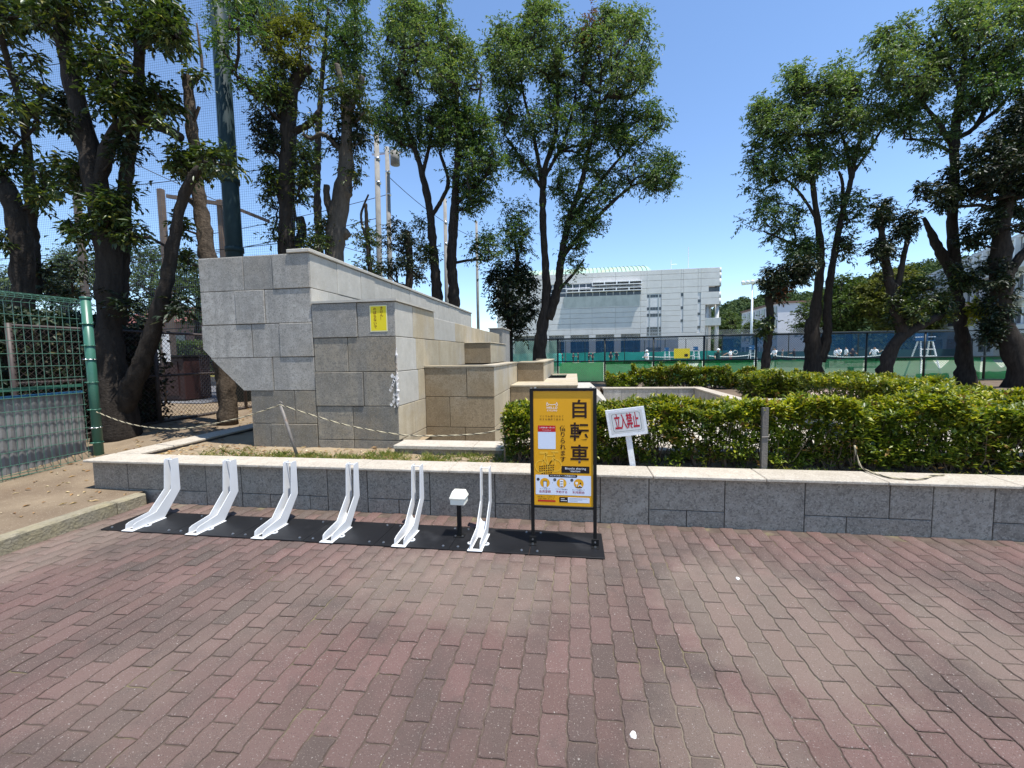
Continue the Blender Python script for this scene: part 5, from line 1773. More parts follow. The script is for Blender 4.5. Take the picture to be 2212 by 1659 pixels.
vw = MB()
for y in np.arange(.4, 4.46, .075):
    for s in (-1, 1):
        if s == 1:
            pts = [(fx(y), y, .22), (fx(y) , y, 2.20), (fx(y) + .045, y, 2.235), (fx(y) + .045, y, 2.275), (fx(y), y, 2.29), (fx(y) - .03, y, 2.265)]
            vw.tube(pts, .0034, 5)
stuff(vw.build('vertical_wires', m_gwire, gf))
for z in list(np.arange(.33, 1.1, .152)) + list(np.arange(1.30, 2.2, .148)):
    q = MB()
    q.tube([(fx(.4) + .006, .4, z), (fx(4.47) + .006, 4.47, z)], .0042, 6)
    q.build('horizontal_wire', m_gwire, gf)
for dx, z in ((.045, 2.235), (.045, 2.275), (0, 2.292), (-.03, 2.265), (.03, .20), (-.02, .185), (.03, .165), (0.0, .225)):
    q = MB()
    q.tube([(fx(.4) + dx, .4, z), (fx(4.47) + dx, 4.47, z)], .0042, 6)
    q.build('edge_wire', m_gwire, gf)
q = MB()
q.box(fx(2.5) - .06, fx(2.5) - .035, .4, 4.5, 1.165, 1.205)
q.build('rail', m_gpost, gf)
# diagonal ties of the folded bottom edge
q = MB()
for y in np.arange(.4, 4.42, .075):
    q.tube([(fx(y) + .03, y, .20), (fx(y) - .02, y + .04, .185), (fx(y) + .03, y + .075, .165)], .003, 4)
q.build('folded_edge', m_gwire, gf)

q = MB()
xs = np.linspace(2.7, 4.66, 100)
vs, fs = [], []
for k, y in enumerate(xs):
    dx = .005 * math.sin(k * 1.57)
    vs += [(-6.62 + dx, y, .17), (-6.62 + dx, y, 1.07), (-6.632 + dx, y, 1.07), (-6.632 + dx, y, .17)]
for k in range(len(xs) - 1):
    for j in range(4):
        fs.append((k * 4 + j, k * 4 + (j + 1) % 4, k * 4 + 4 + (j + 1) % 4, k * 4 + 4 + j))
fs += [(0, 1, 2, 3), tuple(4 * (len(xs) - 1) + j for j in (3, 2, 1, 0))]
q.add(vs, fs)
sh_ = q.build('corrugated_sheet', mat('grey_corrugated', (.17, .168, .16), (.23, .228, .22), 3, .55, .4, patch=[(2, .5, .7, .4, (.24, .24, .24))]))
tag(sh_, 'grey corrugated sheet standing behind the green mesh fence', 'panel')
q = MB()
q.box(-6.645, -6.60, 2.7, 4.66, 1.07, 1.10)
q.build('blue_trim', mat('blue_trim', (.02, .10, .20)), sh_)


def chain(mb, A, B, z0, z1, pitch, w):
    """diamond wire between A and B (2D ends), z0..z1"""
    A, B = Vector((A[0], A[1])), Vector((B[0], B[1]))
    L = (B - A).length
    H = z1 - z0
    d = (B - A).normalized()
    nrm = Vector((-d.y, d.x)) * .003
    step = pitch * math.sqrt(2)
    k = -H
    while k < L:
        for s in (1, -1):
            a0, a1 = max(k, 0), min(k + H, L)
            if a1 - a0 > 1e-3:
                h0, h1 = a0 - k, a1 - k
                if s < 0:
                    h0, h1 = H - h0, H - h1
                p, q_ = A + d * a0 + nrm * s, A + d * a1 + nrm * s
                mb.bar((p.x, p.y, z0 + h0), (q_.x, q_.y, z0 + h1), w)
        k += step


m_brown = mat('dark_brown_steel', (.045, .033, .028), (.07, .052, .044), 8, .55, .4)
cf = empty('chain_link_fence', (-7.2, 8, .36), 'low brown chain link fence between the big tree and the road', 'fence')
for y in (4.3, 6.15, 8.06, 9.97, 11.9, 13.8):
    q = MB()
    q.tube([(-7.15, y, .1), (-7.15, y, 2.0)], .032, 10)
    q.build('post', m_brown, cf, True)
for z in (1.97, 1.22, .42):
    q = MB()
    q.tube([(-7.15, 4.3, z), (-7.15, 13.8, z)], .021, 8)
    q.build('rail', m_brown, cf, True)
q = MB()
chain(q, (-7.12, 4.3), (-7.12, 13.8), .40, 1.97, .056, .0035)
stuff(q.build('wire_mesh', m_brown, cf))
# tall netting with its masts
m_net = mat('blue_grey_net_cord', (.10, .13, .17), rough=.8)
m_mast = mat('dark_green_mast', (.010, .026, .029), (.014, .032, .036), 3, .65, .25)
m_brownpost = mat('brown_steel_post', (.15, .105, .075), (.20, .145, .105), 4, .6, .3)
q = MB()
p0 = at(508, 560, Y=9.6)
q.tube([(p0.x, 9.6, .1), (p0.x - .01, 9.6, 6), (p0.x - .05, 9.6, 13.5)], [.20, .19, .16], 18)
mast = tag(q.build('net_mast', m_mast, None, True), 'thick dark green mast holding the tall ball net', 'mast')
for z in (4.2, 5.9):
    q = MB()
    q.tube([(p0.x, 9.6, z), (p0.x, 9.6, z + .12)], .215, 18)
    q.build('band', m_mast, mast, True)
nf = empty('ball_net', (-12, 9.9, .3), 'tall ball net strung across the left sky between posts', 'net')
nx0, nx1, nz0, nz1 = -23.0, -6.9, .5, 13.0
q = MB()
for x in np.arange(nx0, nx1, .062):
    q.bar((x, 9.95, nz0), (x, 9.95, nz1), .003)
for z in np.arange(nz0, nz1, .062):
    q.bar((nx0, 9.955, z), (nx1, 9.955, z), .003)
stuff(q.build('netting', m_net, nf))
for z in (2.3, 3.4, 4.3, 6.2, 9.6):
    q = MB()
    pts = [(nx0 + (nx1 - nx0) * t, 9.93, z + .18 * (2 * t - 1) ** 2) for t in np.linspace(0, 1, 12)]
    q.tube(pts, .010, 5)
    q.build('stay_wire', m_blackpost, nf)
for k, (x, y0, lab) in enumerate(((358, 408, 'brown net post left of the green mast'), (484, 432, 'brown net post directly beside the green mast'), (178, 390, 'brown net post behind the big forked tree'))):
    a = at(x, 560, Y=11.2)
    t_ = at(x - 3, y0, Y=11.2)
    q = MB()
    q.box(a.x - .075, a.x + .075, 11.13, 11.27, .1, t_.z, .004)
    tag(q.build('net_post', m_brownpost), lab, 'post', 'brown net posts')
q = MB()
q.bar(at(362, 424, Y=11.1), at(490, 442, Y=11.1), .10)
q.bar(at(490, 442, Y=11.1), at(580, 478, Y=11.1), .09)
tag(q.build('net_rail', m_brownpost), 'dark horizontal rail joining the brown net posts', 'rail')

# utility poles and overhead lines
m_conc = mat('pole_concrete', (.22, .21, .195), (.30, .29, .27), 3, .9, .1, patch=[(2, .5, .7, .4, (.28, .26, .24))])
m_wirek = mat('overhead_wire', (.02, .02, .022), rough=.6)
poles = []
for k, (x, ytop, ybot, r, Y, lab) in enumerate(((815, 285, 600, .17, 21, 'pale concrete utility pole with steel bands left of the twin zelkova'), (838, 318, 600, .16, 22.5, 'weathered utility pole just right of the pale concrete one'),
                                      (963, 430, 700, .14, 24, 'slim grey pole seen between the twin zelkova trunks'), (1031, 478, 720, .11, 27, 'thin grey pole right of the twin zelkova'))):
    a, t_ = at(x + 2, ybot, Y=Y), at(x - 2, ytop, Y=Y)
    q = MB()
    q.tube([(a.x, Y, -.05), (t_.x, Y, t_.z)], [r, r * .72], 12)
    o = tag(q.build('utility_pole', m_conc, None, True), lab, 'utility pole', 'utility poles behind the fountain')
    for z in (t_.z - 1.4, t_.z - 2.6):
        q = MB()
        q.tube([(t_.x, Y, z), (t_.x, Y, z + .1)], r * .86, 12)
        q.build('band', m_steel, o, True)
    if k == 1:
        q = MB()
        q.bar((t_.x - .9, Y, t_.z - .3), (t_.x + .9, Y, t_.z - .3), .09)
        q.build('cross_arm', m_steel, o)
        q = MB()
        q.tube([(t_.x + .55, Y - .25, t_.z - 1.1), (t_.x + .55, Y - .25, t_.z - .4)], .25, 12)
        q.build('transformer', m_conc, o, True)
    if k == 0:
        for j in range(10):
            q = MB()
            z = 2.5 + j * .5
            q.tube([(t_.x - .3, Y, z), (t_.x + .3, Y, z)], .012, 5)
            q.build('step_bolt', m_steel, o)
    poles.append((t_.x, Y, t_.z))
labs = ['lowest overhead wire crossing the left trees', 'middle overhead wire crossing the left trees', 'upper overhead wire crossing behind the left trees', 'slack overhead wire right of the utility poles', 'highest thin wire over the fountain trees']
for k, (a, b_) in enumerate(((at(0, 590, Y=16), at(820, 470, Y=21)), (at(0, 560, Y=16), at(838, 420, Y=22.5)), (at(0, 545, Y=17), at(480, 545, Y=19)), (at(838, 380, Y=22.5), at(1045, 520, Y=30)), (at(120, 270, Y=14), at(838, 560, Y=22.5)))):
    q = MB()
    a, b_ = Vector(a), Vector(b_)
    q.tube([a.lerp(b_, t) - Vector((0, 0, .5 * 4 * t * (1 - t))) for t in np.linspace(0, 1, 14)], .018, 5)
    tag(q.build('overhead_wire', m_wirek), labs[k], 'wire', 'overhead wires')

# road, clipped hedge and things beyond the brown fence
rd = MB()
rd.quad((-30, 11.0, .19), (-9.0, 8.6, .19), (-9.0, 30, .19), (-30, 30, .19))
struct(sheet('road', -34, -9.2, 9.0, 34, 4, 4, lambda x, y: .40 if y < 12 else .40, m_asphalt))


def leafbox(name, label, x0, x1, y0, y1, z0, z1, n, leaf, L, W, seed, cat='hedge', group=None):
    rng = np.random.default_rng(seed)
    root = empty(name, ((x0 + x1) / 2, (y0 + y1) / 2, z0), label, cat, group)
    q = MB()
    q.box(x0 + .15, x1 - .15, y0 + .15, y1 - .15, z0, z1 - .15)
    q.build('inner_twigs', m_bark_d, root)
    P = np.c_[rng.uniform(x0, x1, n), rng.uniform(y0, y1, n), rng.uniform(z0, z1, n)]
    f = rng.integers(0, 4, n)
    e_ = rng.uniform(-.05, .15, n)
    P[f == 0, 1] = y0 + e_[f == 0]
    P[f == 1, 2] = z1 - e_[f == 1]
    P[f == 2, 0] = x1 - e_[f == 2]
    P[f == 3, 0] = x0 + e_[f == 3]
    v, t = leaf_arrays(P, rng.normal(size=(n, 3)), rng.normal(size=(n, 3)) * .7 + np.array([0, -.3, 1]), L * rng.uniform(.7, 1.3, n), W)
    fast_mesh('foliage', v, t, leaf, root)
    return root


leafbox('clipped_hedge', 'dark clipped hedge across the road behind the brown fence', -24, -10.5, 15.5, 17.2, .4, 2.25, 22000, lf_mid, .12, .07, 71)
q = MB()
q.box(-24, -10.4, 14.9, 15.1, .4, .75)
tag(q.build('retaining_wall', mat('dark_wall', (.10, .095, .09), (.14, .13, .12), 2)), 'dark low wall in front of the clipped hedge across the road', 'wall')
q = MB()
q.box(-24, -10.4, 14.82, 14.86, .78, .84)
tag(q.build('yellow_rail', mat('yellow_stripe', (.55, .45, .12))), 'thin yellow guard strip along the dark low wall', 'rail')
hb = empty('notice_cabinet', (-9.9, 10.6, .4), 'dark maroon cabinet behind the brown chain link fence', 'cabinet')
m_maroon2 = mat('dark_maroon', (.035, .016, .014), (.05, .022, .02), 3, .5, .3)
q = MB()
q.box(at(285, 800, Y=9.5).x, at(398, 800, Y=9.5).x, 9.5, 10.3, .42, 1.55, .02)
q.build('body', m_maroon2, hb)
q = MB()
q.box(at(283, 800, Y=9.5).x, at(400, 800, Y=9.5).x, 9.45, 10.35, 1.552, 1.62, .01)
q.build('top', m_blackpost, hb)
q = MB()
q.box(at(300, 800, Y=9.5).x, at(385, 800, Y=9.5).x, 9.48, 9.498, .55, 1.45)
q.build('door', m_maroon2, hb)
wx = at(346, 760, Y=8.9).x
wb = empty('white_banner', (wx, 8.9, .4), 'white banners on a dark post glimpsed through the brown fence', 'banner')
q = MB()
q.tube([(wx, 8.95, .3), (wx, 8.95, 2.3)], .03, 8)
q.build('pole', m_brown, wb, True)
for a, c in (((.04, 1.45), (.24, 2.15)), ((-.30, 1.42), (-.08, 1.75))):
    q = MB()
    q.box(wx + a[0], wx + c[0], 8.93, 8.945, a[1], c[1])
    q.build('cloth', mat('white_cloth', (.75, .75, .74), rough=.8), wb)
leafbox('dark_shrub', 'dark dense shrub behind the upper part of the green mesh fence', -9.6, -7.4, 4.3, 6.6, .2, 2.2, 9000, lf_dark, .10, .05, 72, 'shrub')
# roofs and trees far on the left
for k, (x, y, rx, ry, Y, lf_, lab) in enumerate(((150, 610, 90, 75, 24, lf_mid, 'bushy green tree beyond the ball net, far left'), (330, 600, 120, 85, 27, lf_mid, 'wide green tree across the road between the forked trunks'), (430, 640, 70, 70, 30, lf_zel, 'light green tree just left of the fountain, across the road'), (30, 650, 60, 80, 20, lf_mid, 'shaded tree behind the green fence at the edge'))):
    tree('roadside_tree', lab, Y, [[(x, 770, .25), (x - 3, y + 30, .18), (x + 6, y - 20, .08)], [(x, y + 30, .1), (x + rx * .5, y - 5, .05)], [(x, y + 30, .1), (x - rx * .5, y, .05)]],
         [dict(poly=blob(x, y, rx, ry, 14), n=int(rx * ry / 34), per=34, r=.9, depth=3.5, gap=-.2, gapsize=2.0)], lf_, m_bark_d, 80 + k, .22, .12, 'trees across the road', extra=dict(gz=.0), twig=.012)
q = MB()
for (x0, x1, y0, y1, Y) in ((-30, -12, 0, 0, 36),):
    q.box(-46, -16, 36, 44, 0, 5.2)
hs = empty('red_roof_house', (-31, 40, 0), 'low building with red brown eaves far behind the left trees', 'building')
q.build('wall', mat('brown_wall', (.17, .10, .08), (.21, .13, .10), 1), hs)
q = MB()
q.prism([(35.4, 5.2), (44.6, 5.2), (40, 7.2)], lambda y, z: (-46.5, y, z), lambda y, z: (-15.5, y, z))
q.build('roof', mat('red_brown_roof', (.16, .055, .04), (.2, .075, .055), 1), hs)
for x in range(-44, -16, 4):
    q = MB()
    q.box(x, x + 1.8, 35.93, 35.99, 2.2, 3.9)
    q.build('window', mat('dim_glass', (.08, .10, .12), rough=.15, spec=.6), hs)

# ================================================================== TENNIS FENCE AND COURT
m_fpost = mat('black_green_steel', (.010, .016, .016), (.016, .024, .024), 5, .45, .4)
YFN = 21.5
tf = empty('tennis_fence', (6, YFN, 0), 'long dark chain link tennis fence behind the trees', 'fence')
fxs = [-3.6, -1.25] + [float(at(x, 760, Y=YFN).x) for x in (1206, 1308, 1412, 1521, 1631, 1865 - 0, 1987, 2112)] + [20.2, 22.6, 25.0]
fxs = sorted(set([round(v, 2) for v in np.arange(-3.25, 26, 2.37)]))
for x in fxs:
    q = MB()
    q.tube([(x, YFN, -.05), (x, YFN, 2.25)], .045, 10)
    q.build('post', m_fpost, tf, True)
for z, r in ((2.24, .036), (1.08, .03), (.05, .02)):
    q = MB()
    q.tube([(fxs[0], YFN - .05, z), (fxs[-1], YFN - .05, z)], r, 8)
    q.build('rail', m_fpost, tf, True)
q = MB()
chain(q, (fxs[0], YFN - .02), (fxs[-1], YFN - .02), .05, 2.24, .075, .0055)
stuff(q.build('wire_mesh', m_fpost, tf))
q = MB()
chain(q, (at(1180, 700, Y=64.5).x, 64.5), (at(1780, 700, Y=64.5).x, 64.5), 3.3, 4.6, .2, .016)
tag(q.build('upper_wire_mesh', mat('galvanised_mesh', (.4, .41, .42), rough=.5)), 'grey wire mesh strip topping the far court fence before the hall', 'wire mesh')
m_tarp = sheer('bright_green_net', (.035, .42, .11), .90, .6)
m_tarp2 = sheer('faded_green_net', (.045, .34, .12), .72, .6)
m_tarp3 = sheer('dark_green_net', (.03, .20, .08), .75, .5)


def cloth(label, x0, x1, Y, z0, z1, m, seed, amp=.06, cut=None, name='windbreak_net', group='green windbreak nets on the tennis fence', nx=26, nzv=8):
    vs, fs = [], []
    for j in range(nzv):
        for i in range(nx):
            u, w = i / (nx - 1), j / (nzv - 1)
            x = x0 + (x1 - x0) * u
            zt = z1 - .05 * abs(math.sin(u * math.pi * 3 + seed)) - (cut(u) if cut else 0)
            z = z0 + (zt - z0) * w
            y = Y + amp * mnoise.noise(Vector((x * 1.7, z * .8, seed))) + amp * .5 * mnoise.noise(Vector((x * 6 + z * 3, z, seed + 4)))
            vs.append((x, y, z))
    for j in range(nzv - 1):
        for i in range(nx - 1):
            a = j * nx + i
            fs.append((a, a + 1, a + nx + 1, a + nx))
    q = MB()
    q.add(vs, fs)
    return tag(q.build(name, m, None, True), label, 'net', group)


bays = ['left of the middle zelkova trunk', 'just right of the middle zelkova trunk', 'behind the fountain steps', 'above the leftmost basin shrub', 'with a torn gap, behind the basin shrubs', 'behind the second basin shrubs', 'left of the slim palm-like tree', 'between slim tree and twin-trunk zelkova', 'right of the twin-trunk zelkova', 'left of the leaning tree', 'around the tall umpire chair', 'left of the rightmost zelkova trunk', 'by the right edge']
for i in range(len(fxs) - 1):
    bright = 1 <= i <= 4
    a, c = fxs[i] + .06, fxs[i + 1] - .06
    if i == 3:
        cloth(f'bright green windbreak net {bays[i]}', a, c, YFN + .08, .03, 1.06, m_tarp, i, cut=lambda u: .55 * max(0, 1 - abs(u - .82) / .14))
    elif bright:
        cloth(f'bright green windbreak net {bays[i]}', a, c, YFN + .08, .03, 1.06, m_tarp, i)
    else:
        cloth(f'faded green windbreak net {bays[min(i, 12)]}', a, c, YFN + .08, .03, 1.06, m_tarp2, i, cut=(lambda u: .5 * max(0, 1 - abs(u - .3) / .2)) if i in (8, 9) else None)
for k, (x0, x1, z1, lab) in enumerate(((1990, 2060, .35, 'crumpled bright green net lying along the fence foot left of the right zelkova'), (2100, 2210, .42, 'crumpled bright green net at the fence foot by the right edge'), (1640, 1740, .30, 'crumpled green net at the fence foot between slim tree and twin zelkova'))):
    cloth(lab, at(x0, 800, Y=YFN).x, at(x1, 800, Y=YFN).x, YFN + .25, .0, z1, m_tarp if k < 2 else m_tarp2, 20 + k, .3, name='fallen_net')
# band of dark cloth along the middle rail
for i in range(2, len(fxs) - 1):
    if i in (5, 6):
        continue
    q = MB()
    q.box(fxs[i] + .05, fxs[i + 1] - .05, YFN + .10, YFN + .112, .92, 1.07)
    tag(q.build('rail_cloth', m_tarp3), f'dark green rail cloth {bays[min(i, 12)]}', 'cloth strip', 'cloth strips along the fence rail')
# far court fence with teal screen and blue net
m_teal = mat('teal_screen', (.008, .17, .15), (.015, .21, .19), .6, .7, .2)
m_blue = sheer('blue_screen', (.01, .06, .14), .72, .35)
YB = 66.0
ff = empty('court_screen', (8, YB, 0), 'far court fence with a teal screen below, in front of the hall', 'fence')
xa, xb = at(1100, 760, Y=YB).x, at(1590, 760, Y=YB).x
for x in np.arange(xa, xb, 3.0):
    q = MB()
    q.tube([(x, YB, 0), (x, YB, 3.4)], .05, 6)
    q.build('post', m_fpost, ff)
    q = MB()
    x2 = min(x + 2.94, xb)
    vs, fs = [], []
    for i in range(10):
        xx = x + .06 + (x2 - x - .06) * i / 9
        for z in (.05, .8, 1.62):
            vs.append((xx, YB - .1 + .12 * mnoise.noise(Vector((xx * .9, z, 2))), z - (.1 * math.sin(i / 9 * math.pi) if z > 1 else 0)))
    for i in range(9):
        for j in range(2):
            fs.append((i * 3 + j, i * 3 + 3 + j, i * 3 + 4 + j, i * 3 + 1 + j))
    q.add(vs, fs)
    q.build('screen_panel', m_teal, ff, True)
q = MB()
q.tube([(xa, YB, 3.4), (xb, YB, 3.4)], .04, 6)
q.build('rail', m_fpost, ff)
q = MB()
q.quad((at(1212, 760, Y=70).x, 70, 1.6), (at(1465, 760, Y=70).x, 70, 1.6), (at(1465, 760, Y=70).x, 70, 3.9), (at(1212, 760, Y=70).x, 70, 3.9))
tag(q.build('blue_windscreen', m_blue), 'dark blue windscreen before the ground floor of the hall', 'net', 'blue windscreens')
YR = 58.0
bf = empty('blue_court_fence', (28, YR, 0), 'blue-netted court fence behind the players on the right', 'fence')
xa, xb = at(1560, 740, Y=YR).x, at(2330, 740, Y=YR).x
for x in np.arange(xa, xb, 4.0):
    q = MB()
    q.tube([(x, YR, 0), (x, YR, 3.7)], .06, 6)
    q.build('post', m_fpost, bf)
    q = MB()
    q.quad((x + .07, YR, 1.35), (min(x + 3.93, xb), YR, 1.35), (min(x + 3.93, xb), YR, 3.55), (x + .07, YR, 3.55))
    q.build('net_panel', m_blue, bf)
    q = MB()
    q.quad((x + .07, YR, .05), (min(x + 3.93, xb), YR, .05), (min(x + 3.93, xb), YR, 1.34), (x + .07, YR, 1.34))
    q.build('screen_panel', mat('navy_screen', (.008, .045, .07), (.012, .06, .085), .5, .8), bf)
q = MB()
q.tube([(xa, YR, 3.65), (xb, YR, 3.65)], .05, 6)
q.build('rail', m_fpost, bf)
# side screen at the left of the court
cloth('grey green screen along the left side of the court', at(1085, 760, Y=30).x, at(1210, 760, Y=40).x, 34, .05, 2.6, sheer('grey_green_screen', (.22, .33, .28), .7, .4), 3, .3, name='side_screen', group='court side screens')

# ---- nets, umpire chairs, board
m_tape = mat('white_tape', (.78, .78, .76))
m_netb = sheer('court_net', (.03, .035, .035), .45, .2)


def court_net(label, A, B):
    A, B = Vector(A), Vector(B)
    r = empty('tennis_net', (A + B) / 2, label, 'net', 'tennis nets')
    for P in (A, B):
        q = MB()
        q.tube([(P.x, P.y, 0), (P.x, P.y, 1.08)], .05, 8)
        q.build('post', m_fpost, r)
    pts = [A.lerp(B, t) for t in np.linspace(0, 1, 9)]
    hs = [1.06 - .14 * (1 - (2 * t - 1) ** 2) for t in np.linspace(0, 1, 9)]
    q = MB()
    for i in range(8):
        a, b_ = pts[i], pts[i + 1]
        q.quad((a.x, a.y, .05), (b_.x, b_.y, .05), (b_.x, b_.y, hs[i + 1] - .06), (a.x, a.y, hs[i] - .06))
    q.build('mesh', m_netb, r)
    q = MB()
    for i in range(8):
        a, b_ = pts[i], pts[i + 1]
        q.bar((a.x, a.y, hs[i] - .03), (b_.x, b_.y, hs[i + 1] - .03), .03, .07)
    q.build('top_tape', m_tape, r)


def flat(x, y, Y):
    p = at(x, y, Y=Y)
    return (p.x, Y, 0)


court_net('tennis net on the left court, behind the white-capped man', flat(1395, 765, 50), flat(1500, 765, 50))
court_net('tennis net ending at the blue-seated far umpire chair', flat(1530, 765, 46), flat(1620, 765, 48))
court_net('tennis net between the slim tree and the twin-trunk zelkova', flat(1675, 765, 38), flat(1790, 765, 37))
court_net('tennis net between the twin-trunk zelkova and the leaning tree', flat(1785, 768, 35), flat(1905, 768, 34))
m_chairw = mat('white_tube', (.74, .76, .78), rough=.4)


def umpire_chair(label, x, Y, h=1.75, w=.75):
    p = at(x, 760, Y=Y)
    r = empty('umpire_chair', (p.x, Y, 0), label, 'umpire chair', 'umpire chairs on the courts')
    s = h / 1.75
    for sx in (-1, 1):
        q = MB()
        q.tube([(p.x + sx * w * .5 * s, Y - .45 * s, 0), (p.x + sx * .25 * s, Y - .1, h)], .025 * s + .008, 8)
        q.build('front_leg', m_chairw, r)
        q = MB()
        q.tube([(p.x + sx * w * .5 * s, Y + .55 * s, 0), (p.x + sx * .25 * s, Y + .1, h)], .025 * s + .008, 8)
        q.build('rear_leg', m_chairw, r)
        q = MB()
        q.tube([(p.x + sx * .27 * s, Y - .25, h + .22), (p.x + sx * .27 * s, Y + .25, h + .22)], .022, 6)
        q.build('arm_rest', m_chairw, r)
    for k in range(1, 5):
        t = k / 5.2
        q = MB()
        ww = (w * .5 * (1 - t) + .25 * t) * s
        q.tube([(p.x - ww, Y - .45 * s * (1 - t) - .1 * t, h * t), (p.x + ww, Y - .45 * s * (1 - t) - .1 * t, h * t)], .02, 6)
        q.build('rung', m_chairw, r)
    q = MB()
    q.box(p.x - .27 * s, p.x + .27 * s, Y - .25, Y + .25, h, h + .05)
    q.build('seat', mat('blue_seat', (.02, .10, .22)), r)
    q = MB()
    q.box(p.x - .27 * s, p.x + .27 * s, Y + .22, Y + .26, h + .051, h + .42)
    q.build('backrest', mat('blue_seat', (.02, .10, .22)), r)


umpire_chair('small white umpire chair left of the yellow board', 1441, 52, 1.6)
umpire_chair('white umpire chair right of the yellow board', 1504, 47, 1.6)
umpire_chair('white umpire chair at the net left of the slim tree', 1626, 45, 1.6)
umpire_chair('near white umpire chair with blue seat between leaning tree and right zelkova', 1997, 25, 1.85, .9)
yb = empty('yellow_board', (*flat(1473, 760, 49)[:2], 0), 'yellow notice board on short legs beside the net', 'board')
p = Vector(flat(1473, 760, 49))
q = MB()
q.box(p.x - .85, p.x + .85, 48.98, 49.02, .75, 1.85)
q.build('panel', mat('yellow_paint', (.62, .46, .02), (.68, .5, .03), 2), yb)
q = MB()
q.prism([(.25, .95), (.6, .92), (.68, 1.15), (.5, 1.28), (.38, 1.2), (.28, 1.25)], lambda x, z: (p.x + x, 48.972, z), lambda x, z: (p.x + x, 48.979, z))
q.build('dark_mark', m_pblack, yb)
for s in (-1, 1):
    q = MB()
    q.box(p.x + s * .6 - .05, p.x + s * .6 + .05, 48.97, 49.03, 0, .75)
    q.build('leg', m_fpost, yb)
bn = empty('court_bench', (*flat(1870, 800, 26)[:2], 0), 'dark green bench seen through the fence by the leaning tree', 'bench')
p = Vector(flat(1868, 800, 26))
for z in (.45, .72, .9):
    q = MB()
    q.box(p.x - .8, p.x + .9, 26 + (.3 if z > .5 else 0) - .18, 26 + (.34 if z > .5 else .2), z, z + .07 if z > .5 else z + .04)
    q.build('seat' if z < .5 else 'back_slat', m_tarp3, bn)
for x in (-.7, .8):
    q = MB()
    q.box(p.x + x, p.x + x + .06, 25.85, 26.3, 0, .45)
    q.build('leg', m_fpost, bn)

# ---- floodlight
fl = at(1625, 640, Y=60)
fo = empty('floodlight', (fl.x, 60, 0), 'tall white floodlight mast with a row of lamps above the court', 'floodlight')
q = MB()
q.tube([(fl.x, 60, 0), (fl.x, 60, 10.3)], [.17, .11], 12)
q.build('mast', m_chairw, fo, True)
q = MB()
q.bar((fl.x - 1.35, 60, 10.25), (fl.x + 1.3, 60, 10.45), .12)
q.build('cross_arm', m_chairw, fo)
for k in range(5):
    x = fl.x - 1.2 + k * .58
    q = MB()
    q.tube([(x, 59.7, 10.35 + k * .04), (x - .05, 59.95, 10.6 + k * .04), (x - .05, 60.15, 10.7 + k * .04)], [.27, .22, .1], 12)
    q.build('lamp', mat('lamp_housing', (.62, .64, .65), (.72, .74, .75), 3, .3, .5), fo, True)

# ================================================================== PEOPLE ON THE COURTS
m_skin = mat('skin', (.42, .25, .17))
m_hair = mat('black_hair', (.012, .010, .010))


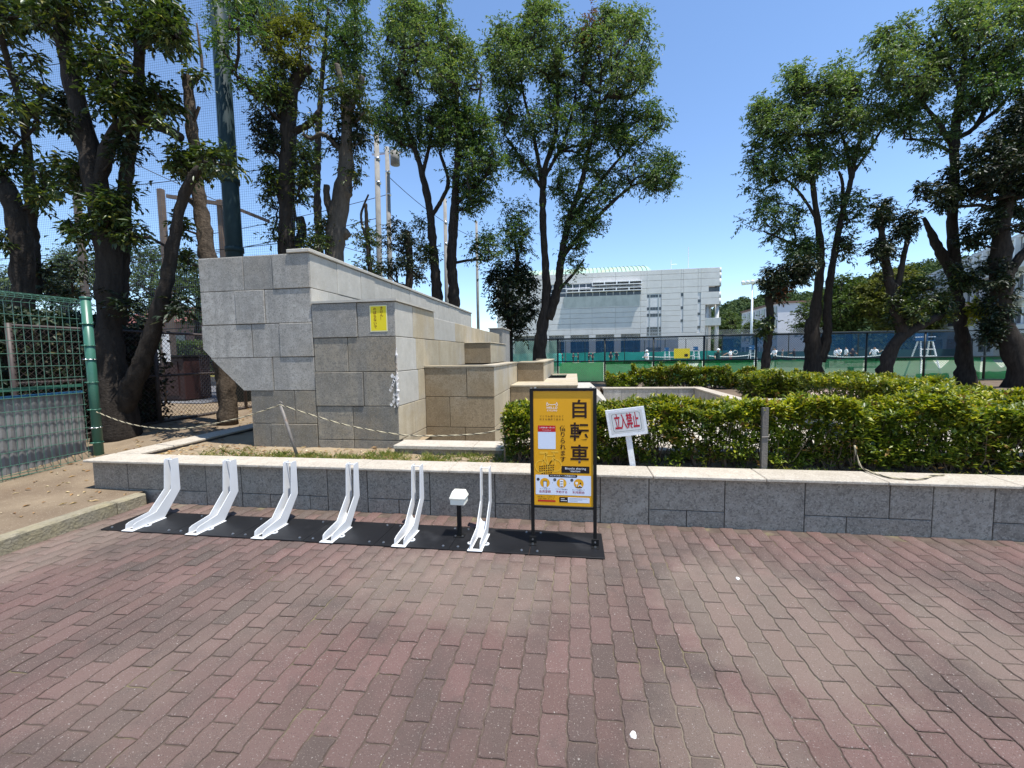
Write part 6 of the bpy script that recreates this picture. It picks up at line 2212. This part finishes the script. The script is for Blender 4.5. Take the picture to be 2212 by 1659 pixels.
def person(label, x, Y, shirt, shorts, cap=None, pose=0, face=0.0, h=1.68):
    """one skinned body; clothing by height, cap and racket as parts"""
    p = at(x, 760, Y=Y)
    s = h / 1.70
    a = [(-.10, 0), (.10, 0)]
    stance = [.0, .22, .12][pose % 3]
    V_ = dict(pel=(0, 0, .93), sp=(0, 0, 1.15), ch=(0, -.02, 1.36), nk=(0, -.02, 1.47), hd=(0, -.035, 1.56), ht=(0, -.03, 1.66))
    R_ = dict(pel=.135, sp=.125, ch=.15, nk=.055, hd=.095, ht=.07)
    for sd, sx in (('l', -1), ('r', 1)):
        f_ = stance * sx
        V_['hip' + sd] = (sx * .09, 0, .88)
        V_['kn' + sd] = (sx * .11, f_ * .6 - .03, .48)
        V_['an' + sd] = (sx * .12, f_ + (.04 if f_ > 0 else 0), .09)
        V_['toe' + sd] = (sx * .13, f_ - .16, .035)
        V_['sh' + sd] = (sx * .18, -.01, 1.39)
        if pose == 0:
            el, ha = (sx * .24, .02, 1.12), (sx * .24, -.08, .88)
        elif pose == 1:
            el, ha = (sx * .26, -.12, 1.14), (sx * .16 + .1, -.38, 1.10)
        else:
            el, ha = (sx * .28, -.05, 1.16), ((.52, -.25, 1.36) if sx > 0 else (-.3, -.22, 1.0))
        V_['el' + sd], V_['ha' + sd] = el, ha
        for k_, r_ in (('hip', .09), ('kn', .062), ('an', .042), ('toe', .035), ('sh', .065), ('el', .045), ('ha', .035)):
            R_[k_ + sd] = r_
    E_ = [('pel', 'sp'), ('sp', 'ch'), ('ch', 'nk'), ('nk', 'hd'), ('hd', 'ht')]
    for sd in 'lr':
        E_ += [('pel', 'hip' + sd), ('hip' + sd, 'kn' + sd), ('kn' + sd, 'an' + sd), ('an' + sd, 'toe' + sd), ('ch', 'sh' + sd), ('sh' + sd, 'el' + sd), ('el' + sd, 'ha' + sd)]
    ks = list(V_)
    me = bpy.data.meshes.new('body')
    me.from_pydata([V_[k_] for k_ in ks], [(ks.index(a_), ks.index(b_)) for a_, b_ in E_], [])
    ob = bpy.data.objects.new('body', me)
    COL.objects.link(ob)
    sk_ = ob.modifiers.new('skin', 'SKIN')
    for i, k_ in enumerate(ks):
        me.skin_vertices[0].data[i].radius = (R_[k_], R_[k_])
    me.skin_vertices[0].data[ks.index('pel')].use_root = True
    sb = ob.modifiers.new('sub', 'SUBSURF')
    sb.levels = sb.render_levels = 1
    dg = bpy.context.evaluated_depsgraph_get()
    dg.update()
    m2 = bpy.data.meshes.new_from_object(ob.evaluated_get(dg))
    bpy.data.objects.remove(ob)
    m2.name = 'body'
    m2.materials.clear()
    for mm in (m_skin, shirt, shorts, m_hair, m_tape):
        m2.materials.append(mm)
    for pl_ in m2.polygons:
        c = pl_.center
        pl_.use_smooth = True
        arm = abs(c.x) > .2 and c.z > .8
        if c.z > 1.60 or (c.z > 1.53 and c.y > -.02):
            pl_.material_index = 3
        elif c.z > 1.46:
            pl_.material_index = 0
        elif c.z > .95 and not (arm and (Vector((c.x, c.y, c.z)) - Vector(V_['shr' if c.x > 0 else 'shl'])).length > .24):
            pl_.material_index = 1
        elif arm:
            pl_.material_index = 0
        elif c.z > .50:
            pl_.material_index = 2
        elif c.z > .12:
            pl_.material_index = 0
        else:
            pl_.material_index = 4
    r = empty('person', (p.x, Y, 0), label, 'person', 'tennis players')
    r.scale = (s, s, s)
    r.rotation_euler = (0, 0, face)
    b_ = link_mesh('body', m2, None, r)
    if cap:
        q = MB()
        prof = [(.112, 1.585), (.112, 1.62), (.098, 1.665), (.06, 1.70), (.0, 1.712)]
        vs, fs = [], []
        n = 12
        for rr_, z in prof:
            for j in range(n):
                vs.append((rr_ * math.cos(2 * math.pi * j / n), -.03 + rr_ * math.sin(2 * math.pi * j / n), z))
        for a_ in range(len(prof) - 1):
            for j in range(n):
                fs.append((a_ * n + j, a_ * n + (j + 1) % n, a_ * n + n + (j + 1) % n, a_ * n + n + j))
        vs += [(-.09, -.10, 1.595), (.09, -.10, 1.595), (.06, -.22, 1.585), (-.06, -.22, 1.585)]
        k0 = len(vs) - 4
        fs.append((k0, k0 + 1, k0 + 2, k0 + 3))
        me = bpy.data.meshes.new('cap')
        me.from_pydata(vs, [], fs)
        link_mesh('cap', me, cap, r)
    if pose == 2:
        q = MB()
        h0 = Vector(V_['har'])
        q.tube([h0, h0 + Vector((.35, -.12, .04))], .014, 6)
        c0 = h0 + Vector((.5, -.17, .06))
        q.tube([c0 + Vector((.15 * math.cos(t), 0, .13 * math.sin(t))) for t in np.linspace(0, 2 * math.pi, 17)], .012, 5)
        me = bpy.data.meshes.new('racket')
        me.from_pydata([tuple(v) for v in q.v], [], q.f)
        link_mesh('racket', me, m_tape, r)
    return r


c_white = mat('white_shirt', (.76, .77, .80), rough=.8)
c_navy = mat('navy_shirt', (.012, .018, .035), rough=.8)
c_dgreen = mat('dark_teal_shirt', (.01, .05, .05), rough=.8)
c_grey = mat('grey_shorts', (.10, .11, .12), rough=.8)
c_blk = mat('black_shorts', (.012, .012, .015), rough=.8)
c_redd = mat('dull_red_shorts', (.25, .05, .05), rough=.8)
person('person in white shirt and white cap walking behind the torn green net', 1398, 34, c_white, c_grey, c_white, 1, -1.2)
person('person in dark teal clothes and white cap pointing a racket to the right', 1551, 31, c_dgreen, c_dgreen, c_white, 2, 0.2)
for k, (x, Y, pose, lab) in enumerate(((1213, 58, 0, 'dark-clad person farthest left before the teal screen'), (1238, 58, 1, 'left of the pair of dark-clad people under the second hall bay'), (1249, 60, 0, 'right of the pair of dark-clad people under the second hall bay'),
                                 (1272, 60, 1, 'dark-clad slim person left of the third hall pillar'), (1280, 61, 0, 'dark-clad person bending right of the third hall pillar'), (1319, 57, 0, 'dark-clad person left of two under the widest hall bay'), (1332, 58, 1, 'dark-clad person holding a ball under the widest hall bay'))):
    person(lab, x, Y, c_navy, c_blk, None, pose, random.uniform(-2, 2), random.uniform(1.6, 1.72))
person('small person in white shirt and red shorts by the far net', 1578, 55, c_white, c_redd, None, 0, .5)
for k, (x, Y, sh_c, pose, lab) in enumerate(((1674, 42, c_white, 1, 'white-shirted player at the net right of the slim tree'), (1690, 46, c_grey, 0, 'grey-clad player behind the net right of the slim tree'), (1716, 50, c_navy, 1, 'dark-clad player left of the twin-trunk zelkova'), (1805, 44, c_white, 0, 'white-shirted player just right of the twin-trunk zelkova'),
                                       (1812, 46, c_white, 1, 'second white-shirted player standing close behind another'), (1828, 43, c_white, 0, 'white-shirted player left of a dark-clad companion'), (1841, 44, c_navy, 1, 'dark-clad player beside the white-shirted one'), (1889, 40, c_white, 2, 'white-shirted player with racket left of the leaning tree'))):
    person(lab, x, Y, sh_c, c_blk, None, pose, random.uniform(-2.5, 2.5), random.uniform(1.62, 1.74))
q = MB()
p = Vector(flat(1204, 770, 50))
q.box(p.x - .5, p.x + .5, 49.6, 50.2, 0, 1.5, .08)
tag(q.build('turquoise_cover', mat('turquoise_tarp', (.02, .34, .30), (.03, .42, .37), 2, .6)), 'turquoise covered stack at the left end of the court', 'covered stack')

# ================================================================== THE WHITE HALL
YH = 75.0
hall = empty('sports_hall', (10, YH + 10, 0), 'large pale concrete sports hall with ribbed walls and a copper green vault', 'building')
m_hall = mat('pale_ribbed_concrete', (.50, .495, .475), (.57, .565, .545), .35, .9, .15, streak=(1.2, .3, (.43, .43, .415)), bump=.6, bscale=6)
m_hall_lt = mat('smooth_pale_concrete', (.52, .52, .52), (.58, .58, .58), .5, .9, .15, streak=(1.5, .3, (.42, .42, .42)))
m_hall_gy = mat('grey_sill_slope', (.40, .43, .425), (.46, .49, .485), .7, .8, .2, streak=(1.4, .5, (.24, .27, .27)))
m_glass = mat('dark_window_glass', (.03, .035, .045), (.045, .05, .06), .5, .12, .6)
m_frame = mat('white_window_frame', (.70, .71, .72), rough=.5)
m_louv = mat('white_louvre', (.80, .80, .80), rough=.5)
m_copper = mat('verdigris_copper', (.26, .42, .34), (.34, .50, .41), .25, .7, .3, streak=(.5, .8, (.42, .36, .22)))
q = MB()
XW0, XW1 = -14.0, 21.8
HB = [15.5, 14.68, 13.69, 12.43, 11.48, 10.44, 9.36, 8.5, 7.65, 6.68, 5.6, 4.72]
# masses
q.box(XW0, 21.7, YH + .02, YH + 30, 4.72, 15.48)
q.box(-14, XW1 - .1, YH + .8, YH + 30, 0, 4.715)
q.build('core', m_hall_lt, hall)
# openings on the front: belt of windows, stair slot, small windows, corner loggia
BELT = (-5.0, 11.25, 11.5, 13.62)


def hall_panel(x0, x1, z0, z1, dy=0.0, m=None, name='wall_panel'):
    qq = MB()
    qq.box(x0, x1, YH - .12 - dy, YH + .06, z0, z1, .02)
    qq.build(name, m or m_hall, hall)


def split_x(x0, x1):
    # vertical joints of the cladding
    js = [x0] + [j for j in (-10.5, -7.2, -4.65, -.81, 3.0, 7.0, 11.25, 12.27, 14.66, 17.84, 18.24, 20.58, 21.05) if x0 + .2 < j < x1 - .2] + [x1]
    return js


small1 = [(17.84, 18.24, a, b_) for a, b_ in ((10.89, 11.42), (8.72, 9.21), (6.56, 7.0), (4.33, 4.735))]
small2 = [(20.58, 21.05, a, b_) for a, b_ in ((9.79, 10.28), (7.64, 8.07), (5.4, 5.84), (3.13, 3.74))]
for i in range(len(HB) - 1):
    zt, zb = HB[i] - .022, HB[i + 1] + .022
    xe = 24.0 if zb > 9.3 else 21.8
    segs = [(XW0, xe)]
    mid = (zt + zb) / 2
    cuts = []
    if 11.45 < mid < 13.65:
        cuts.append((BELT[0], BELT[1]))
    if mid < 11.45:
        cuts.append((12.27, 14.66))
        cuts.append((17.84, 18.24))
    if 4.7 < mid < 11.4:
        cuts.append((20.58, 21.05))
    if 11.4 < mid < 12.5:
        cuts.append((22.3, 24.1))
    for a, c in sorted(cuts):
        n_ = []
        for s0, s1 in segs:
            if a > s0 and a < s1:
                n_.append((s0, a))
                if c < s1:
                    n_.append((c, s1))
            else:
                n_.append((s0, s1))
        segs = n_
    for s0, s1 in segs:
        js = split_x(s0, s1)
        for j in range(len(js) - 1):
            hall_panel(js[j] + .01, js[j + 1] - .01, zb, zt)
# rounded right corner: quarter cylinders
for zt, zb in [(HB[i] - .035, HB[i + 1] + .035) for i in range(6)]:
    if 11.4 < (zt + zb) / 2 < 12.5:
        continue
    vs, fs = [], []
    n = 9
    for k in range(n):
        an = math.radians(-90 + 90 * k / (n - 1))
        for r_ in (1.62, 1.4):
            for z in (zb, zt):
                vs.append((23.98 + r_ * math.cos(an) * .38, YH + 1.5 + r_ * math.sin(an), z))
    for k in range(n - 1):
        b0 = k * 4
        fs += [(b0, b0 + 4, b0 + 5, b0 + 1), (b0 + 1, b0 + 5, b0 + 7, b0 + 3), (b0 + 2, b0 + 3, b0 + 7, b0 + 6), (b0, b0 + 2, b0 + 6, b0 + 4)]
    qq = MB()
    qq.add(vs, fs)
    qq.box(24.515, 24.59, YH + 1.5, YH + 28, zb, zt)
    qq.build('corner_panel', m_hall, hall, True)
# upper right wing mass beyond the column line
qq = MB()
qq.box(21.75, 24.5, YH + 1.5, YH + 28, 9.40, 11.45)
qq.box(21.75, 24.5, YH + 1.5, YH + 28, 12.46, 15.47)
qq.box(21.75, 24.0, YH + 2.2, YH + 28, 11.45, 12.46)
qq.build('corner_core', m_hall, hall)
for x0, x1 in ((22.3, 23.1), (23.12, 23.9), (23.92, 24.4)):
    qq = MB()
    qq.box(x0, x1, YH + 1.0, YH + 1.06, 11.5, 12.42)
    qq.build('window', m_glass, hall)
# loggia columns and balcony under the overhang
for x in (22.35, 24.0):
    qq = MB()
    qq.tube([(x, YH + 1.0, 0), (x, YH + 1.0, 9.38)], .33, 14)
    qq.build('column', m_hall, hall, True)
qq = MB()
qq.box(21.8, 24.4, YH + .2, YH + 3.5, 5.85, 7.15, .04)
qq.build('balcony', m_hall_gy, hall)
qq = MB()
qq.box(21.82, 24.0, YH + 4.0, YH + 12, 0, 9.38)
qq.build('loggia_back', m_hall, hall)
qq = MB()
qq.box(22.6, 23.5, YH + 3.9, YH + 3.97, 7.2, 8.9)
qq.build('door', m_glass, hall)
# window belt
qq = MB()
qq.box(BELT[0], BELT[1], YH - .02, YH + .015, BELT[2], BELT[3])
qq.build('window_band', m_glass, hall)
xs = np.linspace(BELT[0], BELT[1], 15)
for x in xs[1:-1]:
    qq = MB()
    qq.box(x - .04, x + .04, YH - .07, YH - .025, BELT[2], BELT[3])
    qq.build('mullion', m_frame, hall)
for z in (12.2, 12.95):
    qq = MB()
    qq.box(BELT[0], BELT[1], YH - .10, YH - .075, z - .05, z + .05)
    qq.build('transom', m_frame, hall)
for (x0, x1, z) in ((-1.42, 11.3, 12.42), (2.98, 11.3, 13.48)):
    n = int(round((x1 - x0) / 2.1))
    for i in range(n):
        a, c = x0 + (x1 - x0) * i / n, x0 + (x1 - x0) * (i + 1) / n
        qq = MB()
        for b_ in ((a, c, z - .30, z - .22), (a, c, z + .16, z + .24), (a, a + .08, z - .22, z + .16), (c - .08, c, z - .22, z + .16)):
            qq.box(b_[0], b_[1], YH - 1.05, YH - .13, b_[2], b_[3])
        qq.build('sunshade', m_louv, hall)
qq = MB()
qq.prism([(YH - .13, 11.45), (YH - .13, 9.55), (YH - .55, 11.38)], lambda y, z: (-1.9, y, z), lambda y, z: (11.1, y, z))
qq.build('sill_slope', m_hall_gy, hall)
# stair slot with windows
qq = MB()
qq.box(12.27, 14.66, YH - .03, YH + .018, 2.3, 11.48)
qq.build('stair_panel', m_hall_lt, hall)
for z0, z1 in ((10.88, 11.32), (8.72, 9.21), (7.59, 8.12)):
    for x0, x1 in ((12.3, 12.68), (12.85, 13.25), (13.28, 13.68), (13.71, 14.1), (14.25, 14.63)):
        qq = MB()
        qq.box(x0, x1, YH - .05, YH - .032, z0, z1)
        qq.build('window', m_glass, hall)
for r_ in range(3):
    for x0, x1 in ((12.3, 12.68), (12.85, 13.25), (13.28, 13.68), (13.71, 14.1), (14.25, 14.63)):
        z0 = 4.35 + r_ * .52
        qq = MB()
        qq.box(x0, x1, YH - .05, YH - .032, z0, z0 + .44)
        qq.build('window', m_glass, hall)
for x in (12.72, 14.18):
    qq = MB()
    qq.box(x, x + .1, YH - .12, YH - .035, 2.3, 11.46)
    qq.build('stair_rib', m_hall_gy, hall)
for L_ in (small1, small2):
    for x0, x1, z0, z1 in L_:
        qq = MB()
        qq.box(x0, x1, YH - .05, YH - .02 + .035, z0, z1)
        qq.build('window', m_glass, hall)
    qq = MB()
    qq.box(L_[0][0], L_[0][1], YH - .015, YH + .018, 3.0, 11.46)
    qq.build('recess_panel', m_hall_lt, hall)
# ground floor: pillars and big windows
for x0, x1 in ((-14, -10.9), (-7.2, -4.65), (-1.9, -.81), (2.44, 3.6), (6.79, 7.93), (11.23, 12.25), (14.68, 21.8)):
    qq = MB()
    qq.box(x0, x1, YH - .12, YH + .5, 0, 4.69, .02)
    qq.build('pillar', m_hall, hall)
for x0, x1 in ((-10.9, -7.2), (-4.65, -1.9), (-.81, 2.44), (3.6, 6.79), (7.93, 11.23)):
    w = (x1 - x0) / 3
    for k in range(3):
        for z0, z1 in ((.2, 2.2), (2.3, 4.15), (4.2, 4.66)):
            qq = MB()
            qq.box(x0 + k * w + .06, x0 + (k + 1) * w - .06, YH + .55, YH + .6, z0, z1)
            qq.build('window', m_glass, hall)
# vault on the roof
vs, fs = [], []
n = 12
for X in np.linspace(-12, 13.8, 40):
    for k in range(n):
        an = math.pi * .5 * k / (n - 1)
        vs.append((X, YH + 22 - 14 * math.cos(an), 15.3 + 4.6 * math.sin(an)))
for a in range(39):
    for k in range(n - 1):
        fs.append((a * n + k, a * n + n + k, a * n + n + k + 1, a * n + k + 1))
qq = MB()
qq.add(vs, fs)
# rounded end
c0 = 13.8
for j in range(9):
    pass
vs, fs = [], []
m_ = 9
for j in range(m_):
    b_ = math.pi / 2 * j / (m_ - 1)
    for k in range(n):
        an = math.pi * .5 * k / (n - 1)
        vs.append((c0 + 2.6 * math.sin(b_) * math.cos(an) ** .7, YH + 22 - 14 * math.cos(an) * math.cos(b_), 15.3 + 4.6 * math.sin(an)))
for j in range(m_ - 1):
    for k in range(n - 1):
        fs.append((j * n + k, j * n + n + k, j * n + n + k + 1, j * n + k + 1))
qq.add(vs, fs)
vault = qq.build('vault', m_copper, hall, True)
for X in np.linspace(-12, 13.8, 34):
    qq = MB()
    pts = [(X, YH + 22 - 14.05 * math.cos(math.pi * .5 * k / 11), 15.33 + 4.62 * math.sin(math.pi * .5 * k / 11)) for k in range(12)]
    qq.tube(pts, .05, 4)
    qq.build('rib', mat('dark_copper', (.14, .24, .2)), vault)
qq = MB()
qq.bar((-12, YH + 21.8, 20.0), (14.2, YH + 21.8, 20.0), .5, .16)
qq.build('ridge_cap', mat('dark_copper', (.14, .24, .2)), vault)
for x, y, z in ((17.5, YH + 6, 18.3), (20.0, YH + 4, 20.0)):
    qq = MB()
    qq.tube([(x, y, 15.4), (x, y, z)], .06, 6)
    if z < 19:
        qq.tube([(x, y, 17.5), (x + 1.0, y, 17.5)], .04, 5)
    qq.build('antenna', m_frame, hall)

# ================================================================== HOUSING AND SCHOOL ON THE RIGHT
def facade_building(name, label, A, B, depth, z0, z1, storeys, bays, wall, cat='building', balcony=False):
    """a block whose long front runs from A to B (2D)"""
    A, B = Vector((A[0], A[1], 0)), Vector((B[0], B[1], 0))
    d = (B - A).normalized()
    nrm = Vector((d.y, -d.x, 0))
    if nrm.dot(-(A + B)) < 0:
        nrm = -nrm
    L = (B - A).length
    r = empty(name, ((A + B) / 2)[:2] + (z0,) if False else (((A + B) / 2).x, ((A + B) / 2).y, z0), label, cat)

    def blk(mb, a, c, o0, o1, za, zb):
        ps = [A + d * a + nrm * o0, A + d * c + nrm * o0, A + d * c + nrm * o1, A + d * a + nrm * o1]
        mb.add([(p.x, p.y, za) for p in ps] + [(p.x, p.y, zb) for p in ps], [(0, 1, 2, 3), (7, 6, 5, 4), (4, 5, 1, 0), (5, 6, 2, 1), (6, 7, 3, 2), (7, 4, 0, 3)])
    q = MB()
    blk(q, 0, L, 0, -depth, z0, z1)
    q.build('wall', wall, r)
    q = MB()
    blk(q, -.3, L + .3, .3, -depth - .3, z1, z1 + .4)
    q.build('roof', mat('brown_parapet', (.22, .13, .10), rough=.8) if not balcony else m_hall_lt, r)
    sh_h = (z1 - z0) / storeys
    for s in range(storeys):
        for k in range(bays):
            w = L / bays
            q = MB()
            blk(q, k * w + w * .18, k * w + w * .82, .03, .09, z0 + s * sh_h + sh_h * .3, z0 + s * sh_h + sh_h * .8)
            q.build('window', m_glass, r)
        if balcony:
            q = MB()
            blk(q, 0, L, .1, 1.2, z0 + s * sh_h - .15, z0 + s * sh_h + .75)
            q.build('balcony', m_hall_lt, r)
            for k in range(bays + 1):
                q = MB()
                blk(q, max(0, k * L / bays - .2), min(L, k * L / bays + .2), .1, .5, z0 + s * sh_h, z0 + s * sh_h + sh_h)
                q.build('pier', m_frame, r)
    return r


m_apt = mat('white_render', (.62, .62, .63), (.70, .70, .71), .3, .9, .1)
P0, P1 = at(1680, 700, Y=108), at(1602, 700, Y=132)
ap = facade_building('apartment_block', 'white four storey apartment block with brown eaves left of the slim tree', (P1.x, P1.y), (P0.x, P0.y), 9, 0, 12.6, 4, 7, m_apt)
P0, P1 = at(1996, 640, Y=82), at(2330, 640, Y=44)
facade_building('school_building', 'long white school building with window bands behind the right trees', (P0.x, P0.y), (P1.x, P1.y), 12, 3.0, 13.2, 3, 16, m_apt, balcony=True)
P0, P1 = at(1985, 700, Y=64), at(2150, 700, Y=54)
facade_building('grey_annex', 'low grey annex behind the blue court fence on the right', (P0.x, P0.y), (P1.x, P1.y), 6, 0, 6.3, 2, 5, mat('grey_render', (.32, .33, .34), (.38, .39, .40), .4))

# ================================================================== WOODED HILL
ridge = [(1480, 700), (1561, 668), (1600, 652), (1640, 646), (1700, 640), (1760, 632), (1820, 622), (1880, 600), (1950, 582), (2050, 566), (2130, 552), (2212, 540), (2330, 520), (2500, 505)]
rx_ = np.array([p[0] for p in ridge], float)
ry_ = np.array([p[1] for p in ridge], float)
NX, NY = 90, 26
gx = np.linspace(1470, 2500, NX)
vs = []
for j in range(NY):
    t = j / (NY - 1)
    Yj = 150 + 150 * t
    for i in range(NX):
        top = at(gx[i], np.interp(gx[i], rx_, ry_) + 10, Y=300)
        zt = top.z
        x = at(gx[i], 700, Y=Yj).x
        z = -2 + (zt + 2) * (t ** 1.15) + 2.5 * mnoise.noise(Vector((x * .02, Yj * .02, 0)))
        vs.append((x, Yj, z))
vs = np.array(vs)
ii = (np.arange(NY - 1)[:, None] * NX + np.arange(NX - 1)[None]).ravel()
tt = np.concatenate([np.stack([ii, ii + 1, ii + NX + 1], 1), np.stack([ii, ii + NX + 1, ii + NX], 1)])
struct(fast_mesh('hill', vs, tt, mat('hill_ground', (.04, .06, .025), (.06, .08, .03), .05, .95), smooth=True))
rng = np.random.default_rng(99)
nT = 2300
t_ = rng.uniform(0, 1, nT) ** .7
gxi = rng.uniform(1475, 2480, nT)
Yt = 150 + 150 * t_
base_z = np.array([-2 + (at(g_, np.interp(g_, rx_, ry_) + 10, Y=300).z + 2) * (tv ** 1.15) for g_, tv in zip(gxi, t_)])
xw = np.array([at(g_, 700, Y=y_).x for g_, y_ in zip(gxi, Yt)])
C = np.c_[xw, Yt, base_z + rng.uniform(1.5, 4.5, nT)]
Rr = rng.uniform(2.2, 4.6, nT)
per = 62
c = np.repeat(C, per, 0)
rr = np.repeat(Rr, per)[:, None]
dirs = unit(rng.normal(size=(nT * per, 3)))
dirs[:, 2] = np.abs(dirs[:, 2]) * 1.1 - .25
pos = c + dirs * rr * rng.uniform(.72, 1.05, (nT * per, 1))
tang = unit(np.cross(dirs, rng.normal(size=dirs.shape)))
v, t = leaf_arrays(pos, tang, dirs + rng.normal(0, .4, dirs.shape), rng.uniform(.9, 1.9, nT * per), rng.uniform(.7, 1.3, nT * per))
lf_far = leafmat('far_wood_leaf', ((0, (.026, .048, .022)), (.5, (.045, .075, .030)), (1, (.085, .115, .045))), .8, .1, .15)
stuff(fast_mesh('hillside_wood', v, t, lf_far))
# single trees behind the blue fence
for k, (x, y, rx, ry, Y, lf_, lab) in enumerate(((1835, 655, 75, 62, 76, lf_mid, 'broad dark green tree behind the court, right of the twin zelkova'), (1925, 645, 70, 68, 72, lf_olive, 'yellowish green round tree behind the leaning tree'), (1760, 690, 50, 40, 84, lf_mid, 'green tree right of the apartment block'), (2010, 690, 45, 35, 62, lf_olive, 'small yellowish tree before the grey annex'), (2120, 700, 55, 40, 60, lf_mid, 'green bush row before the school building'), (1580, 705, 26, 34, 96, lf_mid, 'dark tree between the hall and the apartment block'), (1630, 712, 30, 22, 90, lf_mid, 'low green tree under the floodlight'))):
    tree('background_tree', lab, Y, [[(x, 760, .45), (x, y + 20, .3), (x + 5, y - 15, .15)], [(x, y + 15, .16), (x + rx * .4, y, .08)], [(x, y + 15, .16), (x - rx * .4, y, .08)]],
         [dict(poly=blob(x, y, rx, ry, 16, .16), n=int(rx * ry / 11), per=34, r=1.5, depth=6, gap=-.22, gapsize=3.0)], lf_, m_bark_d, 120 + k, .42, .24, 'trees beyond the courts', extra=dict(gz=0), twig=.03)
